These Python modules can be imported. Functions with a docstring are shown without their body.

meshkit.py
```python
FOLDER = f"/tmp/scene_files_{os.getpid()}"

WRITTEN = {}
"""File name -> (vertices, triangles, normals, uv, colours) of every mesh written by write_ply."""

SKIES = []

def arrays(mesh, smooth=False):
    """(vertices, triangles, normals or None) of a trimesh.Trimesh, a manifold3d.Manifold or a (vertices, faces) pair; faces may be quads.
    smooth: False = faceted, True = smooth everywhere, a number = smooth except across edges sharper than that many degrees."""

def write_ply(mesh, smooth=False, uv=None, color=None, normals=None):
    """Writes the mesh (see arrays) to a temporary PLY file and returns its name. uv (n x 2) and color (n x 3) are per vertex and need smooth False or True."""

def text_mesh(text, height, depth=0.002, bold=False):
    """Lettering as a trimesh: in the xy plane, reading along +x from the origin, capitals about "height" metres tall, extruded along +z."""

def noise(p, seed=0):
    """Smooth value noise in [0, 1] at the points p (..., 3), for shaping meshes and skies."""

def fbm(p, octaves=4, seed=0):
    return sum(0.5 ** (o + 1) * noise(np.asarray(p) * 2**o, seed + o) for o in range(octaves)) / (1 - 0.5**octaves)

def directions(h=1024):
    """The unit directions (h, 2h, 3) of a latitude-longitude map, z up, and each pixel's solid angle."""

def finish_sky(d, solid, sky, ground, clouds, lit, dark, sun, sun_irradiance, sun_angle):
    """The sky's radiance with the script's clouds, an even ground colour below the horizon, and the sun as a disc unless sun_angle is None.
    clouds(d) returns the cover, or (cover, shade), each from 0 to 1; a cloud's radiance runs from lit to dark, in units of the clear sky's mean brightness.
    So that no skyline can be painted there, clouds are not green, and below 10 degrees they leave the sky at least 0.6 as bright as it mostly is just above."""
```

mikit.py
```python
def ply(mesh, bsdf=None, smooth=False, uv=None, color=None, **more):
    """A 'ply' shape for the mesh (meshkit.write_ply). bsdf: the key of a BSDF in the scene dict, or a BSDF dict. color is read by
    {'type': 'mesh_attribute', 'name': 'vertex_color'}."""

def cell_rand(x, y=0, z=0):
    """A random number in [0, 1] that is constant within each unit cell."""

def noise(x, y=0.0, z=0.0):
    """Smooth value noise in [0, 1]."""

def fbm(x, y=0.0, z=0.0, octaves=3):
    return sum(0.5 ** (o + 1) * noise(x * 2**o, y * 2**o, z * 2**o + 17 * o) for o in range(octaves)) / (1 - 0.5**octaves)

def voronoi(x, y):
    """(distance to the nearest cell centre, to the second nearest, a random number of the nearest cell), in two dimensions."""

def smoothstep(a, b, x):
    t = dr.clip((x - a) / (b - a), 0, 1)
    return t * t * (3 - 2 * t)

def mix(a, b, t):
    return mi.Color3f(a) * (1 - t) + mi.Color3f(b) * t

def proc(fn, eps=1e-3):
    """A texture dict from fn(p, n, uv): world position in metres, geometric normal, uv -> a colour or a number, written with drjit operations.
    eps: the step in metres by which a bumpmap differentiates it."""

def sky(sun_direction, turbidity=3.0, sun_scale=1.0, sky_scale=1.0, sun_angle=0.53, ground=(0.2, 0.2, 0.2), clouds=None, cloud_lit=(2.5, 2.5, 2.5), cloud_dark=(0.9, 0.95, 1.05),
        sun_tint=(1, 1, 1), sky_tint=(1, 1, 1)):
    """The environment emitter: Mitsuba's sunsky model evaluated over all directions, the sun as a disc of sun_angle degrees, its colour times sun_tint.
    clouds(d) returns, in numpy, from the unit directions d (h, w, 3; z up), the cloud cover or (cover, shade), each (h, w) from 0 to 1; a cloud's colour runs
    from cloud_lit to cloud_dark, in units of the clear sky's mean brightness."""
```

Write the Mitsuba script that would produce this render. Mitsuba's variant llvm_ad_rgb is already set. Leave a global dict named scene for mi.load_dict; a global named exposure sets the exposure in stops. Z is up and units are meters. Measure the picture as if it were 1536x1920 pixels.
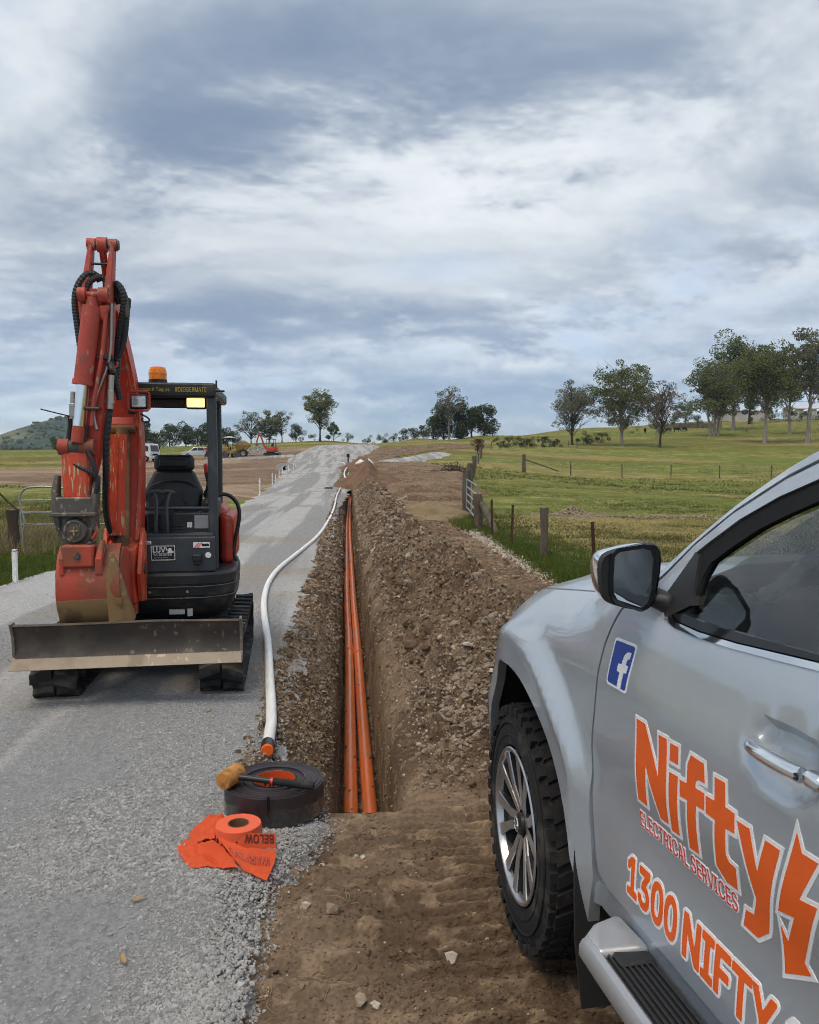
import math, random
import numpy as np
import trimesh, shapely, manifold3d
from shapely.geometry import Polygon, LineString, Point, box
from shapely.ops import unary_union
from shapely import affinity
from scipy.interpolate import RBFInterpolator, RegularGridInterpolator
from scipy.spatial import Delaunay
import drjit as dr
import mitsuba as mi
import mikit, meshkit
from mikit import proc, noise, fbm, voronoi, cell_rand, smoothstep, mix

T = mi.ScalarTransform4f
scene, labels = {'type': 'scene'}, {}

# ------------------------------------------------------------------ camera, sky, exposure
CAM_H, PITCH = 1.5, math.radians(3.65)
scene['camera'] = {'type': 'perspective', 'fov': 53.13, 'fov_axis': 'x', 'near_clip': 0.05, 'far_clip': 9000.0,
                   'to_world': T().look_at(origin=[0, 0, CAM_H], target=[0, math.cos(PITCH), CAM_H - math.sin(PITCH)], up=[0, 0, 1])}
exposure = 2.05


def rough(p, octaves, seed, gain=0.62):
    a, out, tot = 1.0, 0, 0
    for o in range(octaves):
        out = out + a * meshkit.noise(p * 2 ** o + 5.3 * o, seed + o)
        tot += a
        a *= gain
    return out / tot


def sky_clouds(d):
    """broken stratocumulus: a high streaky sheet, one thick dark bank ahead, thin blue gaps low down"""
    x, y, z = d[..., 0], d[..., 1], np.maximum(d[..., 2], 0.0)
    k = 1.0 / (z + 0.22)
    p = np.stack([x * k, y * k, 0 * x], -1)
    w1 = meshkit.fbm(p * 1.1 + 7, 3, 3) - 0.5
    w2 = meshkit.fbm(p * 1.1 + 57, 3, 8) - 0.5
    q = p + np.stack([w1 * 0.5, w2 * 0.4, 0 * w1], -1)
    # streaks run from the left front to the right
    c, s = math.cos(0.22), math.sin(0.22)
    r = np.stack([q[..., 0] * c + q[..., 1] * s, -q[..., 0] * s + q[..., 1] * c, 0 * x], -1)
    big = meshkit.fbm(r * np.array([0.6, 1.0, 1]) + [31, 5, 0], 4, 11) - 0.5
    mid = rough(r * np.array([1.9, 2.8, 1]) + [3, 9, 0], 5, 23, 0.58) - 0.5
    fine = rough(r * np.array([5.5, 8.0, 1]) + [13, 2, 0], 6, 5, 0.68) - 0.5
    puff = 0.72 + 1.3 * np.abs(rough(q * np.array([3.4, 5.0, 1]) + [1, 22, 0], 6, 37, 0.6) * 2 - 1) - 0.22
    az, el = np.degrees(np.arctan2(x, y)), np.degrees(np.arcsin(np.clip(z, 0, 1)))
    wa, we = w1 * 12, w2 * 6 + 9 * fine

    def bank(a0, e0, sa, se, tilt=0.0):
        da, de = az - a0 + wa, el - e0 + we
        de = de - tilt * da
        return np.exp(-np.abs(da / sa) ** 2.4 - np.abs(de / se) ** 2.4)
    dark = (1.05 * bank(-3, 25.0, 15, 5.2, 0.06) + 0.80 * bank(-16, 19.5, 9, 4.2, 0.30) + 0.85 * bank(10, 23.5, 11, 4.0, 0.15) + 0.42 * bank(21, 14.0, 13, 2.6, 0.15)
            + 0.50 * bank(-16, 9.5, 15, 3.6, -0.03) + 0.42 * bank(6, 10.0, 16, 2.2, 0.05) + 0.26 * bank(24, 21, 9, 3.0, 0.2) + 0.34 * bank(0, 4, 30, 3.4))
    light = (0.60 * bank(-6, 15.8, 14, 2.8, 0.12) + 0.70 * bank(11, 17.0, 13, 3.2, 0.22) + 0.62 * bank(-25, 24, 8, 8) + 0.42 * bank(23, 27.0, 8, 6)
             + 0.40 * bank(6, 8.0, 14, 1.0, 0.04) + 0.26 * bank(-18, 6.2, 9, 0.7) + 0.26 * bank(22, 10.2, 10, 1.2, 0.1))
    brk = np.clip(0.55 + 2.6 * (mid + 0.6 * fine), 0.05, 1.4)
    light = light * (0.35 + 0.7 * brk)
    shade = 0.44 + 0.45 * big + 1.0 * mid + 1.25 * fine - 0.42 * (puff - 0.72) + 0.52 * dark - 0.66 * light
    shade = 0.47 + 0.50 * np.tanh(1.75 * (shade - 0.47))
    low = np.clip((13 - el) / 13, 0, 1)
    cover = np.clip(0.92 + 1.3 * mid + 0.8 * big + 0.6 * fine + 0.5 * dark + 0.5 * light, 0.2, 1.0) * (1 - 0.5 * low)
    # one small row of cumulus heads over the ridge
    heads = meshkit.fbm(np.stack([az * 0.5, el * 0.7, 0 * az], -1), 5, 77)
    prof = 6.2 + 2.2 * meshkit.fbm(np.stack([az * 0.8, 0 * az, 0 * az], -1), 4, 79) * np.exp(-((az - 7.5) / 6.0) ** 2)
    cum = np.clip((prof - el) * 2.2, 0, 1) * np.clip((el - 5.6) * 1.3, 0, 1) * np.clip(1.3 - np.abs(az - 6.5) / 7.5, 0, 1) * np.clip((heads - 0.30) * 6, 0, 1)
    shade = shade * (1 - 0.75 * cum) + 0.10 * cum
    cover = np.maximum(cover, cum * 0.9)
    return cover, np.clip(shade, 0, 1)


scene['sky_light'] = mikit.sky((-0.25, -0.35, 0.90), turbidity=3.0, sun_scale=0.30, sun_angle=28, sky_scale=1.0, clouds=sky_clouds, ground=(0.16, 0.15, 0.12),
                               cloud_lit=(2.48, 2.62, 2.72), cloud_dark=(0.52, 0.74, 1.10), sky_tint=(0.90, 0.96, 1.0))

# ------------------------------------------------------------------ helpers
used = {}


def key(name, parent=None):
    k = f'{parent}__{name}' if parent else name
    n = used.get(k, -1) + 1
    used[k] = n
    return k if n == 0 else f'{k}_{n:03d}'


def ref(m):
    return {'type': 'ref', 'id': m}


def say(k, label=None, cat=None, group=None, kind=None):
    e = labels.setdefault(k, {})
    for a, b in (('label', label), ('category', cat), ('group', group), ('kind', kind)):
        if b:
            e[a] = b
    return k


def thing(name, label, cat, group=None, kind=None):
    return say(key(name), label, cat, group, kind)


def put(name, mesh, mat, parent=None, smooth=False, label=None, cat=None, group=None, kind=None, uv=None, color=None, to=None):
    k = key(name, parent)
    d = mikit.ply(mesh, 'material_' + mat, smooth=smooth, uv=uv, color=color)
    if to is not None:
        d['to_world'] = to
    scene[k] = d
    if label or cat or group or kind:
        say(k, label, cat, group, kind)
    return k


def cat(ms):
    return trimesh.util.concatenate([m if isinstance(m, trimesh.Trimesh) else tm(m) for m in ms])


def tm(m):
    if hasattr(m, 'to_mesh'):
        q = m.to_mesh()
        return trimesh.Trimesh(np.array(q.vert_properties[:, :3]), np.array(q.tri_verts), process=False)
    if isinstance(m, tuple):
        v, f = np.asarray(m[0], float), np.asarray(m[1])
        if f.shape[1] == 4:
            f = np.vstack([f[:, [0, 1, 2]], f[:, [0, 2, 3]]])
        return trimesh.Trimesh(v, f, process=False)
    return m


def rbox(size, c=(0, 0, 0), r=0.01, rot=None, seg=8):
    """box with rounded edges"""
    sx, sy, sz = [max(s / 2 - r, 1e-4) for s in size]
    s = manifold3d.Manifold.sphere(r, seg)
    hs = [s.translate((a * sx, b * sy, g * sz)) for a in (-1, 1) for b in (-1, 1) for g in (-1, 1)]
    m = tm(manifold3d.Manifold.batch_hull(hs))
    if rot is not None:
        m.apply_transform(rot)
    m.apply_translation(c)
    return m


def cbox(size, c=(0, 0, 0), b=0.006, rot=None):
    """box with chamfered edges (cheap)"""
    sx, sy, sz = [s / 2 for s in size]
    b = min(b, sx * .9, sy * .9, sz * .9)
    pts = []
    for a in (-1, 1):
        for d in (-1, 1):
            for e in (-1, 1):
                pts += [(a * sx, d * (sy - b), e * (sz - b)), (a * (sx - b), d * sy, e * (sz - b)), (a * (sx - b), d * (sy - b), e * sz)]
    m = tm(manifold3d.Manifold.hull_points(np.array(pts)))
    if rot is not None:
        m.apply_transform(rot)
    m.apply_translation(c)
    return m


def rotm(axis, deg):
    return trimesh.transformations.rotation_matrix(math.radians(deg), axis)


def spline(pts, n):
    p = np.asarray(pts, float)
    if len(p) == 2:
        return p[0] + (p[1] - p[0]) * np.linspace(0, 1, n)[:, None]
    from scipy.interpolate import PchipInterpolator, CubicSpline
    d = np.r_[0, np.cumsum(np.linalg.norm(np.diff(p, axis=0), axis=1))]
    return CubicSpline(d, p)(np.linspace(0, d[-1], n))


def tube(pts, r, sides=10, caps=True, closed=False):
    p = np.asarray(pts, float)
    n = len(p)
    r = np.broadcast_to(np.asarray(r, float), (n,))
    t = np.gradient(p, axis=0) if not closed else np.roll(p, -1, 0) - np.roll(p, 1, 0)
    t /= np.linalg.norm(t, axis=1, keepdims=True) + 1e-12
    a = np.cross(t[0], [0, 0, 1.0] if abs(t[0, 2]) < 0.9 else [1.0, 0, 0])
    A = []
    for i in range(n):
        a = a - t[i] * (a @ t[i])
        a /= np.linalg.norm(a) + 1e-12
        A.append(a)
    A = np.array(A)
    B = np.cross(t, A)
    g = np.arange(sides) * 2 * np.pi / sides
    v = p[:, None] + r[:, None, None] * (np.cos(g)[None, :, None] * A[:, None] + np.sin(g)[None, :, None] * B[:, None])
    m = n if closed else n - 1
    i, j = np.meshgrid(np.arange(m), np.arange(sides), indexing='ij')
    i2 = (i + 1) % n
    q = np.stack([i * sides + j, i * sides + (j + 1) % sides, i2 * sides + (j + 1) % sides, i2 * sides + j], -1).reshape(-1, 4)
    f = np.vstack([q[:, [0, 1, 2]], q[:, [0, 2, 3]]])
    v = v.reshape(-1, 3)
    if caps and not closed:
        v = np.vstack([v, p[:1], p[-1:]])
        a, b = len(v) - 2, len(v) - 1
        k = np.arange(sides)
        f = np.vstack([f, np.stack([k * 0 + a, (k + 1) % sides, k], 1), np.stack([k * 0 + b, (n - 1) * sides + k, (n - 1) * sides + (k + 1) % sides], 1)])
    return trimesh.Trimesh(v, f, process=False)


def rod(a, b, r, sides=14):
    return tube([a, b], r, sides)


def lathe(profile, sides=48, axis='z', close=True):
    """profile [(radius, height)...] turned about an axis"""
    p = np.asarray(profile, float)
    n = len(p)
    g = np.arange(sides) * 2 * np.pi / sides
    v = np.stack([p[:, None, 0] * np.cos(g), p[:, None, 0] * np.sin(g), np.broadcast_to(p[:, None, 1], (n, sides))], -1).reshape(-1, 3)
    i, j = np.meshgrid(np.arange(n - 1), np.arange(sides), indexing='ij')
    q = np.stack([i * sides + j, i * sides + (j + 1) % sides, (i + 1) * sides + (j + 1) % sides, (i + 1) * sides + j], -1).reshape(-1, 4)
    m = trimesh.Trimesh(v, np.vstack([q[:, [0, 1, 2]], q[:, [0, 2, 3]]]), process=False)
    if axis == 'x':
        m.vertices = m.vertices[:, [2, 0, 1]]
    if axis == 'y':
        m.vertices = m.vertices[:, [1, 2, 0]]
    return m


def prism(poly, depth, origin=(0, 0, 0), ex=(1, 0, 0), ey=(0, 0, 1), bevel=0.0):
    """polygon (2D, in ex, ey) extruded by depth along ex x ey, centred"""
    if not isinstance(poly, Polygon):
        poly = Polygon(poly)
    ex, ey = np.asarray(ex, float), np.asarray(ey, float)
    ez = np.cross(ex, ey)
    parts = []
    for g in getattr(poly, 'geoms', [poly]):
        if bevel > 0:
            cs = manifold3d.CrossSection([np.asarray(shapely.geometry.polygon.orient(g).exterior.coords)[:-1]] + [np.asarray(h.coords)[:-1] for h in shapely.geometry.polygon.orient(g).interiors])
            inner = cs.offset(-bevel, manifold3d.JoinType.Miter, 2.0)
            a = tm(manifold3d.Manifold.extrude(cs, depth - 2 * bevel)).copy(); a.apply_translation([0, 0, bevel])
            bm = tm(manifold3d.Manifold.extrude(inner, depth))
            m = tm(hull2(g, depth, bevel)) if abs(g.convex_hull.area - g.area) < 1e-9 else cat([a, bm])
        else:
            m = trimesh.creation.extrude_polygon(g, depth, engine='earcut')
        parts.append(m)
    m = cat(parts)
    v = m.vertices - [0, 0, depth / 2]
    m.vertices = np.asarray(origin, float) + v[:, :1] * ex + v[:, 1:2] * ey + v[:, 2:] * ez
    return m


def hull2(g, depth, b):
    c = np.asarray(g.exterior.coords)[:-1]
    i = np.asarray(g.buffer(-b, join_style='mitre').exterior.coords)[:-1]
    return manifold3d.Manifold.hull_points(np.vstack([np.c_[i, i[:, 0] * 0], np.c_[c, c[:, 0] * 0 + b], np.c_[c, c[:, 0] * 0 + depth - b], np.c_[i, i[:, 0] * 0 + depth]]))


def hullpts(pts, r=None, seg=8):
    if r is None:
        return tm(manifold3d.Manifold.hull_points(np.asarray(pts, float)))
    s = manifold3d.Manifold.sphere(1.0, seg)
    rr = np.broadcast_to(r, (len(pts),))
    return tm(manifold3d.Manifold.batch_hull([s.scale((q, q, q)).translate(tuple(p)) for p, q in zip(pts, rr)]))


def grid_mesh(X, Y, Z):
    n, m = X.shape
    v = np.stack([X, Y, Z], -1).reshape(-1, 3)
    i, j = np.meshgrid(np.arange(n - 1), np.arange(m - 1), indexing='ij')
    q = np.stack([i * m + j, i * m + j + 1, (i + 1) * m + j + 1, (i + 1) * m + j], -1).reshape(-1, 4)
    return v, q


def fill(poly, h, rim=None):
    """triangulated 2D polygon with inner points at spacing h: vertices (n, 2), faces, list of boundary rings (indices)"""
    poly = shapely.geometry.polygon.orient(poly)
    pts, rings = [], []
    for ring in [poly.exterior, *poly.interiors]:
        c = np.asarray(shapely.segmentize(ring, h).coords)[:-1]
        rings.append(np.arange(len(pts), len(pts) + len(c)))
        pts += c.tolist()
    x0, y0, x1, y1 = poly.bounds
    gx, gy = np.meshgrid(np.arange(x0, x1, h), np.arange(y0, y1, h))
    gx = gx + (np.arange(len(gx)) % 2)[:, None] * h * .5
    g = np.c_[gx.ravel(), gy.ravel()]
    inner = poly.buffer(-h * .55)
    g = g[shapely.contains_xy(inner, g[:, 0], g[:, 1])] if not inner.is_empty else g[:0]
    P = np.vstack([np.array(pts), g])
    t = Delaunay(P).simplices
    cc = P[t].mean(1)
    t = t[shapely.contains_xy(poly, cc[:, 0], cc[:, 1])]
    a = P[t]
    area = (a[:, 1, 0] - a[:, 0, 0]) * (a[:, 2, 1] - a[:, 0, 1]) - (a[:, 1, 1] - a[:, 0, 1]) * (a[:, 2, 0] - a[:, 0, 0])
    t = np.where(area[:, None] < 0, t[:, ::-1], t)[np.abs(area) > 1e-10]
    return P, t, rings


# ------------------------------------------------------------------ materials
def P_(color, rough=0.5, metallic=0.0, spec=0.5, two=True, **kw):
    c = color if isinstance(color, dict) else {'type': 'rgb', 'value': list(color)}
    d = {'type': 'principled', 'base_color': c, 'roughness': rough, 'metallic': metallic, 'specular': spec, **kw}
    return {'type': 'twosided', 'b': d} if two else d


def bumped(b, fn, scale=1.0, eps=1e-3):
    inner = b['b'] if b.get('type') == 'twosided' else b
    return {'type': 'twosided', 'b': {'type': 'bumpmap', 't': proc(fn, eps), 'scale': scale, 'b': inner}}


def mat(name, d):
    scene['material_' + name] = d
    return name


def C3(r, g, b):
    return mi.Color3f(r, g, b)
# ------------------------------------------------------------------ terrain
# control points (x, y, z) of the land: flat by the road works, rising to a ridge 250-300 m out
def _land_points():
    rows = []
    cols = {  # bearing (tan of the angle right of north) -> [(north distance, height)]
        -0.75: [(48, 0), (82, .1), (121, .7), (200, 3.0), (260, 4.6), (420, 2), (800, -8), (1500, -12)],
        -0.50: [(48, 0), (82, .1), (121, .8), (200, 3.3), (260, 4.7), (420, 2), (800, -8), (1500, -12)],
        -0.305: [(50, 0), (90, .35), (121, 1.05), (180, 3.5), (250, 5.6), (420, 3), (800, -8), (1500, -12)],
        -0.175: [(50, 0), (90, .5), (123, 2.2), (180, 4.3), (250, 7.0), (420, 5), (800, -8), (1500, -12)],
        -0.096: [(50, 0), (70, .55), (105, 1.7), (160, 4.0), (250, 7.9), (420, 6), (800, -8), (1500, -12)],
        0.008: [(40, 0), (60, .4), (100, 1.5), (160, 4.0), (250, 8.6), (420, 7), (800, -8), (1500, -12)],
        0.086: [(16, -.15), (40, .1), (60, .5), (110, 2.1), (160, 4.2), (250, 9.6), (420, 9), (800, -8), (1500, -12)],
        0.20: [(10, -.15), (25, -.2), (74, -.1), (110, 1.2), (170, 4.5), (240, 8.9), (300, 14.2), (420, 13), (800, 0), (1500, -10)],
        0.346: [(10, -.2), (25, -.2), (90, -.1), (130, 1.6), (168, 4.2), (240, 9.4), (300, 16.6), (420, 16), (800, 2), (1500, -10)],
        0.50: [(10, -.2), (25, -.2), (90, .1), (130, 1.8), (185, 6.0), (240, 11.0), (300, 18.2), (420, 18), (800, 4), (1500, -10)],
        0.75: [(10, -.2), (25, -.2), (90, .3), (130, 2.2), (185, 7.0), (240, 11), (300, 17), (420, 20), (800, 6), (1500, -10)],
    }
    for k, pts in cols.items():
        rows += [(k * y, y, z) for y, z in pts]
    for y in (-1500, -700, -300, -100, -30, -8, 0, 8, 20, 32):
        for x in (-1500, -700, -300, -100, -30, -8, -2):
            if x > -8.5 or y < 20:
                rows.append((x, y, 0))
    for y in (-1500, -700, -300, -100, -30, -8, 0, 8):
        for x in (1, 2):
            rows.append((x, y, 0))
        for x in (4, 8, 30, 100, 300, 700, 1500):
            rows.append((x, y, -.2))
    for x, y, z in [(-1500, 700, 0), (-700, 300, 2), (-1500, 1500, -10), (1500, 400, 14), (1500, 1500, 0), (600, 300, 16), (-300, 60, 0)]:
        rows.append((x, y, z))
    return np.array(rows, float)


_lp = _land_points()
_sq = lambda a: np.arcsinh(a / 15.0)
_rbf = RBFInterpolator(np.c_[_sq(_lp[:, 0]), _sq(_lp[:, 1])], _lp[:, 2], kernel='linear', smoothing=0.02, neighbors=40)
_gx = np.sinh(np.linspace(_sq(-2600), _sq(2600), 240)) * 15.0
_gy = np.sinh(np.linspace(_sq(-2600), _sq(2600), 300)) * 15.0
_GX, _GY = np.meshgrid(_gx, _gy, indexing='ij')
_GZ = _rbf(np.c_[_sq(_GX.ravel()), _sq(_GY.ravel())]).reshape(_GX.shape)
from scipy.ndimage import gaussian_filter
_GZ = gaussian_filter(_GZ, 2.2)
_land = RegularGridInterpolator((_gx, _gy), _GZ, bounds_error=False, fill_value=None)


def H(x, y):
    x, y = np.broadcast_arrays(np.asarray(x, float), np.asarray(y, float))
    z = _land(np.c_[x.ravel(), y.ravel()]).reshape(x.shape)
    return z - H0


H0 = 0.0
H0 = float(H(np.array([-1.0]), np.array([6.0]))[0])


_tab = np.random.default_rng(4).random(1 << 16).astype(np.float32)


def noise2(x, y, seed=0):
    i, j = np.floor(x).astype(np.int64), np.floor(y).astype(np.int64)
    a, b = x - i, y - j
    a, b = a * a * (3 - 2 * a), b * b * (3 - 2 * b)
    g = lambda di, dj: _tab[(((i + di) * 7919 + (j + dj) * 104729 + seed * 30011) ^ ((i + di) * 3 + (j + dj) * 11)) & 65535]
    return (g(0, 0) * (1 - a) + g(1, 0) * a) * (1 - b) + (g(0, 1) * (1 - a) + g(1, 1) * a) * b


def N3(x, y, s, seed=0, o=4):
    x, y = np.asarray(x, float) * s, np.asarray(y, float) * s
    return sum(.5 ** (k + 1) * noise2(x * 2 ** k + 3.7 * k, y * 2 ** k + 1.3 * k, seed + k) for k in range(o)) / (1 - .5 ** o)


def sdf(poly, x, y):
    """signed distance to a region's outline, positive inside"""
    b = poly.boundary
    p = shapely.points(np.ravel(x), np.ravel(y))
    shapely.prepare(poly)
    d = shapely.distance(p, b)
    return np.where(shapely.contains_xy(poly, np.ravel(x), np.ravel(y)), d, -d).reshape(np.shape(x))


def ray(bearing, y):          # a place by bearing (tangent east of north) and distance north
    return (bearing * y, y)


# trench frame: s along the trench, t across it (to the right)
TA = math.radians(4.2)
ES, ET = np.array([-math.sin(TA), math.cos(TA)]), np.array([math.cos(TA), math.sin(TA)])


def st(x, y):
    return x * ES[0] + y * ES[1], x * ET[0] + y * ET[1]


def xy(s, t):
    return s * ES[0] + t * ET[0], s * ES[1] + t * ET[1]


ROAD = Polygon([(-0.52, -12), (-.52, 1.2), (-.51, 2.2), (-.555, 2.75), (-.44, 3.05), (-.39, 3.30), (-.60, 3.5), (-.72, 4.2), (-.80, 5.2), (-.92, 6.6), (-1.04, 8.0), (-1.34, 12), (-1.92, 20),
                (-2.6, 30), (-3.9, 45), (-5.3, 60), (-6.3, 75), (-6.6, 95), (-6.2, 112), (-6.0, 128), (-6.2, 150), (-7.5, 166), (-13, 174), (-18, 166), (-17.5, 150), (-16.6, 125), (-15.9, 108),
                (-13.4, 92), (-9.9, 62), (-6.3, 34), (-5.0, 23), (-4.75, 14), (-4.85, 9.6), (-5.3, 0), (-5.6, -12)])
LANE = Polygon([ray(-.045, 88), ray(-.005, 86), ray(.028, 96), ray(.052, 112), ray(.04, 118), ray(.012, 112), ray(-.012, 98)])
TRACK = Polygon([ray(-.137, 113), ray(-.18, 110), ray(-.25, 108), ray(-.25, 110.5), ray(-.18, 113), ray(-.137, 117)])
PAD = Polygon([ray(-.215, 28), ray(-.165, 50), ray(-.15, 80), ray(-.135, 118), ray(-.12, 150), ray(-.165, 148), ray(-.19, 134), ray(-.30, 130), ray(-.40, 128), ray(-.42, 98), ray(-.62, 92), ray(-.9, 90),
               ray(-.9, 52), ray(-.55, 49), ray(-.40, 48), ray(-.30, 36)])
EARTH = Polygon([(-1.9, -14), (-1.9, 8), (-2.6, 20), (-3.6, 40), (-6.6, 95), ray(-.05, 130), ray(-.03, 150), ray(.055, 158), ray(.10, 150), ray(.085, 142), ray(.02, 128), ray(-.02, 106), ray(.0, 92),
                 ray(.04, 78), ray(.07, 60), ray(.072, 42), ray(.078, 30), ray(.074, 23.5), ray(.05, 21.5), ray(.06, 19), ray(.095, 17.3), ray(.125, 14.2), (1.95, 11.4), (2.15, 9), (2.4, 6), (2.6, -14)])
SAND = Polygon([ray(-.015, 27), ray(-.02, 23.5), ray(.005, 21.2), ray(.05, 20.8), ray(.055, 23), ray(.02, 28)])


def trench_open(s):
    """1 where the trench is dug"""
    return np.clip((s - 3.46) / 0.16, 0, 1) * np.clip((44 - s) / 3, 0, 1)


def heap_size(s):
    return np.clip((s - 3.7) / 1.15, 0, 1) ** 0.8 * np.clip((78 - s) / 14, 0, 1)


def earth_z(x, y, detail=True):
    """the dug ground: trench, spoil heap and trampled soil"""
    s, t = st(x, y)
    lat = (meshkit.fbm(np.stack([s * 1.3, 0 * s, 0 * s], -1), 3, 41) - .5)
    lat2 = (meshkit.fbm(np.stack([s * 1.1, 0 * s + 5, 0 * s], -1), 3, 43) - .5)
    wide = 1 + 0 * s
    # cross-section of the trench
    tt = [-.66, -.52, -.43, -.36, -.27, -.17, -.11, -.082, -.068, .190, .200, .222, .26, .34, 3]
    zz = [-.05, .02, .025, -.01, -.09, -.22, -.36, -.60, -.745, -.745, -.40, -.12, -.02, .0, .0]
    tc = t + .075 * np.clip((s - 8) / 16, 0, 1)
    wob = lat * .10 * np.clip((-.1 - t) / .1, 0, 1) + lat2 * .10 * np.clip((t - .2) / .1, 0, 1)
    cut = np.interp(tc + wob, tt, zz)
    op = trench_open(s)
    # the heap of spoil on the right
    hh = heap_size(s) * (1 + .22 * lat2)
    a = np.clip((t - .26) / .76, 0, 1)
    b = np.clip((1.58 + .15 * lat - t) / .58, 0, 1)
    heap = .62 * hh * np.minimum(a ** .9, b ** 1.1 * (1.0))
    heap = np.where(t < .26, 0, heap)
    z = cut * op + heap - .05 * np.clip((-.6 - t) / .1, 0, 1)
    if detail:
        n1, n2 = N3(x, y, 2.2, 3) - .5, N3(x, y, 9, 5) - .5
        n3, n4 = N3(x, y, 34, 9, 3) - .5, N3(x, y, 3.3, 13, 5) - .5
        hm = np.clip(heap / .18, 0, 1)
        wall = op * np.clip((-.03 - cut) / .1, 0, 1)
        left = np.clip((-.22 - t) / .1, 0, 1) * np.clip((t + .66) / .08, 0, 1) * np.clip((s - 3.2) / .5, 0, 1)
        z = z + n1 * .03 * np.clip((t + .7) / .1, 0, 1) + n2 * (.026 + .11 * hm + .03 * wall + .05 * left) + n3 * (.013 + .045 * hm + .02 * wall + .022 * left) + n4 * .15 * hm
        # lumps
        lum = np.clip(N3(x, y, 16, 21, 2) - .58, 0, 1)
        z = z + lum * (.03 + .30 * hm + .14 * left)
        # prints of the excavator's tracks by the vehicle
        rip = np.sin((s + .03 * (N3(x, y, 3, 8) - .5) - .06 * t) * 2 * np.pi / .080)
        rip = np.tanh(2.2 * rip)
        band = np.clip((t - .12) / .1, 0, 1) * np.clip((.95 - t) / .1, 0, 1) * np.clip((3.6 - s) / .3, 0, 1)
        z = z + band * .019 * rip * np.clip(N3(x, y, 4, 31) * 2.6 - .45, 0, 1)
        rip2 = np.sin((s + .16 * t) * 2 * np.pi / .17)
        band2 = np.clip((t + .28) / .1, 0, 1) * np.clip((.30 - t) / .1, 0, 1) * np.clip((3.3 - s) / .3, 0, 1) * np.clip((s - 2.1) / .3, 0, 1)
        z = z + band2 * .019 * rip2 * np.clip(N3(x, y, 4, 33) * 3 - 1.0, 0, 1)
    return z


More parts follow.
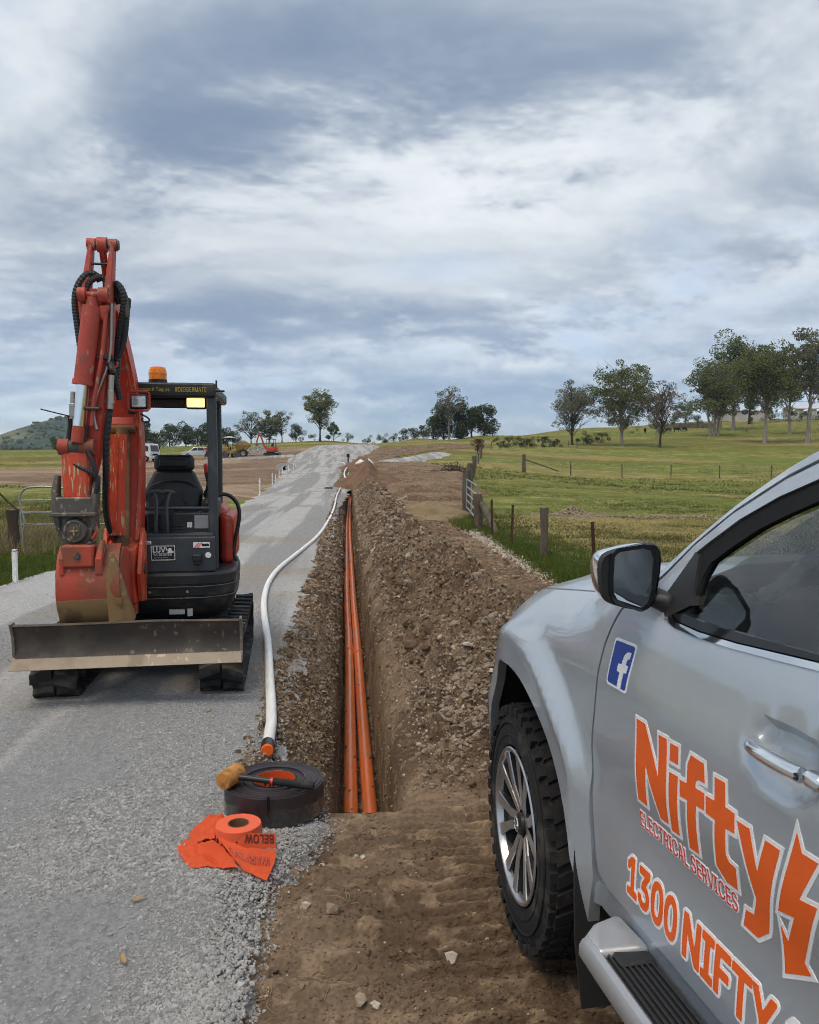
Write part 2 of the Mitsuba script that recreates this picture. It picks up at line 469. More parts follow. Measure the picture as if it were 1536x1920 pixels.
def ground_z(x, y):
    """top of what lies at a place"""
    x, y = np.asarray(x, float), np.asarray(y, float)
    z = H(x, y)
    inside = shapely.contains_xy(EARTH, x.ravel(), y.ravel()).reshape(x.shape)
    if inside.any():
        z[inside] += earth_z(x[inside], y[inside]) - .01
    return z


# ---- materials of the ground
def _grass_col(p, n, uv):
    a = fbm(p.x * .035, p.y * .09, 0, 4)
    b = fbm(p.x * .8, p.y * .8, 3, 4)
    c = fbm(p.x * .016, p.y * .05, 7, 3)
    g = mix(C3(.108, .106, .030), C3(.180, .150, .060), smoothstep(.32, .60, a))
    g = mix(g, C3(.100, .124, .030), smoothstep(.50, .68, c) * .8)
    g = mix(g, C3(.20, .165, .075), smoothstep(.56, .78, b) * smoothstep(.35, .6, a) * .7)
    return g * (.66 + .68 * b)


mat('grass_ground', bumped(P_(proc(_grass_col), .95, spec=.1), lambda p, n, uv: fbm(p.x * 5, p.y * 5, 0, 4), .05, 2e-2))


def _road_col(p, n, uv):
    sx = p.x * ET[0] + p.y * ET[1]
    streak = fbm(sx * 2.2, p.y * .10, 2, 4)
    far = smoothstep(8.0, 22.0, p.y)
    sp = noise(p.x * 130, p.y * 130)
    sp2 = noise(p.x * 55, p.y * 55, 4)
    patch = fbm(p.x * .9, p.y * .9, 5, 4)
    c = mix(C3(.215, .219, .222), C3(.325, .328, .328), smoothstep(.42, .58, streak))
    c = mix(c, C3(.225, .200, .165), smoothstep(.52, .72, patch) * .65)
    c = c * (.66 + .42 * sp + .26 * sp2)
    return c


def _road_bump(p, n, uv):
    return noise(p.x * 120, p.y * 120) * .6 + noise(p.x * 50, p.y * 50, 3) * 1.0


mat('road_gravel', bumped(P_(proc(_road_col), .9, spec=.2), _road_bump, .006, 1.5e-3))


def _earth_col(p, n, uv):
    a = fbm(p.x * 1.4, p.y * 1.4, p.z * 1.4, 4)
    b = fbm(p.x * 14, p.y * 14, p.z * 14, 3)
    sp = noise(p.x * 90, p.y * 90, p.z * 90)
    c = mix(C3(.108, .074, .049), C3(.195, .140, .095), smoothstep(.34, .66, a))
    c = mix(c, C3(.30, .22, .145), smoothstep(.52, .70, b) * .6)
    return c * (.74 + .48 * sp)


def _earth_bump(p, n, uv):
    return fbm(p.x * 45, p.y * 45, p.z * 45, 3) * 1.0 + noise(p.x * 160, p.y * 160, p.z * 160) * .4


mat('soil', bumped(P_(proc(_earth_col), .95, spec=.1), _earth_bump, .012, 1.5e-3))


def _pad_col(p, n, uv):
    a = fbm(p.x * .07, p.y * .12, 2, 4)
    b = fbm(p.x * .6, p.y * 1.2, 4, 4)
    c = mix(C3(.150, .106, .076), C3(.245, .182, .128), smoothstep(.36, .64, a))
    return c * (.65 + .7 * b)


mat('pad_soil', bumped(P_(proc(_pad_col), .95, spec=.1), lambda p, n, uv: fbm(p.x * 3, p.y * 3, 0, 4), .12, 2e-2))


def _red_col(p, n, uv):
    a = fbm(p.x * 2, p.y * 2, p.z * 2, 4)
    return mix(C3(.105, .062, .042), C3(.20, .125, .082), a)


mat('red_soil', P_(proc(_red_col), .95, spec=.1))
mat('sand_soil', bumped(P_(proc(lambda p, n, uv: mix(C3(.15, .11, .065), C3(.25, .19, .115), fbm(p.x * 3, p.y * 3, p.z * 3, 4))), .95, spec=.1), lambda p, n, uv: fbm(p.x * 12, p.y * 12, 0, 3), .03, 5e-3))


# ---- the field: one sheet to the horizon, pressed down where other ground lies on it
def _field():
    gx = np.sinh(np.linspace(_sq(-2600), _sq(2600), 420)) * 15.0
    gy = np.r_[np.sinh(np.linspace(_sq(-400), _sq(6), 60))[:-1] * 15.0, np.sinh(np.linspace(_sq(6), _sq(2600), 520)) * 15.0]
    X, Y = np.meshgrid(gx, gy, indexing='ij')
    Z = H(X, Y)
    far = np.clip((np.hypot(X, Y) - 6) / 30, 0, 1)
    Z = Z + (N3(X, Y, .25, 2) - .5) * .16 * far + (N3(X, Y, .9, 6) - .5) * .07
    road, earth = sdf(ROAD, X, Y), sdf(EARTH, X, Y)
    Z = Z - .10 * np.clip(road / .6 + .3, 0, 1)
    Z = Z - 1.1 * np.clip(earth / .5 + .1, 0, 1) - .25 * np.clip(sdf(PAD, X, Y) / 2.5, 0, 1)
    v, q = grid_mesh(X, Y, Z)
    put('field', (v, q[:, ::-1]), 'grass_ground', smooth=True, kind='structure', label='green pasture rising to a ridge behind the road works')


_field()


def layer(name, poly, gx, gy, mat_, rise, edge, nscale, zfun=None, label=None, namp=.5, sink=.06):
    """a sheet of other ground laid on the field; its ragged edge dips under"""
    X, Y = np.meshgrid(gx, gy, indexing='ij')
    d = sdf(poly, X, Y)
    d = d + (N3(X, Y, nscale, 17, 4) - .5) * namp * 2
    Z = H(X, Y) + np.clip(d / edge, -1.5, 1) * rise * np.where(d < 0, sink / rise, 1)
    if zfun is not None:
        Z = Z + zfun(X, Y, d)
    v, q = grid_mesh(X, Y, Z)
    keep = (d.reshape(-1)[q] > -edge * .8).any(1)
    q = q[keep][:, ::-1]
    u, inv = np.unique(q, return_inverse=True)
    return put(name, (v[u], inv.reshape(-1, 4)), mat_, smooth=True, kind='structure', label=label)


# bare pad on the left, out to 150 m
def _pad_z(x, y, d):
    return (N3(x, y, .35, 4) - .5) * .35 * np.clip(d / 3, 0, 1) + (N3(x, y, 1.6, 14) - .5) * .12


layer('bare_ground', PAD, np.linspace(-84, -5, 330), np.linspace(26, 154, 360), 'pad_soil', .10, .8, .5, _pad_z, 'brown scraped earth pad left of the gravel road', 1.0)
layer('gravel_lane', LANE, np.linspace(-6, 8, 60), np.linspace(82, 122, 90), 'road_gravel', .25, .8, .5, None, 'short grey side lane leaving the road works on the right', .4)
layer('gravel_track', TRACK, np.linspace(-32, -12, 70), np.linspace(104, 120, 60), 'road_gravel', .22, .6, .5, lambda x, y, d: .1 + 0 * x, 'thin grey gravel track crossing the bare earth pad', .3)


# dug earth: fine near the camera, coarser far off
def _earth():
    s = np.concatenate([np.linspace(.6, 2.0, 60), np.exp(np.linspace(math.log(2.0), math.log(14), 620))[1:], np.exp(np.linspace(math.log(14), math.log(160), 420))[1:]])
    t = np.concatenate([np.linspace(-2.2, -.85, 16)[:-1], np.linspace(-.85, 1.4, 226), np.linspace(1.4, 3.6, 130)[1:], np.linspace(3.6, 26, 120)[1:]])
    S, Tt = np.meshgrid(s, t, indexing='ij')
    X, Y = xy(S, Tt)
    d = sdf(EARTH, X, Y) + (N3(X, Y, 3.0, 17, 4) - .5) * np.clip(.05 * S, .2, 1.6)
    Z = H(X, Y) + earth_z(X, Y) - .01 + np.clip(d / .25, -3, 0) * .10
    fard = np.clip((S - 35) / 20, 0, 1)
    Z = Z + fard * (N3(X, Y, .6, 51) - .5) * .35 + .06 * fard
    v, q = grid_mesh(X, Y, Z)
    dd = d.reshape(-1)[q]
    keep = (dd > -.6).any(1)
    sc, tc = S.reshape(-1)[q].mean(1), Tt.reshape(-1)[q].mean(1)
    heap = (tc > .42) & (tc < 1.64) & (sc > 3.9) & (sc < 80)
    tr = (tc > -.42) & (tc <= .42) & (sc > 3.4) & (sc < 45)
    for name, sel, lab in (('spoil_heap', heap, 'long heap of brown spoil and stones beside the trench'), ('trench', tr, 'narrow open trench dug in brown soil'),
                           ('earth_ground', ~heap & ~tr, 'trampled brown earth with track prints beside the gravel')):
        qq = q[keep & sel]
        u, inv = np.unique(qq, return_inverse=True)
        put(name, (v[u], inv.reshape(-1, 4)), 'soil', smooth=True, kind='structure', label=lab)


_earth()


# the gravel road
def _road_z(x, y, d):
    near = np.clip((30 - y) / 20, 0, 1)
    z = (N3(x, y, 1.2, 4) - .5) * .03 + (N3(x, y, 14, 24, 3) - .5) * .010 * near
    return z + .012


def road_top(x, y):
    x, y = np.asarray(x, float), np.asarray(y, float)
    return H(x, y) + .012 + _road_z(x, y, None)


def top_z(x, y):
    return np.where(sdf(ROAD, np.asarray(x, float), np.asarray(y, float)) > -.07, np.maximum(road_top(x, y), ground_z(x, y)), ground_z(x, y))


layer('gravel_road', ROAD, np.concatenate([np.linspace(-6.4, -1.3, 200)[:-1], np.linspace(-1.3, .0, 130)]), np.concatenate([np.linspace(-12, 1, 30)[:-1], np.linspace(1, 7, 440)[:-1], np.exp(np.linspace(math.log(7), math.log(26), 220))]),
      'road_gravel', .012, .10, 5, _road_z, 'wide grey gravel road leading away up the rise', .07, .05)
X_, Y_ = None, None


def _road_far():
    b = np.linspace(-.30, .0, 170)
    y = np.exp(np.linspace(math.log(25.5), math.log(176), 260))
    B, Y = np.meshgrid(b, y, indexing='ij')
    X = B * Y
    fr = np.clip((Y - 26) / 16, 0, 1)
    d = sdf(ROAD, X, Y) + (N3(X, Y, 1.2, 17) - .5) * (.14 + .5 * fr)
    Z = H(X, Y) + np.clip(d / (.1 + .3 * fr), -1.5, 1) * (.012 + .048 * fr) + .012 + (N3(X, Y, 1.2, 4) - .5) * .03 + .10 * np.clip((Y - 60) / 30, 0, 1)
    v, q = grid_mesh(X, Y, Z)
    keep = (d.reshape(-1)[q] > -.07 - .4 * fr.reshape(-1)[q].mean(1)[:, None]).any(1)
    q = q[keep][:, ::-1]
    u, inv = np.unique(q, return_inverse=True)
    put('gravel_road', (v[u], inv.reshape(-1, 4)), 'road_gravel', smooth=True, kind='structure', label='far stretch of the grey gravel road climbing the rise')


_road_far()
# ------------------------------------------------------------------ the pickup on the right
# car frame: u backwards from the front axle, w to its left from the centre line, z up
CH = math.radians(11.2)
CFW, CLF = np.array([-math.sin(CH), math.cos(CH), 0]), np.array([-math.cos(CH), -math.sin(CH), 0])
CO = np.array([1.2369, 2.6787, 0.0])
from scipy.interpolate import PchipInterpolator

mat('silver_paint', {'type': 'twosided', 'b': {'type': 'blendbsdf', 'weight': .5,      # metal flake under a clear lacquer
    'a': {'type': 'principled', 'base_color': {'type': 'rgb', 'value': [.52, .57, .62]}, 'roughness': .34, 'metallic': .8, 'specular': .5},
    'b': {'type': 'plastic', 'int_ior': 1.9, 'diffuse_reflectance': {'type': 'rgb', 'value': [.38, .42, .46]}}}})
mat('silver_trim', P_((.42, .44, .46), .30, .5, .5, clearcoat=.7, clearcoat_gloss=.9))
mat('chrome', P_((.86, .87, .88), .06, 1.0))
mat('black_plastic', bumped(P_((.018, .019, .021), .48), lambda p, n, uv: noise(p.x * 700, p.y * 700, p.z * 700), .0003, 5e-4))
mat('black_gloss', P_((.012, .013, .015), .08, 0, .5))
mat('soft_black', P_((.014, .015, .017), .85, 0, .2))
mat('rubber', bumped(P_(proc(lambda p, n, uv: mix(C3(.020, .020, .021), C3(.062, .055, .047), smoothstep(.50, .76, fbm(p.x * 14, p.y * 14, p.z * 14, 4)))), .78, 0, .25), lambda p, n, uv: noise(p.x * 300, p.y * 300, p.z * 300), .0006, 8e-4))
mat('alloy', P_((.50, .51, .53), .28, .85, .5))
mat('dark_alloy', P_((.020, .022, .025), .4, .1, .5))
mat('cabin_grey', P_((.018, .020, .022), .75, 0, .3))
mat('cabin_pale', P_((.33, .34, .35), .75, 0, .3))
mat('seat_fabric', bumped(P_((.045, .045, .048), .9, 0, .2), lambda p, n, uv: noise(p.x * 250, p.y * 250, p.z * 250), .001, 1e-3))
mat('tint_glass', {'type': 'thindielectric', 'int_ior': 1.5, 'specular_transmittance': {'type': 'rgb', 'value': [.44, .50, .47]}})
mat('mirror_silver', P_((.55, .60, .60), .02, 1.0))
mat('decal_orange', P_((.80, .115, .008), .35, 0, .5, clearcoat=.4))
mat('decal_red', P_((.62, .045, .03), .35, 0, .5, clearcoat=.4))
mat('decal_white', P_((.80, .80, .80), .35, 0, .5, clearcoat=.4))
mat('decal_blue', P_((.015, .055, .30), .35, 0, .5, clearcoat=.4))
mat('tail_red', P_((.5, .02, .02), .15, 0, .5))
mat('lens_clear', P_((.65, .67, .68), .06, .5, .6))

_wz = PchipInterpolator([.1, .25, .42, .50, .60, .72, .85, .97, 1.08, 1.14, 1.18, 1.30, 1.75], [.80, .868, .902, .908, .908, .910, .919, .918, .900, .884, .866, .812, .625])
_zt = PchipInterpolator([-.95, -.7, -.4, -.12, .24, .42, .75, 1.2], [.84, .95, 1.03, 1.08, 1.127, 1.148, 1.18, 1.2])


def car_w(u, z):
    u, z = np.broadcast_arrays(np.asarray(u, float), np.asarray(z, float))
    w = _wz(np.clip(z, .1, 1.75))
    fr = np.clip((-.02 - u) / .45, 0, 2)
    w = w - .068 * fr ** 1.4 - .058 * fr * np.clip((z - .62) / .35, 0, 1) - .20 * np.clip((-.50 - u) / .5, 0, 1) ** 1.5 - .05 * np.clip((u - 2.4) / 1.6, 0, 1)
    r = np.hypot((u - .015) / .97, z - .36)
    t = np.clip((.672 - r) / .062, 0, 1)
    flare = (.040 - .016 * np.clip((-.05 - u) / .3, 0, 1)) * t * t * (3 - 2 * t) + .007 * np.exp(-((r - .612) / .016) ** 2)
    flare = flare * np.clip((.556 - u) / .06, 0, 1)
    r2 = np.hypot((u - 3.13) / .97, z - .36)
    t2 = np.clip((.70 - r2) / .12, 0, 1)
    flare2 = .040 * t2 * t2 * (3 - 2 * t2)
    w = w + np.where(u < 1.5, flare, flare2)
    # shoulder rolling into the bonnet
    q = np.clip((z - (_zt(np.clip(u, -.95, 1.2)) - .15)) / .15, 0, 1)
    roll = .112 * q ** 2.2
    bl = np.clip((.60 - u) / .34, 0, 1)
    w = w - roll * bl * bl * (3 - 2 * bl)
    # soft hollow low on the doors
    d = np.clip((u - .62) / .25, 0, 1) * np.clip((2.3 - u) / .2, 0, 1)
    return w - .010 * d * np.exp(-((z - .69) / .085) ** 2) + .004 * d * np.exp(-((z - .985) / .05) ** 2)


def car(u, w, z):
    u, w, z = np.broadcast_arrays(np.asarray(u, float), np.asarray(w, float), np.asarray(z, float))
    p = CO - u[..., None] * CFW + w[..., None] * CLF
    p[..., 2] = z
    return p


def carmesh(m):
    """mesh in car coordinates (u, w, z) -> world"""
    m = tm(m).copy() if not isinstance(m, trimesh.Trimesh) else m.copy()
    v = m.vertices
    m.vertices = car(v[:, 0], v[:, 1], v[:, 2])
    a = np.cross(-CFW, CLF)[2]
    if a < 0:
        m.faces = m.faces[:, ::-1]
    return m


def skin(poly, h=.03, off=0.0, skirt=.02, sgn=1, wfun=None, rolled=.004):
    """a body panel: outline in (u, z) laid on the body side, its edges turned inwards"""
    wfun = wfun or car_w
    P, t, rings = fill(poly, h)
    w = wfun(P[:, 0], P[:, 1]) + off
    V = np.c_[P[:, 0], w, P[:, 1]]
    F = [t[:, ::-1]]
    n = len(V)
    if skirt:
        for r in rings:
            a = V[r].copy()
            b = a.copy(); b[:, 1] -= skirt
            V = np.vstack([V, a, b])
            k = np.arange(len(r)); k2 = (k + 1) % len(r)
            F += [np.stack([n + k, n + k2, n + len(r) + k2], 1), np.stack([n + k, n + len(r) + k2, n + len(r) + k], 1)]
            n = len(V)
    F = np.vstack(F)
    V[:, 1] *= sgn
    if sgn < 0:
        F = F[:, ::-1]
    return carmesh(trimesh.Trimesh(V, F, process=False))


def arc(cu, cz, ru, rz, a0, a1, n=26):
    a = np.radians(np.linspace(a0, a1, n))
    return [(cu + ru * math.cos(x), cz + rz * math.sin(x)) for x in a]


truck = thing('pickup_truck', 'silver pickup with orange lettering and black side step in the right foreground', 'pickup truck')

ARCH = arc(.015, .36, .50, .515, -14, 194, 40)        # from the rear foot over the top to the front foot
FENDER = Polygon([(.553, .47), (.551, .52), (.545, .60), (.541, .69), (.549, .80), (.566, .90), (.578, .99), (.588, 1.07), (.604, 1.114), (.622, 1.158)]
                 + [(u, float(_zt(u))) for u in (.56, .42, .24, .1, -.12, -.3, -.5, -.7, -.85)] + [(-.88, .62), (-.80, .40), (-.62, .30)] + ARCH[::-1][0:] + [(.52, .30)]).buffer(0)
DOOR_FRONT = [(.625, .487), (.580, .502), (.566, .536), (.556, .586), (.549, .69), (.557, .80), (.574, .90), (.586, .99), (.596, 1.068), (.612, 1.112), (.630, 1.150)]
OPEN = [(.775, 1.200), (.824, 1.306), (.855, 1.331), (.926, 1.383), (1.016, 1.431), (1.112, 1.469), (1.25, 1.515), (1.40, 1.552), (1.50, 1.565), (1.545, 1.560), (1.575, 1.40), (1.585, 1.195),
        (1.279, 1.178), (1.197, 1.171), (1.074, 1.163), (.951, 1.158), (.865, 1.160), (.812, 1.169)]
DOOR = Polygon(DOOR_FRONT + [(.69, 1.197), (.745, 1.245), (.805, 1.316), (.894, 1.390), (1.016, 1.463), (1.095, 1.497), (1.25, 1.552), (1.40, 1.592), (1.52, 1.610), (1.60, 1.60), (1.625, 1.40), (1.635, 1.1), (1.63, .487)])
OPENING = Polygon(OPEN)
HANDLE_BOWL = Polygon(arc(1.262, 1.030, .078, .046, 0, 360, 28)[:-1])
DOOR_SKIN = DOOR.difference(OPENING)


def door_w(u, z):
    w = car_w(u, z)
    q = np.sqrt(((u - 1.262) / .10) ** 2 + ((z - 1.030) / .056) ** 2)
    t = np.clip((1.0 - q) / .40, 0, 1)
    return w - .030 * t * t * (3 - 2 * t) + .0025 * np.exp(-((q - 1.08) / .07) ** 2)


REAR_DOOR = Polygon([(1.637, .487), (1.642, 1.1), (1.632, 1.40), (1.608, 1.60), (1.75, 1.605), (2.1, 1.59), (2.28, 1.55), (2.36, 1.18), (2.37, .90), (2.42, .78), (2.36, .62), (2.30, .487)])
REAR_OPEN = Polygon([(1.66, 1.198), (1.665, 1.40), (1.65, 1.557), (2.08, 1.547), (2.22, 1.50), (2.27, 1.205)])
TUB = Polygon([(2.43, 1.16), (2.43, .80), (2.50, .78)] + arc(3.13, .36, .50, .515, 166, -14, 40)[0:] + [(3.66, .42), (4.22, .52), (4.25, 1.16)])
C_PILLAR = Polygon([(2.375, 1.15), (2.37, 1.18), (2.29, 1.555), (2.33, 1.58), (2.40, 1.50), (2.423, 1.15)])
ROCKER = Polygon([(.50, .40), (.553, .462), (.62, .480), (2.30, .480), (2.36, .40)])
PILLAR = Polygon([(.640, 1.168), (.686, 1.208), (.738, 1.256), (.798, 1.326), (.888, 1.400), (1.011, 1.473), (1.091, 1.507), (1.245, 1.562), (1.398, 1.602), (1.52, 1.620), (2.08, 1.612), (2.28, 1.572), (2.33, 1.59), (2.10, 1.645), (1.6, 1.665),
                  (1.40, 1.640), (1.25, 1.603), (1.09, 1.536), (.99, 1.487), (.868, 1.408), (.73, 1.290), (.665, 1.222), (.628, 1.175)])


def pillar_w(u, z):
    w = car_w(u, z)
    top = PchipInterpolator([.6, .73, .868, .99, 1.09, 1.25, 1.4, 1.6, 2.4], [1.15, 1.290, 1.408, 1.487, 1.536, 1.603, 1.64, 1.665, 1.60])(np.clip(u, .6, 2.4))
    q = np.clip(1 - (top - z) / .045, 0, 1)
    return w - .004 - .016 * q * q


def letters(polys, parent, name, mat_, off, sgn=1, h=.02):
    for g in getattr(polys, 'geoms', [polys]):
        put(name, skin(g, h, off, .0012, sgn, door_w), mat_, parent, smooth=40)


LETTERS = [
    [(.792, .947), (.830, .948), (.887, .853), (.889, .944), (.921, .946), (.915, .768), (.884, .766), (.833, .862), (.826, .768), (.789, .768)],
    [(.931, .883), (.964, .886), (.957, .764), (.927, .761)],
    [(.936, .943), (.966, .945), (.963, .909), (.932, .907)],
    [(1.012, .946), (1.056, .946), (1.058, .910), (1.037, .908), (1.028, .901), (1.027, .889), (1.057, .891), (1.058, .859), (1.030, .856), (1.026, .760), (.993, .757), (1.000, .854), (.973, .851), (.971, .883), (.997, .886), (.999, .922)],
    [(1.092, .935), (1.123, .937), (1.124, .894), (1.152, .894), (1.153, .859), (1.126, .856), (1.124, .808), (1.133, .798), (1.152, .797), (1.149, .755), (1.116, .752), (1.088, .770), (1.094, .857), (1.064, .857), (1.063, .889), (1.091, .891)],
    [(1.160, .885), (1.195, .887), (1.217, .822), (1.238, .887), (1.275, .888), (1.245, .790), (1.230, .725), (1.199, .698), (1.158, .698), (1.168, .731), (1.192, .735), (1.206, .770), (1.180, .838)],
    [(1.315, .935), (1.326, .908), (1.362, .910), (1.322, .834), (1.362, .842), (1.318, .730), (1.333, .717), (1.270, .682), (1.267, .760), (1.282, .742), (1.307, .796), (1.266, .785)],
]


def text_poly(text, bold=True):
    """outline of a line of lettering, capitals 1 high, from x = 0"""
    m = meshkit.text_mesh(text, 1.0, .02, bold)
    up = m.face_normals[:, 2] > .5
    tri = m.vertices[m.faces[up]][:, :, :2]
    return unary_union([Polygon(t).buffer(.002) for t in tri]).simplify(.008)


def placed_text(text, u0, u1, z0, z1, bold=True):
    g = text_poly(text, bold)
    x0, y0, x1, y1 = g.bounds
    g = affinity.translate(g, -x0, -y0)
    return affinity.translate(affinity.scale(g, (u1 - u0) / (x1 - x0), (z1 - z0) / (y1 - y0), origin=(0, 0)), u0, z0)


def polar_box(r0, r1, a, da, w0, w1, twist=0.0):
    p = []
    for r in (r0, r1):
        for k, w in ((0, w0), (1, w1)):
            for s in (-1, 1):
                an = a + s * da * (.5 if r == r0 else .42) + twist * k
                p.append((r * math.cos(an), w, r * math.sin(an)))
    return tm(manifold3d.Manifold.hull_points(np.array(p)))


def wheel_meshes():
    """tyre (with tread and shoulder blocks), rim, spokes: axle along w, outer face at w = 0, going inwards to -0.26"""
    R = .372
    prof = [(.236, -.008), (.242, .000), (.262, .004), (.300, .002), (.330, -.004), (.352, -.014), (.361, -.030), (.364, -.06), (.364, -.20), (.361, -.23), (.352, -.246), (.325, -.258), (.262, -.262), (.236, -.25), (.236, -.008)]
    ty = lathe(prof, 96, 'z')
    tv = ty.vertices
    ty.vertices = np.c_[tv[:, 0], tv[:, 2], tv[:, 1]]
    ty.faces = ty.faces[:, ::-1]
    blocks = []
    N = 40
    for k in range(N):
        a = 2 * np.pi * k / N
        da = 2 * np.pi / N * .80
        for row, (w0, w1) in enumerate([(-.018, -.066), (-.076, -.126), (-.134, -.184), (-.194, -.242)]):
            ph = (.5 * (row % 2) + .12 * math.sin(k * 2.1 + row)) * 2 * np.pi / N
            tw = (.05, -.06, .06, -.05)[row]
            blocks.append(polar_box(.357, R, a + ph, da * (1 if k % 2 else .86), w0, w1, tw))
        # shoulder lugs running down the wall
        if True:
            L = .336 if k % 2 else .346
            blocks.append(polar_box(L, .366, a + .03, da * .78, .0025, -.022, 0))
    # raised rings on the wall
    for rr in (.272, .312):
        ring = lathe([(rr - .003, .001), (rr - .002, .0055), (rr + .002, .0055), (rr + .003, .001)], 72)
        v = ring.vertices
        ring.vertices = np.c_[v[:, 0], v[:, 2], v[:, 1]]
        ring.faces = ring.faces[:, ::-1]
        blocks.append(ring)
    rim = lathe([(.236, .003), (.232, .007), (.224, .006), (.219, -.004), (.216, -.016)], 72)
    v = rim.vertices
    rim.vertices = np.c_[v[:, 0], v[:, 2], v[:, 1]]
    rim.faces = rim.faces[:, ::-1]
    barrel = lathe([(.2165, -.014), (.206, -.06), (.204, -.20), (.236, -.24)], 72)
    v = barrel.vertices
    barrel.vertices = np.c_[v[:, 0], v[:, 2], v[:, 1]]
    barrel.faces = barrel.faces[:, ::-1]
    disc = lathe([(.001, -.105), (.208, -.10), (.208, -.112), (.001, -.118)], 40)
    v = disc.vertices
    disc.vertices = np.c_[v[:, 0], v[:, 2], v[:, 1]]
    disc.faces = disc.faces[:, ::-1]
    spokes, pockets = [], []
    for k in range(6):
        a = 2 * np.pi * k / 6 + .25
        ca, sa = math.cos(a), math.sin(a)

        def pt(r, s, w):
            return (r * ca - s * sa, w, r * sa + s * ca)
        for s in (-1, 1):   # split spoke: two curved arms from hub to rim
            for (r0, s0, b0, w0), (r1, s1, b1, w1) in zip([(.040, .012, .012, -.022), (.11, .021, .0135, -.011), (.17, .040, .016, -.004)], [(.11, .021, .0135, -.011), (.17, .040, .016, -.004), (.224, .056, .020, .001)]):
                pts, rear = [], []
                for r, sc, b, w in ((r0, s0, b0, w0), (r1, s1, b1, w1)):
                    for e in (-b, b):
                        pts += [pt(r, s * sc + e, w), pt(r, s * sc + e * 1.05, w - .004)]
                        rear += [pt(r, s * sc + e * .8, w - .004), pt(r, s * sc + e * .9, w - .026)]
                spokes.append(tm(manifold3d.Manifold.hull_points(np.array(pts))))
                pockets.append(tm(manifold3d.Manifold.hull_points(np.array(rear))))
        pts = [pt(.05, -.02, -.03), pt(.05, .02, -.03), pt(.215, -.055, -.026), pt(.215, .055, -.026), pt(.05, -.02, -.05), pt(.05, .02, -.05), pt(.215, -.055, -.05), pt(.215, .055, -.05)]
        pockets.append(tm(manifold3d.Manifold.hull_points(np.array(pts))))
        lug = lathe([(.001, .0), (.010, .0), (.012, -.012), (.012, -.03)], 8)
        q = lug.vertices
        an = a + np.pi / 6
        lug.vertices = np.c_[q[:, 0] + .057 * math.cos(an), q[:, 2] - .022, q[:, 1] + .057 * math.sin(an)]
        pockets.append(lug)
    hub = lathe([(.001, -.010), (.028, -.011), (.033, -.012), (.036, -.04), (.07, -.045), (.075, -.10)], 30)
    v = hub.vertices
    hub.vertices = np.c_[v[:, 0], v[:, 2], v[:, 1]]
    hub.faces = hub.faces[:, ::-1]
    ringlet = lathe([(.017, -.002), (.019, -.0005), (.022, -.0005), (.024, -.003)], 24)
    v = ringlet.vertices
    ringlet.vertices = np.c_[v[:, 0], v[:, 2], v[:, 1]]
    ringlet.faces = ringlet.faces[:, ::-1]
    badge = cbox((.040, .004, .008), (0, 0.0, 0), .001)
    return ty, cat(blocks), rim, cat(spokes), cat(pockets + [disc, hub, barrel]), cat([ringlet, badge])


WH = wheel_meshes()


def put_wheel(u, z, sgn, turn=0.0):
    w = key('wheel', truck)
    for nm, m, mt in zip(('tyre', 'tread', 'rim', 'spokes', 'hub', 'badge'), WH, ('rubber', 'rubber', 'alloy', 'alloy', 'dark_alloy', 'chrome')):
        m = m.copy()
        m.apply_transform(trimesh.transformations.rotation_matrix(turn, [0, 0, 1], [0, -.13, 0]))
        v = m.vertices
        m.vertices = np.c_[v[:, 0] + u, (v[:, 1] + .92) * sgn, v[:, 2] + z]
        if sgn < 0:
            m.faces = m.faces[:, ::-1]
        put(nm, carmesh(m), mt, w, smooth=32)


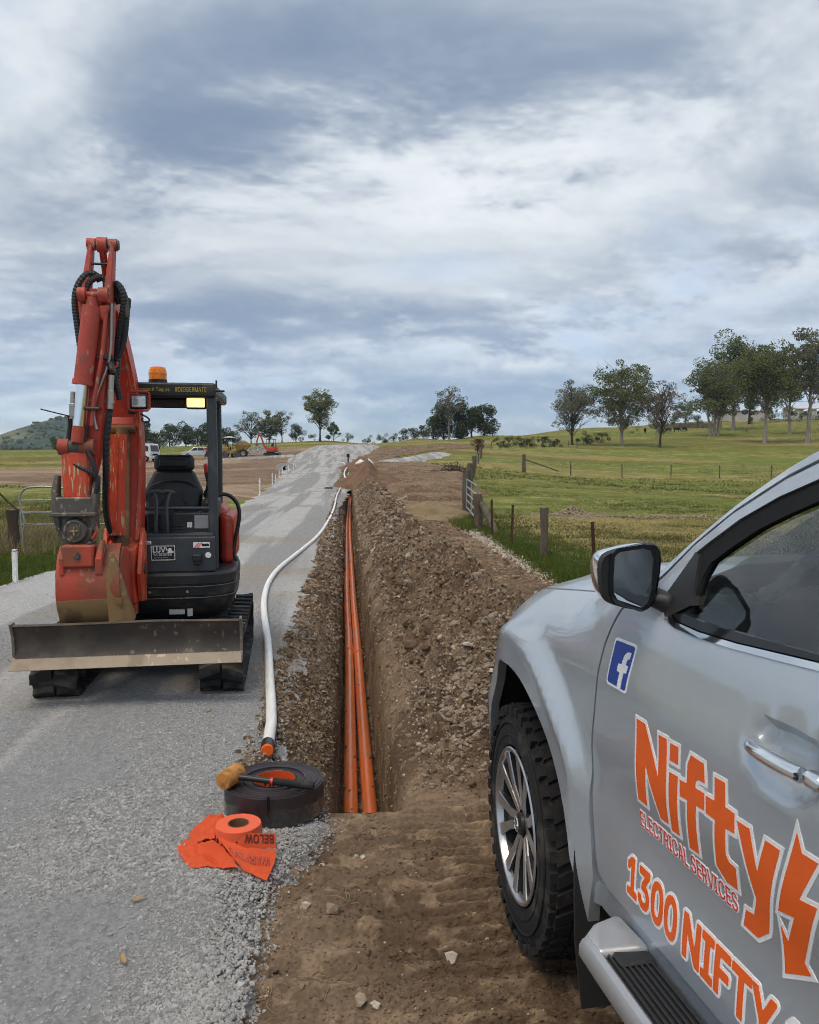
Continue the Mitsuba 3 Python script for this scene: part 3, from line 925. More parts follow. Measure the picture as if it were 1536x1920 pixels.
for sgn in (1, -1):
    put('front_wing', skin(FENDER, .022, 0, .03, sgn), 'silver_paint', truck, smooth=38)
    door = put('door', skin(DOOR_SKIN, .022, 0, .02, sgn, door_w), 'silver_paint', truck, smooth=32, label='front passenger door carrying the orange lettering' if sgn > 0 else None)
    win = [(u, z) for u, z in OPENING.buffer(-.001).exterior.coords]
    op = Polygon(win)
    # black sail with the mirror foot
    sail = Polygon([(.775, 1.200), (.824, 1.306), (.842, 1.300), (.885, 1.205), (.826, 1.172), (.812, 1.170)])
    glass = Polygon([(.880, 1.186), (.878, 1.225), (.873, 1.262), (.880, 1.290), (.925, 1.325), (.985, 1.366), (1.05, 1.398), (1.13, 1.432), (1.26, 1.480), (1.40, 1.514), (1.50, 1.525), (1.530, 1.518), (1.548, 1.40), (1.555, 1.205),
                     (1.272, 1.191), (1.106, 1.184), (.992, 1.179), (.93, 1.179)])
    seal = op.difference(glass).difference(sail.buffer(.002))
    put('window_seal', skin(seal.buffer(0) if seal.geom_type == 'Polygon' else max(seal.geoms, key=lambda g: g.area), .018, -.006, .02, sgn), 'soft_black', door, smooth=32)
    put('mirror_foot', skin(sail, .02, .002, .02, sgn), 'black_plastic', door, smooth=32)
    put('window', skin(glass.buffer(.006), .04, -.016, 0, sgn), 'tint_glass', door, smooth=True)
    belt = Polygon([(.815, 1.166), (.865, 1.157), (.951, 1.155), (1.074, 1.160), (1.197, 1.168), (1.279, 1.174), (1.60, 1.190), (1.60, 1.200), (1.279, 1.185), (1.197, 1.179), (1.074, 1.170), (.951, 1.1655), (.868, 1.168), (.83, 1.176)])
    put('chrome_strip', skin(belt, .012, .004, .01, sgn), 'chrome', door, smooth=25)
    belt2 = Polygon([(.835, 1.180), (.868, 1.1705), (.951, 1.168), (1.074, 1.1725), (1.197, 1.1815), (1.279, 1.1875), (1.59, 1.202), (1.59, 1.210), (1.279, 1.196), (1.10, 1.189), (.951, 1.184), (.88, 1.188)])
    put('black_strip', skin(belt2, .012, .003, .01, sgn), 'black_gloss', door, smooth=25)
    # handle: chrome grip over the bowl, end cap with the lock
    gp = spline([(1.183, .912, 1.028), (1.205, .928, 1.030), (1.245, .934, 1.031), (1.30, .934, 1.031), (1.332, .930, 1.031)], 22)
    gp[:, 1] *= sgn
    gr = tube(gp, np.interp(np.linspace(0, 1, 22), [0, .12, .5, 1], [.006, .011, .0125, .0125]), 14)
    gv = gr.vertices
    hd = put('handle', carmesh(gr if sgn > 0 else trimesh.Trimesh(gv, gr.faces, process=False)), 'chrome', door, smooth=50)
    put('end_cap', carmesh(rbox((.040, .030, .026), (1.356, .922 * sgn, 1.031), .009)), 'chrome', hd, smooth=50)
    put('lock', carmesh(lathe([(.001, .002), (.0055, .002), (.006, 0)], 16, 'y').apply_translation([1.334, .9405 * sgn, 1.031])), 'black_gloss', hd)
    # rear door and its window
    rd = put('rear_door', skin(REAR_DOOR.difference(REAR_OPEN), .05, 0, .02, sgn), 'silver_paint', truck, smooth=32)
    put('window', skin(REAR_OPEN.buffer(.004), .08, -.016, 0, sgn), 'tint_glass', rd, smooth=True)
    put('handle', carmesh(tube([(2.02, .935 * sgn, 1.04), (2.24, .935 * sgn, 1.04)], .012, 10)), 'chrome', rd, smooth=40)
    put('tub_side', skin(TUB, .06, 0, .04, sgn), 'silver_paint', truck, smooth=32)
    put('rear_pillar', skin(C_PILLAR, .05, 0, .04, sgn), 'silver_paint', truck, smooth=32)
    put('front_pillar', skin(PILLAR, .02, 0, .03, sgn, pillar_w), 'silver_paint', truck, smooth=40)
    put('door_gap', skin(LineString([(.69, 1.197), (.742, 1.250), (.802, 1.321), (.891, 1.395), (1.013, 1.468), (1.093, 1.502), (1.248, 1.557), (1.40, 1.597), (1.52, 1.615), (1.62, 1.612)]).buffer(.013), .02, -.022, 0, sgn), 'soft_black', truck, smooth=True)
    put('sill', skin(ROCKER, .03, -.012, .06, sgn), 'silver_paint', truck, smooth=32)
    # side step: silver outer rail and end, black ribbed tread
    st_ = key('side_step', truck)
    prof = [(1.005, .448), (1.018, .444), (1.026, .430), (1.026, .405), (1.014, .385), (.975, .378), (.90, .385), (.90, .400), (.985, .404), (.992, .436)]
    rail = []
    us = [.712, .722, .745, .80, 1.6, 2.35, 2.42, 2.44]
    sc = [.35, .72, .93, 1.0, 1.0, 1.0, .9, .5]
    pr = np.array(prof)
    V = np.array([[(u, (.90 + (a - .90) * (1 if k > 1 and k < 6 else q)) * sgn, .41 + (b - .41) * q) for a, b in pr] for k, (u, q) in enumerate(zip(us, sc))])
    npf = len(pr)
    i, j = np.meshgrid(np.arange(len(us) - 1), np.arange(npf), indexing='ij')
    q4 = np.stack([i * npf + j, i * npf + (j + 1) % npf, (i + 1) * npf + (j + 1) % npf, (i + 1) * npf + j], -1).reshape(-1, 4)
    m = tm((V.reshape(-1, 3), q4))
    put('rail', carmesh(m), 'silver_trim', st_, smooth=40)
    cap = hullpts([(.70, .915 * sgn, .438), (.715, .965 * sgn, .436), (.745, 1.000 * sgn, .428), (.79, .995 * sgn, .432), (.80, .905 * sgn, .436), (.715, .91 * sgn, .40), (.75, 1.0 * sgn, .40)], .016, 12)
    put('end_cap', carmesh(cap), 'silver_trim', st_, smooth=50)
    put('bracket', carmesh(cbox((.06, .20, .05), (.80, .80 * sgn, .40))), 'black_plastic', st_)
    pad = [cbox((1.60, .094, .016), (1.585, .944 * sgn, .424), .003), cbox((.09, .08, .012), (.805, .936 * sgn, .436), .005)]
    put('tread_pad', carmesh(cat(pad)), 'black_plastic', st_, smooth=30)
    for kk, ww in enumerate(np.linspace(.905, .984, 7)):
        put('rib', carmesh(cbox((1.58, .0055, .009), (1.595, ww * sgn, .435), .0018)), 'black_plastic', st_, smooth=30)
    # mirror
    mr = key('mirror', truck)
    ring = np.array([(1.018, 1.275), (1.012, 1.298), (.994, 1.311), (.90, 1.3275), (.881, 1.322), (.872, 1.302), (.874, 1.260), (.883, 1.202), (.899, 1.179), (.921, 1.178), (.992, 1.195), (1.011, 1.214)])
    glassring = np.array([(.985, 1.250), (.983, 1.297), (.973, 1.307), (.919, 1.314), (.899, 1.308), (.894, 1.292), (.898, 1.231), (.906, 1.201), (.920, 1.188), (.975, 1.207), (.984, 1.222)])
    c0 = ring.mean(0)
    loops = []
    for uu, f in ((.800, .94), (.795, .985), (.785, 1.0), (.75, .985), (.71, .90), (.675, .72), (.655, .45), (.650, .1)):
        loops.append(np.c_[np.full(len(ring), uu), (c0[0] + (ring[:, 0] - c0[0]) * f - (.8 - uu) * .12) * sgn, c0[1] + (ring[:, 1] - c0[1]) * f])
    V = np.array(loops)
    nr = len(ring)
    i, j = np.meshgrid(np.arange(len(loops) - 1), np.arange(nr), indexing='ij')
    q4 = np.stack([i * nr + j, (i + 1) * nr + j, (i + 1) * nr + (j + 1) % nr, i * nr + (j + 1) % nr], -1).reshape(-1, 4)
    if sgn < 0:
        q4 = q4[:, ::-1]
    def sub(vv, qq, n=2):
        mm = trimesh.Trimesh(vv, np.vstack([qq[:, [0, 1, 2]], qq[:, [0, 2, 3]]]), process=True)
        return mm.subdivide_loop(n)
    body = sub(V.reshape(-1, 3), q4[: 2 * nr])
    put('bezel', carmesh(body), 'black_plastic', mr, smooth=60)
    put('shell', carmesh(sub(V.reshape(-1, 3), q4[2 * nr:])), 'chrome', mr, smooth=60)
    gl = Polygon(glassring).buffer(-.004).buffer(.004)
    bezel = Polygon(ring).buffer(-.006)
    Pb, tb, _ = fill(bezel, .02)
    back = trimesh.Trimesh(np.c_[np.full(len(Pb), .797), Pb[:, 0] * sgn, Pb[:, 1]], tb if sgn > 0 else tb[:, ::-1], process=False)
    put('bezel', carmesh(back), 'black_plastic', mr)
    rim_ = unary_union([gl.buffer(.009)]).difference(gl)
    put('glass_rim', carmesh(prism(rim_, .008, (.799, 0, 0), (0, 1.0 * sgn, 0), (0, 0, 1))), 'black_gloss', mr)
    Pg, tg, _ = fill(gl, .012)
    cen = Pg.mean(0)
    bulge = .030 * ((Pg - cen) ** 2).sum(1) / .07 ** 2 * .12
    tilt = (Pg[:, 1] - cen[1]) * -.02 + (Pg[:, 0] - cen[0]) * .10
    put('mirror_glass', carmesh(trimesh.Trimesh(np.c_[.8025 - bulge * .6 + tilt * .2, Pg[:, 0] * sgn, Pg[:, 1]], tg if sgn > 0 else tg[:, ::-1], process=False)), 'mirror_silver', mr, smooth=True)
    arm = hullpts([(.775, .885 * sgn, 1.205), (.80, .86 * sgn, 1.20), (.735, .895 * sgn, 1.222), (.74, .85 * sgn, 1.20), (.80, .85 * sgn, 1.185)], .018, 10)
    put('mirror_arm', carmesh(arm), 'black_plastic', mr, smooth=50)
    put_wheel(.0, .357, sgn, .06 if sgn > 0 else -.06)
    put_wheel(3.15, .357, sgn)
    # wheel arch liners and mud flap
    for uc in (.015, 3.13):
        a = np.radians(np.linspace(-20, 200, 36))
        X, Wd = np.meshgrid(a, [.60, .75, .89], indexing='ij')
        Uw, Zw_ = uc + .508 * np.cos(X), .36 + .523 * np.sin(X)
        Wd = np.where(Wd > .8, np.minimum(car_w(Uw, Zw_) - .004, .93), Wd)
        V = np.stack([Uw, Wd * sgn, Zw_], -1)
        i, j = np.meshgrid(np.arange(35), np.arange(2), indexing='ij')
        q4 = np.stack([i * 3 + j, i * 3 + j + 1, (i + 1) * 3 + j + 1, (i + 1) * 3 + j], -1).reshape(-1, 4)
        put('arch_liner', carmesh(tm((V.reshape(-1, 3), q4))), 'soft_black', truck, smooth=True)
        back = Polygon(arc(uc, .36, .515, .53, -20, 200, 30))
        put('arch_liner', carmesh(prism(back, .01, (0, .60 * sgn, 0), (1, 0, 0), (0, 0, 1))), 'soft_black', truck)
    flap = prism(Polygon([(.67, .14), (.935, .14), (.945, .30), (.94, .52), (.70, .62), (.66, .50)]), .008, (.505, 0, 0), (0, 1.0 * sgn, 0), (0, 0, 1))
    v = flap.vertices
    flap.vertices = np.c_[v[:, 0] + .05 * np.clip((.45 - v[:, 2]) / .3, 0, 1), v[:, 1], v[:, 2]]
    put('mud_flap', carmesh(flap), 'black_plastic', truck, smooth=30)
    # inner door panel, dark
    ip = DOOR.intersection(box(0, 0, 2, 1.165)).buffer(-.01)
    put('door_lining', skin(ip, .08, -.075, .02, sgn), 'cabin_grey', door, smooth=30)
    ip2 = REAR_DOOR.intersection(box(0, 0, 3, 1.18)).buffer(-.01)
    put('door_lining', skin(ip2, .1, -.075, .02, sgn), 'cabin_grey', rd, smooth=30)
    put('window_sill', carmesh(cbox((.80, .075, .02), (1.20, .835 * sgn, 1.152), .006)), 'cabin_grey', door)
    gh = spline([(.90, .70 * sgn, 1.225), (.985, .685 * sgn, 1.285), (1.06, .665 * sgn, 1.322), (1.105, .66 * sgn, 1.306), (1.16, .655 * sgn, 1.304), (1.205, .65 * sgn, 1.316), (1.235, .645 * sgn, 1.342), (1.238, .64 * sgn, 1.368), (1.27, .63 * sgn, 1.41)], 40)
    put('grab_handle', carmesh(tube(gh, .016, 10)), 'cabin_pale', truck, smooth=50)

# lettering on the left door
ldoor = truck + '__door'
outline = unary_union([Polygon(p).buffer(.0075, join_style='mitre', mitre_limit=3) for p in LETTERS[:-1]])
letters(outline, ldoor, 'lettering_outline', 'decal_white', .0012)
for p in LETTERS[:-1]:
    letters(Polygon(p), ldoor, 'lettering', 'decal_orange', .0022)
letters(Polygon(LETTERS[-1]).buffer(.0075, join_style='mitre', mitre_limit=4), ldoor, 'lightning_bolt_outline', 'decal_white', .0012)
letters(Polygon(LETTERS[-1]), ldoor, 'lightning_bolt', 'decal_orange', .0022)
g = placed_text('ELECTRICAL SERVICES', .788, 1.142, .7085, .7435, False)
letters(g.buffer(.0022), ldoor, 'lettering_outline', 'decal_white', .0012)
letters(g.buffer(-.0002), ldoor, 'small_lettering', 'decal_red', .0022)
g = unary_union([placed_text('1300', .738, .948, .534, .622), placed_text('NIFTY', .974, 1.256, .534, .620)])
letters(g.buffer(.0078), ldoor, 'lettering_outline', 'decal_white', .0012)
letters(g.buffer(.0015), ldoor, 'lettering', 'decal_orange', .0022)
g = placed_text('1', 1.285, 1.32, .534, .62)
letters(g.buffer(.0078), ldoor, 'lettering_outline', 'decal_white', .0012)
fb = Polygon([(.641, 1.087), (.741, 1.091), (.733, .986), (.636, .984)])
letters(fb.buffer(-.006).buffer(.009), ldoor, 'sticker_border', 'decal_white', .0010)
letters(fb.buffer(-.009).buffer(.006), ldoor, 'blue_sticker', 'decal_blue', .0018)
fl = Polygon([(.690, .984), (.694, 1.021), (.679, 1.022), (.679, 1.039), (.695, 1.040), (.698, 1.058), (.707, 1.069), (.727, 1.0735), (.726, 1.058), (.716, 1.055), (.7135, 1.0425), (.725, 1.043), (.724, 1.026), (.712, 1.0245), (.708, .984)])
letters(fl, ldoor, 'sticker_letter', 'decal_white', .0026)

# bonnet, windscreen, roof
uu = np.linspace(-.95, .60, 60)
ww = np.linspace(-1, 1, 61)
U, Wn = np.meshgrid(uu, ww, indexing='ij')
half = np.array([float(car_w(np.array([a]), np.array([float(_zt(a)) - .002]))[0]) for a in uu])[:, None] - .006
half = np.minimum(half, .80 - .0 * half)
back = .60 - .14 * (1 - Wn ** 2)
Ub = -.95 + (U + .95) / 1.55 * (back + .95)
Zb = _zt(Ub) + .004 + .088 * (1 - np.abs(Wn) ** 2.2) - .02 * np.exp(-((Wn - 0) / .3) ** 2) * 0 + .012 * np.exp(-((np.abs(Wn) - .62) / .1) ** 2)
v, q = grid_mesh(Ub, Wn * half, Zb)
put('bonnet', carmesh(tm((v, q))), 'silver_paint', truck, smooth=True)
edge = [(Ub[:, -1], (Wn * half)[:, -1], Zb[:, -1]), (Ub[:, 0], (Wn * half)[:, 0], Zb[:, 0])]
for a, b, c in edge:
    v, q = grid_mesh(np.stack([a, a]), np.stack([b, b]), np.stack([c, c - .03]))
    put('bonnet_edge', carmesh(tm((v, q))), 'silver_paint', truck, smooth=True)


def screen(u_low, u_top, z_low, z_top, w_low, w_top, bow, n=24):
    a, b = np.meshgrid(np.linspace(0, 1, n), np.linspace(-1, 1, n), indexing='ij')
    w = (w_low + (w_top - w_low) * a) * b
    u = u_low + (u_top - u_low) * a + bow * b ** 2
    z = z_low + (z_top - z_low) * a - .03 * b ** 2 * a
    return grid_mesh(u, w, z)


v, q = screen(.50, 1.22, 1.175, 1.665, .78, .625, .20)
put('windscreen', carmesh(tm((v, q))), 'tint_glass', truck, smooth=True)
put('cowl', carmesh(hullpts([(.46, 0, 1.17), (.66, .78, 1.15), (.66, -.78, 1.15), (.50, 0, 1.17), (.72, .80, 1.15), (.72, -.80, 1.15), (.5, .5, 1.05), (.5, -.5, 1.05)], .012)), 'black_plastic', truck, smooth=40)
a, b = np.meshgrid(np.linspace(0, 1, 40), np.linspace(-1, 1, 40), indexing='ij')
rw = .655 - .02 * a
Ur = 1.22 + 1.06 * a + .16 * b ** 2 * (1 - a) ** 2
v, q = grid_mesh(Ur, rw * b, 1.665 + .075 * np.sin(np.clip(a * 2.6, 0, np.pi) * .8) - .035 * b ** 4 - .03 * a ** 3)
put('roof', carmesh(tm((v, q))), 'silver_paint', truck, smooth=True)
v2 = v.copy()
v2[:, 2] -= .03
put('roof_lining', carmesh(tm((v2, q))), 'cabin_pale', truck, smooth=True)
v, q = screen(2.42, 2.28, 1.15, 1.62, .80, .62, -.02, 10)
put('rear_window', carmesh(tm((v, q))), 'tint_glass', truck, smooth=True)
# cabin
put('floor_pan', carmesh(cbox((3.0, 1.66, .06), (1.45, 0, .42))), 'soft_black', truck)
put('firewall', carmesh(cbox((.04, 1.60, .62), (.52, 0, .80))), 'soft_black', truck)
put('cab_back', carmesh(cbox((.05, 1.62, .70), (2.38, 0, .80))), 'cabin_grey', truck)
dash = hullpts([(.60, -.74, 1.14), (.60, .74, 1.14), (.84, -.74, 1.165), (.84, .74, 1.165), (1.00, -.74, 1.10), (1.00, .74, 1.10), (.98, -.74, .86), (.98, .74, .86), (.6, .7, .8), (.6, -.7, .8)], .035, 10)
put('dashboard', carmesh(dash), 'cabin_grey', truck, smooth=40)
put('dashboard', carmesh(hullpts([(.80, -.62, 1.19), (.80, -.22, 1.19), (.98, -.60, 1.18), (.98, -.24, 1.18)], .035, 10)), 'cabin_grey', truck, smooth=40)
for wv in (.66, .10, -.10, -.68):
    put('air_vent', carmesh(cat([lathe([(.030, 0), (.036, .004), (.042, .004), (.044, 0)], 30, 'x').apply_translation([1.035, wv, 1.07])] + [cbox((.01, .06, .004), (1.03, wv, 1.05 + .012 * k), .001) for k in range(4)])), 'silver_trim', truck, smooth=30)
th = np.linspace(0, 2 * np.pi, 40)[:-1]
sw = np.stack([1.10 + .06 * np.sin(th), -.40 + .185 * np.cos(th), 1.02 + .175 * np.sin(th)], 1)
stw = put('steering_wheel', carmesh(tube(sw, .015, 10, closed=True)), 'cabin_grey', truck, smooth=50)
put('spoke', carmesh(cat([rbox((.04, .34, .04), (1.10, -.40, 1.02), .015), rbox((.05, .12, .12), (1.09, -.40, 1.01), .03)])), 'cabin_grey', stw, smooth=40)
for ws in (.37, -.37):
    for us0 in (1.45, 2.12):
        if us0 > 2 and ws < 0:
            continue
        wid = .50 if us0 < 2 else 1.3
        cw = ws if us0 < 2 else 0
        so = key('seat', truck)
        put('cushion', carmesh(rbox((.50, wid, .16), (us0 - .06, cw, .72), .06)), 'seat_fabric', so, smooth=50)
        put('backrest', carmesh(rbox((.14, wid, .62), (us0 + .20, cw, 1.03), .06, rotm([0, 1, 0], 14))), 'seat_fabric', so, smooth=50)
        for hw in ((0,) if us0 < 2 else (-.38, .38)):
            put('headrest', carmesh(rbox((.10, .26, .17), (us0 + .30, cw + hw, 1.42), .045, rotm([0, 1, 0], 10))), 'seat_fabric', so, smooth=50)
# front, rear, load bed (mostly out of the picture)
put('front_bumper', carmesh(hullpts([(-.78, .58, .35), (-.78, -.58, .35), (-.98, .5, .40), (-.98, -.5, .40), (-.95, .55, .66), (-.95, -.55, .66), (-.80, .60, .66), (-.80, -.60, .66)], .04, 10)), 'silver_paint', truck, smooth=40)
put('grille', carmesh(hullpts([(-.93, .42, .68), (-.93, -.42, .68), (-.90, .48, .88), (-.90, -.48, .88), (-.8, .4, .7), (-.8, -.4, .7)], .02, 8)), 'black_gloss', truck, smooth=40)
for s in (1, -1):
    put('headlight', carmesh(hullpts([(-.90, .46 * s, .72), (-.84, .58 * s, .76), (-.74, .63 * s, .86), (-.86, .48 * s, .84), (-.72, .5 * s, .78)], .02, 8)), 'lens_clear', truck, smooth=40)
    put('tail_light', carmesh(rbox((.08, .12, .34), (4.22, .80 * s, .95), .02)), 'tail_red', truck, smooth=40)
    put('bed_wall', carmesh(cbox((1.80, .03, .46), (3.34, .76 * s, .92))), 'black_plastic', truck)
    put('bed_rail', carmesh(cbox((1.82, .16, .03), (3.34, .825 * s, 1.165))), 'silver_paint', truck)
put('bed_floor', carmesh(cbox((1.80, 1.55, .04), (3.34, 0, .70))), 'black_plastic', truck)
put('tailgate', carmesh(cbox((.06, 1.50, .50), (4.22, 0, .92))), 'silver_paint', truck)
put('bed_front', carmesh(cbox((.04, 1.55, .48), (2.45, 0, .92))), 'silver_paint', truck)
put('rear_bumper', carmesh(rbox((.12, 1.60, .16), (4.32, 0, .56), .04)), 'chrome', truck, smooth=40)
put('chassis', carmesh(cat([cbox((4.6, .10, .14), (1.7, .45, .46)), cbox((4.6, .10, .14), (1.7, -.45, .46)), rod((0, -.7, .36), (0, .7, .36), .05), rod((3.15, -.7, .36), (3.15, .7, .36), .06), cbox((.9, .9, .4), (0, 0, .72))])), 'soft_black', truck)
# ------------------------------------------------------------------ the mini excavator on the left
# its own frame: x to its left hand (right in the picture), y backwards, z up; the slewing axis stands at DGO
DGO, DGA = (-1.80, 5.83), math.radians(8.5)
_dg = np.eye(4)
_dg[:2, :2] = [[math.cos(DGA), -math.sin(DGA)], [math.sin(DGA), math.cos(DGA)]]
_dg[:2, 3] = DGO


def worn(base, chip, dirt, chips=.5, dirty=.5, s=9.0):
    def f(p, n, uv):
        a = fbm(p.x * s, p.y * s, p.z * s * .8, 4)
        b = fbm(p.x * s * 4.5 + 9, p.y * s * 4.5, p.z * s * 2.2, 3)
        c = fbm(p.x * 2.1 + 3, p.y * 2.1, p.z * 2.6, 4)
        col = C3(*base) * (.70 + .36 * c + .24 * fbm(p.x * 16, p.y * 16, p.z * 11, 3))
        col = mix(col, C3(*dirt), smoothstep(.62 - .22 * dirty, .80 - .1 * dirty, a) * .75)
        return mix(col, C3(*chip), smoothstep(.70 - .10 * chips, .74 - .10 * chips, b) * smoothstep(.40, .62, c))
    return proc(f)


mat('red_paint', P_(worn((.44, .038, .020), (.30, .20, .15), (.20, .055, .03), .10, .25, 14), .42, 0, .5))
_wo = worn((.62, .080, .022), (.46, .38, .28), (.30, .09, .04), .45, .45, 22)


def _scratched(p, n, uv):
    a = fbm(p.x * 130, p.y * 130, p.z * 9, 3)
    b = fbm(p.x * 8, p.y * 8, p.z * 5, 3)
    c = fbm(p.x * 19, p.y * 19, p.z * 13, 4)
    col = C3(.56, .060, .021) * (.72 + .5 * b)
    col = mix(col, C3(.26, .09, .045), smoothstep(.54, .72, c) * .7)
    return mix(col, C3(.48, .40, .22), smoothstep(.60, .66, a) * smoothstep(.44, .56, b))


mat('orange_paint', P_(proc(_scratched), .42, 0, .5))
mat('faded_red', P_(worn((.42, .068, .047), (.36, .24, .18), (.24, .08, .055), .3, .5), .55, 0, .4))
mat('bucket_red', P_(worn((.40, .060, .036), (.30, .22, .16), (.15, .075, .04), .30, 1.0, 8), .6, 0, .4))
mat('worn_steel', bumped(P_(worn((.235, .145, .062), (.34, .26, .17), (.085, .050, .028), .40, .8, 9), .62, .15, .4), lambda p, n, uv: fbm(p.x * 40, p.y * 40, p.z * 40, 3), .002, 1e-3))
mat('blade_steel', bumped(P_(worn((.070, .058, .050), (.20, .17, .14), (.120, .095, .072), .30, .7, 9), .5, .25, .45), lambda p, n, uv: fbm(p.x * 30, p.y * 30, p.z * 30, 3), .0012, 1e-3))
mat('blade_edge', P_(worn((.23, .195, .155), (.36, .31, .26), (.14, .11, .085), .5, .6, 8), .5, .3, .45))
mat('grey_steel', bumped(P_(worn((.10, .092, .082), (.26, .21, .16), (.055, .046, .038), .5, .7, 10), .55, .3, .45), lambda p, n, uv: fbm(p.x * 50, p.y * 50, p.z * 50, 3), .001, 1e-3))
mat('digger_black', P_(proc(lambda p, n, uv: mix(C3(.016, .018, .021), C3(.055, .052, .048), smoothstep(.52, .76, fbm(p.x * 6, p.y * 6, p.z * 6, 4)))), .42, 0, .45))
mat('slate_grey', P_(proc(lambda p, n, uv: mix(C3(.042, .050, .058), C3(.10, .10, .098), smoothstep(.55, .8, fbm(p.x * 7, p.y * 7, p.z * 4, 4)))), .42, 0, .45))
mat('seat_vinyl', bumped(P_((.016, .018, .022), .38, 0, .5), lambda p, n, uv: noise(p.x * 400, p.y * 400, p.z * 400), .0004, 6e-4))
mat('track_rubber', bumped(P_(proc(lambda p, n, uv: mix(C3(.020, .021, .023), C3(.095, .085, .072), smoothstep(.46, .74, fbm(p.x * 9, p.y * 9, p.z * 9, 4)))), .75, 0, .3), lambda p, n, uv: fbm(p.x * 70, p.y * 70, p.z * 70, 2), .002, 1e-3))
mat('hose', P_((.022, .023, .026), .5, 0, .4))
mat('rod_chrome', P_((.80, .82, .84), .10, 1.0))
mat('zinc', P_((.40, .38, .34), .4, .7))
mat('amber_lens', P_((.80, .22, .01), .15, 0, .5, clearcoat=.6))
mat('decal_yellow', P_((.55, .40, .03), .5))
mat('decal_grey', P_((.38, .39, .40), .5))
mat('red_plastic', P_((.55, .03, .02), .35))


digger = thing('mini_excavator', 'orange mini excavator with raised arm and lowered bucket standing on the gravel road', 'excavator')


def dput(name, m, mt, parent=None, smooth=30, label=None):
    m = tm(m).copy()
    m.apply_transform(_dg)
    return put(name, m, mt, parent or digger, smooth=smooth, label=label)


def sweep(path, w, d, r=.012, n=1):
    """rounded box section swept along a path: w across x, d in the plane of the path; convex pieces joined"""
    path = np.asarray(path, float)
    w, d = np.broadcast_to(w, len(path)), np.broadcast_to(d, len(path))
    t = np.gradient(path, axis=0)
    t /= np.linalg.norm(t, axis=1, keepdims=True)
    X = np.array([1.0, 0, 0]) - t * t[:, :1]
    X /= np.linalg.norm(X, axis=1, keepdims=True)
    Y = np.cross(t, X)
    out = []
    prof = []
    for a, b, c in zip(range(len(path)), w, d):
        hw, hd = b / 2, c / 2
        q = [(-hw + r, -hd), (hw - r, -hd), (hw, -hd + r), (hw, hd - r), (hw - r, hd), (-hw + r, hd), (-hw, hd - r), (-hw, -hd + r)]
        prof.append([path[a] + x * X[a] + y * Y[a] for x, y in q])
    V = np.array(prof)
    n_, m_ = V.shape[:2]
    i, j = np.meshgrid(np.arange(n_ - 1), np.arange(m_), indexing='ij')
    qd = np.stack([i * m_ + j, i * m_ + (j + 1) % m_, (i + 1) * m_ + (j + 1) % m_, (i + 1) * m_ + j], -1).reshape(-1, 4)
    f = [qd[:, [0, 1, 2]], qd[:, [0, 2, 3]]]
    k = np.arange(1, m_ - 1)
    f += [np.stack([0 * k, k + 1, k], 1), np.stack([0 * k, k, k + 1], 1) + (n_ - 1) * m_]
    return trimesh.Trimesh(V.reshape(-1, 3), np.vstack(f), process=False)


def pinx(x0, x1, y, z, r, sides=18):
    return rod((x0, y, z), (x1, y, z), r, sides)


# --- tracks: belt, lugs, frame, idlers
def track_path(n, r=.185, y0=-.645, y1=.645, zc=.205):
    L = (y1 - y0)
    per = 2 * L + 2 * np.pi * r
    out = []
    for q in np.arange(n) / n * per:
        if q < L:
            out.append((y0 + q, zc - r, math.pi * 1.5))
        elif q < L + np.pi * r:
            a = -math.pi / 2 + (q - L) / r
            out.append((y1 + r * math.cos(a), zc + r * math.sin(a), a))
        elif q < 2 * L + np.pi * r:
            out.append((y1 - (q - L - np.pi * r), zc + r - .02 * math.sin((q - L - np.pi * r) / L * math.pi), math.pi / 2))
        else:
            a = math.pi / 2 + (q - 2 * L - np.pi * r) / r
            out.append((y0 + r * math.cos(a), zc + r * math.sin(a), a))
    return out


for xc in (-.505, .497):
    tr_ = key('track', digger)
    pa = track_path(96, .178)
    V = []
    for y, z, a in pa:
        cy, cz = math.cos(a), math.sin(a)
        V += [(xc - .135, y, z), (xc + .135, y, z), (xc + .135, y - .024 * cy, z - .024 * cz), (xc - .135, y - .024 * cy, z - .024 * cz)]
    n = len(pa)
    i, j = np.meshgrid(np.arange(n), np.arange(4), indexing='ij')
    q4 = np.stack([i * 4 + j, i * 4 + (j + 1) % 4, ((i + 1) % n) * 4 + (j + 1) % 4, ((i + 1) % n) * 4 + j], -1).reshape(-1, 4)
    dput('belt', tm((np.array(V), q4)), 'track_rubber', tr_, smooth=35)
    lugs = track_path(28, .192)
    for k, (y, z, a) in enumerate(lugs):
        cy, cz = math.cos(a), math.sin(a)
        ty, tz = -cz, cy
        for s in (-1, 1):
            off = .018 * s
            pts = []
            for xx, sk in ((.006, -.012), (.070, .0), (.136, .030)):
                for e in (-1, 1):
                    for hgt, wd in ((-.016, .042), (.018, .032)):
                        o = off + sk + e * wd
                        pts.append((xc + s * xx, y + ty * o + cy * hgt, z + tz * o + cz * hgt))
            dput('lug', hullpts(pts), 'track_rubber', tr_, smooth=False)
    dput('track_frame', cat([cbox((.12, 1.20, .16), (xc, 0, .20)), cbox((.20, 1.0, .06), (xc, 0, .29))]), 'digger_black', tr_)
    for yy in (-.645, .645):
        dput('idler', pinx(xc - .06, xc + .06, yy, .205, .145, 28), 'grey_steel', tr_)
    for yy in (-.36, -.12, .12, .36):
        dput('roller', pinx(xc - .07, xc + .07, yy, .095, .055, 16), 'grey_steel', tr_)
dput('undercarriage', cat([cbox((.80, .62, .16), (0, 0, .31), .03), cbox((.56, .9, .12), (0, 0, .33), .03), rod((0, 0, .38), (0, 0, .49), .30, 36)]), 'digger_black')

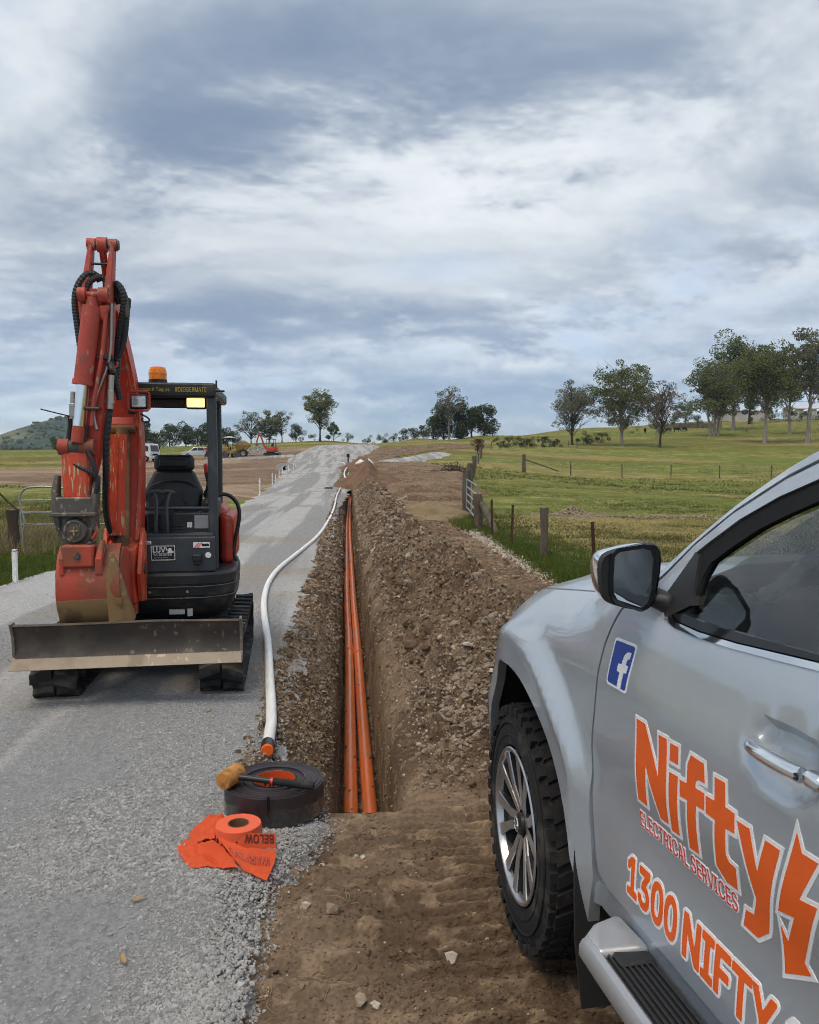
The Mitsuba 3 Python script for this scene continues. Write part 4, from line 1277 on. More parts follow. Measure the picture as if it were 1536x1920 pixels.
# --- dozer blade
bl = key('dozer_blade', digger)
pr = [(-1.055, .282), (-1.005, .335), (-.985, .40), (-.992, .46), (-1.022, .515), (-1.045, .535), (-1.030, .545), (-1.005, .525), (-.968, .46), (-.962, .40), (-.98, .33), (-1.035, .275)]
pp = np.array(pr)
xs_ = np.linspace(-.672, .628, 14)
V = np.array([[(x, y + .004 * math.sin(x * 9), z + .004 * math.sin(x * 5 + 1)) for y, z in pp] for x in xs_])
m_ = len(pp)
i, j = np.meshgrid(np.arange(len(xs_) - 1), np.arange(m_), indexing='ij')
q4 = np.stack([i * m_ + j, (i + 1) * m_ + j, (i + 1) * m_ + (j + 1) % m_, i * m_ + (j + 1) % m_], -1).reshape(-1, 4)
dput('mouldboard', tm((V.reshape(-1, 3), q4)), 'blade_steel', bl, smooth=40)
dput('cutting_edge', hullpts([(-.690, -1.072, .278), (.636, -1.072, .284), (-.690, -1.058, .272), (.636, -1.058, .278), (-.676, -1.022, .336), (.630, -1.022, .340), (-.676, -1.008, .328), (.630, -1.008, .332)]), 'blade_edge', bl, smooth=False)
for xx in (-.678, .632):
    dput('side_plate', prism(Polygon([(-1.06, .275), (-1.00, .34), (-1.01, .46), (-1.052, .545), (-.99, .55), (-.93, .42), (-.96, .30)]), .014, (xx, 0, 0), (0, 1, 0), (0, 0, 1)), 'blade_edge', bl)
for xx in (-.24, .24):
    dput('push_arm', sweep([(xx, -.96, .40), (xx, -.70, .36), (xx, -.40, .32)], .07, .10), 'digger_black', bl)
dput('blade_cylinder', cat([rod((.0, -.95, .44), (0, -.55, .40), .035), rod((0, -.55, .40), (0, -.35, .38), .05)]), 'digger_black', bl)

# --- house: black bumper skirt with grooves, red engine cover
def plan(k=1.0, f=0.0):
    """outline of the slewing deck, front to the camera"""
    pts = [(-.50, -.10), (-.46, -.30), (-.34, -.44), (-.10, -.50)] + [(.30 + .262 * math.sin(a), -.26 - .25 * math.cos(a)) for a in np.linspace(.0, math.pi / 2, 10)] + [(.565, .20), (.54, .45), (.42, .68), (.20, .80), (-.15, .82), (-.38, .70), (-.50, .40)]
    p = np.array(pts)
    c = np.array([.03, .12])
    return c + (p - c) * k


def loft(levels):
    V = np.array([np.c_[p, np.full(len(p), z)] for p, z in levels])
    n_, m_ = V.shape[:2]
    i, j = np.meshgrid(np.arange(n_ - 1), np.arange(m_), indexing='ij')
    qd = np.stack([i * m_ + j, i * m_ + (j + 1) % m_, (i + 1) * m_ + (j + 1) % m_, (i + 1) * m_ + j], -1).reshape(-1, 4)
    vv = np.vstack([V.reshape(-1, 3), V[0].mean(0)[None], V[-1].mean(0)[None]])
    k = np.arange(m_)
    f = np.vstack([qd[:, [0, 1, 2]], qd[:, [0, 2, 3]], np.stack([k * 0 + len(vv) - 2, (k + 1) % m_, k], 1), np.stack([k * 0 + len(vv) - 1, (n_ - 1) * m_ + k, (n_ - 1) * m_ + (k + 1) % m_], 1)])
    return trimesh.Trimesh(vv, f, process=False)


lv = [(plan(.80), .43), (plan(.90), .47), (plan(.965), .53), (plan(.985), .585), (plan(.985), .588), (plan(.968), .592), (plan(.968), .600), (plan(.992), .604), (plan(.995), .660), (plan(.995), .664), (plan(.976), .668), (plan(.976), .677),
      (plan(1.0), .681), (plan(1.0), .735), (plan(.985), .752), (plan(.94), .758)]
deck = dput('deck', loft(lv), 'digger_black', smooth=24)
for zz, kk in ((.5865, .988), (.662, .998)):
    e = np.c_[plan(kk)[2:14], np.full(12, zz)]
    dput('worn_edge', tube(spline(e, 40), .004, 5), 'grey_steel', deck)
dput('name_plate', cbox((.10, .004, .032), (.19, -.497, .495), .001), 'decal_grey', deck)
dput('scuffed_plate', cbox((.034, .005, .05), (.275, -.50, .49), .001), 'decal_grey', deck)
for xx in (.02, .26):
    dput('bolt', lathe([(.001, .006), (.008, .006), (.010, 0)], 8, 'y').apply_transform(rotm([0, 0, 1], 180)).apply_translation([xx, -.505, .63]), 'zinc', deck)
# floor front with its panel
fp = key('front_panel', digger)
dput('panel', cat([rbox((.46, .10, .235), (.205, -.42, .872), .012), cbox((.44, .34, .02), (.20, -.26, .995), .004)]), 'slate_grey', fp)
dput('panel', cbox((.455, .04, .15), (.20, -.25, 1.06), .008), 'digger_black', fp)
dput('louvre', cat([cbox((.24, .006, .010), (.11, -.275, 1.01 + .02 * k), .002) for k in range(3)]), 'digger_black', fp)
dput('grey_label', cbox((.115, .004, .090), (.345, -.274, 1.075), .001), 'decal_grey', fp)
dput('white_label', cbox((.034, .004, .036), (.255, -.274, 1.055), .001), 'decal_white', fp)
dput('sticker', cbox((.160, .004, .10), (.105, -.4725, .886), .001), 'black_gloss', fp)


def dtext(text, x0, z0, h, y, mt, parent, bold=False, wide=None, name='lettering', depth=.002):
    m = meshkit.text_mesh(text, h, depth, bold)
    b = m.bounds
    sx = wide / (b[1][0] - b[0][0]) if wide else 1.0
    v = m.vertices
    m.vertices = np.c_[x0 + (v[:, 0] - b[0][0]) * sx, y - v[:, 2], z0 + v[:, 1]]
    return dput(name, m, mt, parent, smooth=False)


fr = Polygon([(.028, .838), (.182, .838), (.182, .934), (.028, .934)])
dput('sticker_frame', prism(fr.difference(fr.buffer(-.004, join_style='mitre')), .003, (0, -.476, 0), (1, 0, 0), (0, 0, 1)), 'decal_white', fp, smooth=False)
dtext('LUV', .040, .890, .036, -.4745, 'decal_white', fp, bold=True, wide=.080)
dtext('YA DIGGER', .042, .868, .018, -.4745, 'decal_white', fp, wide=.118)
dtext('DIGGER HIRE', .046, .853, .006, -.4745, 'decal_grey', fp, wide=.09)
dig_icon = [Polygon([(.135, .886), (.172, .886), (.172, .898), (.16, .90), (.158, .918), (.142, .918), (.135, .90)]), Polygon([(.128, .898), (.134, .906), (.126, .922), (.120, .921)])]
dput('sticker_picture', cat([prism(g, .003, (0, -.4755, 0), (1, 0, 0), (0, 0, 1)) for g in dig_icon]), 'decal_white', fp, smooth=False)
dput('warning_sticker', cbox((.108, .004, .038), (.352, -.4725, .935), .001), 'decal_white', fp)
dput('warning_stripe', cat([prism(Polygon([(.303 + k, .918), (.312 + k, .918), (.342 + k, .952), (.333 + k, .952)]), .003, (0, -.4755, 0), (1, 0, 0), (0, 0, 1)) for k in (0, .018)]), 'decal_orange', fp, smooth=False)
dput('warning_stripe', cbox((.046, .003, .016), (.378, -.4755, .936), .001), 'black_gloss', fp)
dput('round_reflector', lathe([(.001, .004), (.018, .004), (.020, 0)], 20, 'y').apply_transform(rotm([0, 0, 1], 180)).apply_translation([.395, -.472, .866]), 'decal_white', fp)
dput('foot_step', cat([cbox((.06, .05, .045), (.325, -.485, .852), .006), cbox((.045, .03, .03), (.325, -.49, .82), .005)]), 'digger_black', fp)
dput('white_label', cbox((.048, .004, .022), (.006, -.4725, .955), .001), 'decal_white', fp)
dtext('USE', -.006, .948, .011, -.4745, 'black_gloss', fp, wide=.03)
# engine cover and side
dput('engine_cover', cat([rbox((.86, .52, .42), (.04, .50, .95), .07, seg=12), rbox((.10, .74, .36), (.485, .32, .93), .045, seg=12)]), 'red_paint', smooth=40)
dput('side_rail', tube(spline([(.555, -.02, .77), (.56, -.02, 1.0), (.553, -.02, 1.20), (.52, -.02, 1.235), (.42, -.05, 1.24)], 24), .014, 8), 'digger_black', smooth=50)
dput('control_box', cat([rbox((.11, .40, .34), (.375, .05, 1.06), .03), rbox((.05, .10, .22), (.365, -.16, 1.10), .015)]), 'digger_black', smooth=40)
dput('fuse_cover', cat([rbox((.07, .03, .12), (.385, -.215, .98), .01), rbox((.04, .03, .04), (.40, -.225, .93), .008)]), 'red_plastic', smooth=40)
# seat
se = key('seat', digger)
dput('seat_base', rbox((.44, .46, .24), (.085, .10, .90), .03), 'digger_black', se, smooth=40)
dput('cushion', rbox((.43, .46, .095), (.09, .02, 1.085), .042, seg=14), 'seat_vinyl', se, smooth=50)
br_ = hullpts([(-.075, .21, 1.14), (.255, .21, 1.14), (-.085, .23, 1.27), (.265, .23, 1.27), (-.03, .26, 1.385), (.21, .26, 1.385), (-.07, .29, 1.14), (.25, .29, 1.14), (.2, .32, 1.38), (-.02, .32, 1.38)], .035, 14)
dput('backrest', br_, 'seat_vinyl', se, smooth=50)
dput('backrest_seam', cat([tube(spline([(-.07, .186, 1.30), (.0, .192, 1.335), (.09, .20, 1.345), (.18, .192, 1.335), (.25, .186, 1.30)], 20), .006, 6), tube(spline([(-.02, .178, 1.16), (.02, .172, 1.21), (.03, .185, 1.29)], 12), .005, 6),
                           tube(spline([(.20, .178, 1.16), (.16, .172, 1.21), (.15, .185, 1.29)], 12), .005, 6)]), 'digger_black', se, smooth=50)
hr_ = rbox((.292, .075, .122), (.09, .265, 1.476), .036, seg=20)
hd_ = dput('headrest', hr_, 'seat_vinyl', se, smooth=50)
dput('headrest_pad', hullpts([(.0, .216, 1.46), (.18, .216, 1.46), (.0, .216, 1.492), (.18, .216, 1.492)], .014, 10), 'digger_black', hd_, smooth=50)
dput('belt_strap', hullpts([(.12, .02, 1.14), (.26, .15, 1.16), (.13, .03, 1.143), (.27, .16, 1.163)], .008), 'hose', se)
# levers and rail
dput('front_rail', rod((-.16, -.32, 1.172), (.44, -.32, 1.172), .011), 'slate_grey')
for xx, tw in ((.045, -.02), (.115, .02)):
    lv_ = dput('travel_lever', tube(spline([(xx, -.34, .99), (xx, -.34, 1.10), (xx + tw * .3, -.30, 1.24), (xx + tw, -.28, 1.275)], 14), .013, 8), 'slate_grey', smooth=50)
    dput('grip', tube(spline([(xx - .045, -.28, 1.272), (xx, -.28, 1.285), (xx + .045, -.28, 1.272)], 9), .014, 8), 'slate_grey', lv_, smooth=50)
    dput('pedal', cbox((.05, .12, .02), (xx, -.34, 1.0)), 'digger_black', lv_)
for xs, sg in ((.365, 1), (-.20, -1)):
    js = dput('joystick', tube(spline([(xs, .0, 1.22), (xs + .005 * sg, -.02, 1.28), (xs - .004 * sg, -.01, 1.36), (xs - .015 * sg, -.01, 1.41)], 14), np.interp(np.linspace(0, 1, 14), [0, .4, 1], [.03, .017, .02]), 10), 'digger_black', smooth=50)
    dput('knob', hullpts([(xs - .016 * sg, -.01, 1.415), (xs - .02 * sg, -.012, 1.455)], .017, 12), 'red_plastic', js, smooth=50)
    dput('arm_rest', tube(spline([(xs - .02 * sg, .26, 1.22), (xs - .03 * sg, .12, 1.25), (xs, .0, 1.29), (xs + .01 * sg, -.06, 1.33)], 14), .026, 10), 'digger_black', smooth=50)
# canopy
cn = key('canopy', digger)
rf = [hullpts([(x, y, z) for x in (-.225, .425) for y in (-.31, .70) for z in (1.955, 1.995)], .022, 10)]
dput('roof', cat(rf), 'digger_black', cn, smooth=40)
dput('roof_edge', rbox((.70, .05, .10), (.10, -.335, 1.965), .018), 'digger_black', cn, smooth=40)
dput('roof_lining', cbox((.60, .90, .03), (.10, .20, 1.92), .008), 'soft_black', cn)
for xx, yy, nm in ((.415, -.305, 'front'), (-.222, -.305, 'front'), (.375, .66, 'rear'), (-.275, .66, 'rear')):
    top = 1.985
    dput('post', sweep([(xx, yy, top), (xx + .004, yy + .01, 1.5), (xx, yy + .0, .76)], .064 if nm == 'front' else .06, .07, .012), 'slate_grey', cn)
dput('bracket', cat([cbox((.07, .02, .012), (.47, -.30, 1.965), .003), rod((.452, -.33, 1.98), (.452, -.33, 2.035), .006, 8)]), 'digger_black', cn)
dtext('#DIGGERMATE', .185, 1.952, .032, -.362, 'decal_yellow', cn, wide=.205)
dtext('our project! Tag us', -.10, 1.956, .022, -.362, 'decal_yellow', cn, bold=False, wide=.25)
be = key('beacon', digger)
dput('base', rod((.052, -.20, 2.015), (.052, -.20, 2.045), .062, 24), 'digger_black', be, smooth=40)
dput('lens', lathe([(.058, 2.045), (.060, 2.075), (.058, 2.078), (.061, 2.082), (.059, 2.105), (.050, 2.128), (.03, 2.134), (.001, 2.135)], 28).apply_translation([.052, -.20, 0]), 'amber_lens', be, smooth=40)


def lamp(x, y, z, w, h, lensmat, parent=None, guard=False, lit=None):
    l = key('work_light', digger)
    dput('housing', rbox((w + .022, .06, h + .022), (x, y + .02, z), .016, seg=10), 'digger_black', l, smooth=50)
    lens = rbox((w, .014, h), (x, y - .014, z), .006, seg=10)
    k = dput('lens', lens, lensmat, l, smooth=50)
    if lit:
        scene[k]['emitter'] = {'type': 'area', 'radiance': {'type': 'rgb', 'value': lit}}
    if guard:
        gp_ = [(x - w * .72, y - .02, z - h * .62), (x - w * .60, y - .02, z - h * .80), (x + w * .62, y - .02, z - h * .80), (x + w * .78, y - .02, z - h * .62), (x + w * .78, y - .02, z + h * .70), (x + w * .62, y - .02, z + h * .86),
               (x - w * .60, y - .02, z + h * .86), (x - w * .72, y - .02, z + h * .70)]
        dput('guard', tube(np.array(gp_ + gp_[:1]), .007, 8), 'red_paint', l, smooth=50)
    return l


mat('lit_lens', P_((.8, .62, .3), .3))
mat('lamp_lens', P_(proc(lambda p, n, uv: mix(C3(.42, .43, .44), C3(.75, .75, .74), noise(p.x * 60, p.y * 60, p.z * 90))), .12, .5, .6, clearcoat=.8))
lt = lamp(.314, -.30, 1.884, .118, .060, 'lit_lens', lit=[.44, .29, .10])
labels.setdefault(lt, {})['label'] = 'lit yellowish work light under the canopy roof'

# --- swing bracket, boom, boom cylinder
sb = key('swing_bracket', digger)
dput('bracket', cat([hullpts([(-.24, -.52, .62), (-.02, -.52, .62), (-.20, -.66, .60), (-.05, -.66, .60), (-.22, -.52, .98), (-.03, -.52, .98), (-.20, -.64, .92), (-.06, -.64, .92)], .02, 10), rod((-.125, -.52, .50), (-.125, -.52, 1.0), .075, 24)]), 'orange_paint', sb, smooth=40)
dput('pin', pinx(-.25, .01, -.58, .80, .035), 'grey_steel', sb)
dput('cheek', prism(Polygon([(-.66, .60), (-.50, .58), (-.44, .80), (-.46, 1.02), (-.54, 1.06), (-.62, .94), (-.70, .78)]), .028, (-.012, 0, 0), (0, 1, 0), (0, 0, 1), .004), 'orange_paint', sb)
dput('cheek', prism(Polygon([(-.66, .60), (-.50, .58), (-.44, .80), (-.46, 1.02), (-.54, 1.06), (-.62, .94), (-.70, .78)]), .028, (-.235, 0, 0), (0, 1, 0), (0, 0, 1), .004), 'orange_paint', sb)
bp = spline([(-.115, -.53, .84), (-.112, -.45, 1.20), (-.112, -.40, 1.62), (-.128, -.44, 1.95), (-.160, -.58, 2.30), (-.175, -.72, 2.52)], 26)
bm_ = key('boom', digger)
dput('beam', sweep(bp, np.interp(np.linspace(0, 1, 26), [0, .1, .5, 1], [.17, .19, .17, .125]), np.interp(np.linspace(0, 1, 26), [0, .15, .52, .8, 1], [.13, .17, .27, .21, .12]), .010), 'red_paint', bm_, smooth=25)
for s in (-1, 1):
    dput('flange', sweep(bp[2:24] + np.array([s * .082, -.10, .01]) * np.interp(np.linspace(0, 1, 22), [0, .5, 1], [.9, 1.15, .75])[:, None], .020, .03, .003), 'orange_paint', bm_, smooth=25)
dput('boom_cylinder_guard', cat([sweep([(-.158, -.625, 1.02), (-.150, -.60, 1.35), (-.141, -.575, 1.66)], .106, .05, .006), sweep([(-.158, -.652, 1.02), (-.150, -.627, 1.35), (-.141, -.602, 1.64)], .006, .012, .001),
                                 sweep([(-.208, -.648, 1.02), (-.200, -.623, 1.35), (-.192, -.598, 1.64)], .008, .02, .001), sweep([(-.108, -.648, 1.02), (-.100, -.623, 1.35), (-.091, -.598, 1.64)], .008, .02, .001)]), 'orange_paint', bm_, smooth=25,
     label='scratched orange guard over the boom cylinder')
dput('boom_cylinder', cat([rod((-.128, -.60, .82), (-.120, -.545, 1.70), .042), pinx(-.205, -.04, -.54, 1.70, .032)]), 'worn_steel', bm_)
dput('lug_plate', hullpts([(-.20, -.54, 1.72), (-.045, -.54, 1.72), (-.18, -.50, 1.80), (-.06, -.50, 1.80), (-.2, -.45, 1.65), (-.045, -.45, 1.65)], .025, 10), 'red_paint', bm_, smooth=40)
wl = lamp(-.006, -.60, 1.868, .085, .072, 'lamp_lens', guard=True)
labels.setdefault(wl, {})['label'] = 'unlit work light in a red guard on the boom'
dput('lamp_bracket', cat([cbox((.05, .03, .10), (-.055, -.58, 1.84)), tube(spline([(.0, -.60, 1.79), (.04, -.60, 1.77), (.055, -.60, 1.75), (.04, -.60, 1.74), (.01, -.6, 1.765)], 14), .006, 6)]), 'digger_black', wl)

# --- arm with its tail fork, bucket cylinder, links
ar = key('dipper_arm', digger)
ap = np.array([(-.172, -.80, 2.72), (-.168, -.81, 2.50), (-.175, -.83, 2.20), (-.196, -.85, 1.85), (-.245, -.86, 1.52), (-.285, -.86, 1.36)])
dput('beam', sweep(spline(ap[1:], 20), np.interp(np.linspace(0, 1, 20), [0, .4, 1], [.125, .108, .105]), np.interp(np.linspace(0, 1, 20), [0, .3, 1], [.20, .17, .10]), .010), 'red_paint', ar, smooth=25)
for xt, xb in ((-.222, -.262), (-.098, -.128)):
    dput('tail_plate', sweep([(xt, -.83, 2.80), (xt - .003, -.835, 2.74), (xt + (xb - xt) * .5, -.85, 2.58), (xb, -.86, 2.42), (xb + .004, -.87, 2.22)], [.022, .028, .038, .050, .034], [.06, .075, .10, .13, .08], .006), 'faded_red', ar, smooth=30)
    dput('pin_boss', pinx(xt - .024, xt + .024, -.83, 2.782, .036, 22), 'faded_red', ar, smooth=40)
dput('top_pin', cat([pinx(-.248, -.074, -.83, 2.782, .016), pinx(-.074, -.064, -.83, 2.782, .028)]), 'grey_steel', ar)
dput('rod_eye', pinx(-.188, -.132, -.83, 2.782, .044, 22), 'faded_red', ar, smooth=40)
dput('arm_cylinder', cat([rod((-.16, -.83, 2.76), (-.158, -.70, 2.52), .022), rod((-.158, -.70, 2.52), (-.15, -.50, 2.12), .045)]), 'red_paint', ar, smooth=40)
dput('cross_bar', rod((-.225, -.87, 2.66), (-.125, -.87, 2.66), .007, 8), 'hose', ar)
bc = key('bucket_cylinder', digger)
c0, c1, c2 = np.array((-.192, -.955, 2.455)), np.array((-.260, -.965, 1.945)), np.array((-.298, -.97, 1.60))
dput('barrel', cat([rod(c0 - (c0 - c1) * .12, c1, .053, 26), rod(c0 - (c0 - c1) * .12, c0 - (c0 - c1) * .02, .036, 20), rod(c1 + (c0 - c1) * .04, c1 - (c0 - c1) * .015, .060, 26)]), 'faded_red', bc, smooth=35)
dput('piston_rod', rod(c1, c2, .033, 22), 'rod_chrome', bc, smooth=40)
dput('pin_boss', cat([pinx(-.275, -.232, -.955, 2.462, .042, 22), pinx(-.160, -.105, -.955, 2.462, .044, 22), pinx(-.28, -.10, -.955, 2.462, .018)]), 'faded_red', bc, smooth=40)
dput('scraped_end', rod(c2 + (c1 - c2) * .28, c2, .036, 20), 'bucket_red', bc, smooth=40)
dput('side_pipe', cat([tube(spline([(-.120, -.955, 2.40), (-.128, -.96, 2.30), (-.160, -.965, 2.05), (-.190, -.965, 1.9), (-.215, -.965, 1.70)], 20), .012, 8), hullpts([(-.15, -.955, 2.385), (-.115, -.955, 2.39), (-.14, -.955, 2.33)], .018)]), 'faded_red', bc, smooth=50)
dput('side_pipe', cat([tube(spline([(-.095, -.93, 2.42), (-.100, -.93, 2.28), (-.125, -.93, 2.06), (-.175, -.94, 1.92), (-.190, -.95, 1.68)], 20), .009, 8)]), 'zinc', bc, smooth=50)
dput('clamp', cat([cbox((.08, .05, .02), (-.205, -.965, 1.80), .004), cbox((.06, .04, .022), (-.15, -.95, 2.10), .004), rod((-.245, -.985, 1.80), (-.17, -.985, 1.80), .010)]), 'digger_black', bc)
for (xa, za, zb, rr) in ((-.105, 2.0, 1.80, .017), (-.325, 1.90, 1.74, .013)):
    dput('hose_coupling', cat([rod((xa, -.93, za), (xa - .01, -.935, zb), rr), cbox((.034, .03, .085), (xa - .004, -.935, (za + zb) / 2 - .03), .006)]), 'zinc', bc)
dput('whip_wire', tube(spline([(-.50, -.96, 1.795), (-.42, -.96, 1.775), (-.34, -.95, 1.755)], 8), .004, 5), 'hose', bc)


def ribbed(path, r, n=70, f=1.12):
    p = spline(path, n)
    rr = np.where(np.arange(n) % 2 == 0, r, r * f)
    return tube(p, rr, 8)


for path, r in (([(-.17, -.86, 2.56), (-.22, -.88, 2.60), (-.288, -.90, 2.52), (-.302, -.90, 2.36), (-.285, -.90, 2.20), (-.27, -.89, 2.05)], .020),
                ([(-.20, -.88, 2.46), (-.195, -.89, 2.57), (-.16, -.88, 2.58), (-.15, -.87, 2.45), (-.15, -.86, 2.2)], .017),
                ([(-.075, -.80, 2.44), (-.068, -.85, 2.54), (-.045, -.86, 2.50), (-.06, -.84, 2.32), (-.085, -.83, 2.15), (-.10, -.83, 1.98)], .021),
                ([(-.03, -.78, 2.42), (-.02, -.82, 2.46), (-.025, -.84, 2.38), (-.045, -.84, 2.22), (-.08, -.84, 2.12)], .016),
                ([(-.12, -.90, 2.12), (-.10, -.90, 2.02), (-.075, -.89, 1.90), (-.07, -.88, 1.86)], .017),
                ([(-.11, -.90, 2.08), (-.11, -.90, 1.95), (-.125, -.91, 1.78), (-.15, -.90, 1.6), (-.17, -.84, 1.4), (-.20, -.72, 1.2), (-.18, -.62, 1.0)], .018),
                ([(-.348, -.93, 1.76), (-.362, -.92, 1.6), (-.33, -.95, 1.48), (-.22, -.96, 1.42), (-.21, -.95, 1.30)], .013),
                ([(-.24, -.96, 1.70), (-.25, -.96, 1.58), (-.22, -.97, 1.50), (-.20, -.96, 1.40)], .013)):
    dput('hose', ribbed(path, r), 'hose', ar, smooth=False)
dput('hose_elbow', hullpts([(-.03, -.86, 2.48), (-.02, -.86, 2.36)], .016), 'grey_steel', ar, smooth=40)
dput('hose_elbow', hullpts([(-.115, -.93, 2.06), (-.095, -.93, 2.03)], .020), 'grey_steel', ar, smooth=40)
dput('red_hook', tube(spline([(-.14, -.93, 2.045), (-.10, -.93, 2.04), (-.075, -.93, 2.05), (-.072, -.93, 2.08)], 10), .006, 6), 'red_paint', ar, smooth=50)

_dput = dput


def dput(name, m, mt, parent=None, smooth=30, label=None):
    m = tm(m).copy()
    v = m.vertices
    m.vertices = np.c_[(v[:, 0] + .265) * LOWK + LOWX - .265, v[:, 1], v[:, 2] + LOWZ]
    return _dput(name, m, mt, parent, smooth, label)


LOWX, LOWK, LOWZ = .020, .90, -.034
lk = key('bucket_link', digger)
dput('pin_boss', cat([pinx(-.450, -.385, -.93, 1.61, .048, 24), pinx(-.315, -.225, -.93, 1.61, .048, 24), pinx(-.46, -.22, -.93, 1.61, .024)]), 'bucket_red', lk, smooth=40)
dput('pin_boss', pinx(-.385, -.315, -.93, 1.61, .042, 24), 'grey_steel', lk, smooth=40)
dput('link', hullpts([(-.405, -.93, 1.56), (-.285, -.93, 1.56), (-.395, -.94, 1.32), (-.285, -.94, 1.32), (-.40, -.90, 1.45), (-.28, -.90, 1.45)], .032, 12), 'orange_paint', lk, smooth=40)
LOWX, LOWK = .010, .97
th_ = key('tilt_hitch', digger)
for x0, x1 in ((-.455, -.445), (-.222, -.235)):
    dput('ear', sweep([(x0 + .01, -.90, 1.44), (x0, -.91, 1.34), (x1, -.92, 1.22), (x1 + .01, -.92, 1.12)], [.028, .036, .040, .03], [.05, .10, .13, .09], .006), 'grey_steel', th_)
dput('cross_plate', cat([cbox((.262, .16, .024), (-.337, -.92, 1.212), .005), cbox((.22, .12, .10), (-.34, -.92, 1.265), .01)]), 'grey_steel', th_)
dput('body', cat([hullpts([(-.45, -.93, 1.195), (-.235, -.93, 1.195), (-.43, -.94, 1.10), (-.25, -.94, 1.10), (-.37, -.94, 1.00), (-.27, -.94, 1.00), (-.40, -.88, 1.15), (-.27, -.88, 1.15)], .018, 10)]), 'grey_steel', th_, smooth=35)
hb = lathe([(.001, .03), (.038, .03), (.040, .024), (.052, .024), (.054, .03), (.066, .028), (.072, .0), (.08, -.02)], 30, 'y').apply_transform(rotm([0, 0, 1], 180)).apply_translation([-.335, -.965, 1.115])
dput('pivot_hub', hb, 'grey_steel', th_, smooth=25)
dput('hub_cross', cat([cbox((.052, .008, .012), (-.335, -.998, 1.115), .002), cbox((.012, .008, .052), (-.335, -.998, 1.115), .002)]), 'worn_steel', th_)
dput('hub_ring', tube(np.array([(-.315 + .10 * math.sin(a), -.955, 1.12 + .085 * math.cos(a)) for a in np.linspace(.6, 2.3, 12)]), .012, 8), 'bucket_red', th_, smooth=50)
dput('clamp_plate', cat([cbox((.17, .10, .03), (-.325, -.955, 1.018), .006), cbox((.022, .12, .13), (-.245, -.955, .985), .004), cbox((.02, .1, .06), (-.405, -.95, .99), .004)]), 'grey_steel', th_)

# --- bucket: red shell, worn wear plate below, tan side cutter
LOWX, LOWK, LOWZ = .022, .93, -.010
bk = key('bucket', digger)
prof_o = spline([(-.86, .985), (-.95, .93), (-1.005, .84), (-1.022, .75), (-1.012, .675)], 16)
prof_w = spline([(-1.018, .690), (-.985, .58), (-.91, .502), (-.80, .472), (-.72, .468)], 14)


def shell(prof, x0, x1, slope, t=.014, n=10):
    xs = np.linspace(0, 1, n)
    V = []
    pin = []
    d = np.gradient(prof, axis=0)
    nn = np.c_[-d[:, 1], d[:, 0]]
    nn /= np.linalg.norm(nn, axis=1, keepdims=True)
    for k in xs:
        x = x0 + (x1 - x0) * k
        o = [(x + slope * (z - .75), y + .006 * math.sin(k * 7), z + .012 * (k - .5)) for y, z in prof]
        i_ = [(x + slope * (z - .75), y, z + .012 * (k - .5)) for y, z in (prof - nn * t)[::-1]]
        V.append(o + i_)
    V = np.array(V)
    n_, m_ = V.shape[:2]
    i, j = np.meshgrid(np.arange(n_ - 1), np.arange(m_), indexing='ij')
    qd = np.stack([i * m_ + j, (i + 1) * m_ + j, (i + 1) * m_ + (j + 1) % m_, i * m_ + (j + 1) % m_], -1).reshape(-1, 4)
    return tm((V.reshape(-1, 3), qd))


dput('back', shell(prof_o, -.455, -.075, -.06), 'bucket_red', bk, smooth=35)
dput('wear_plate', shell(prof_w + np.array([-.004, 0]), -.462, -.068, -.06), 'worn_steel', bk, smooth=35, label='worn rusty bottom plate of the bucket')
side = Polygon([(-.86, .985), (-.95, .93), (-1.005, .83), (-1.01, .71), (-.985, .625), (-.90, .502), (-.72, .474), (-.60, .52), (-.62, .75), (-.74, .96)])
for xx in (-.462, -.085):
    dput('cheek_plate', prism(side, .016, (xx, 0, 0), (0, 1, 0), (0, 0, 1), .002), 'bucket_red', bk)
dput('side_cutter', cat([hullpts([(-.130, -1.00, .955), (-.118, -1.00, .955), (-.150, -1.03, .80), (-.062, -1.01, .80), (-.135, -1.035, .55), (-.005, -1.0, .545), (.0, -.95, .57), (-.10, -.97, .86)], .008, 6)]), 'worn_steel', bk, smooth=25)
for xx, w_, z1 in ((-.425, .03, .97), (-.20, .045, 1.03)):
    dput('ear_plate', sweep([(xx, -.98, .84), (xx, -.985, .92), (xx + .01, -.95, z1)], [w_, w_, w_ * .6], [.10, .10, .05], .006), 'bucket_red', bk)
dput('hanger', cat([cbox((.19, .10, .13), (-.325, -.985, .945), .01)]), 'bucket_red', bk)
dput('hanger_pin', lathe([(.001, .012), (.014, .012), (.016, 0), (.024, .0), (.026, -.01)], 14, 'y').apply_transform(rotm([0, 0, 1], 180)).apply_translation([-.325, -1.036, .945]), 'grey_steel', bk)
# ------------------------------------------------------------------ trees, shrubs, hill, fences, animals and machines of the distance
mat('bark_pale', P_(proc(lambda p, n, uv: mix(C3(.20, .17, .14), C3(.42, .38, .33), fbm(p.x * 2.5, p.y * 2.5, p.z * .9, 4))), .9, spec=.1))
mat('bark_dark', P_(proc(lambda p, n, uv: mix(C3(.035, .028, .022), C3(.10, .08, .065), fbm(p.x * 4, p.y * 4, p.z * 1.2, 4))), .9, spec=.1))


def leafmat(name, a, b):
    f = lambda p, n, uv: mix(C3(*a), C3(*b), fbm(p.x * .8, p.y * .8, p.z * .8, 3)) * (.65 + .7 * noise(p.x * 5, p.y * 5, p.z * 5))
    mat(name, {'type': 'principledthin', 'base_color': proc(f), 'roughness': .6, 'spec_trans': 0.0, 'diff_trans': .9, 'eta': 1.35})


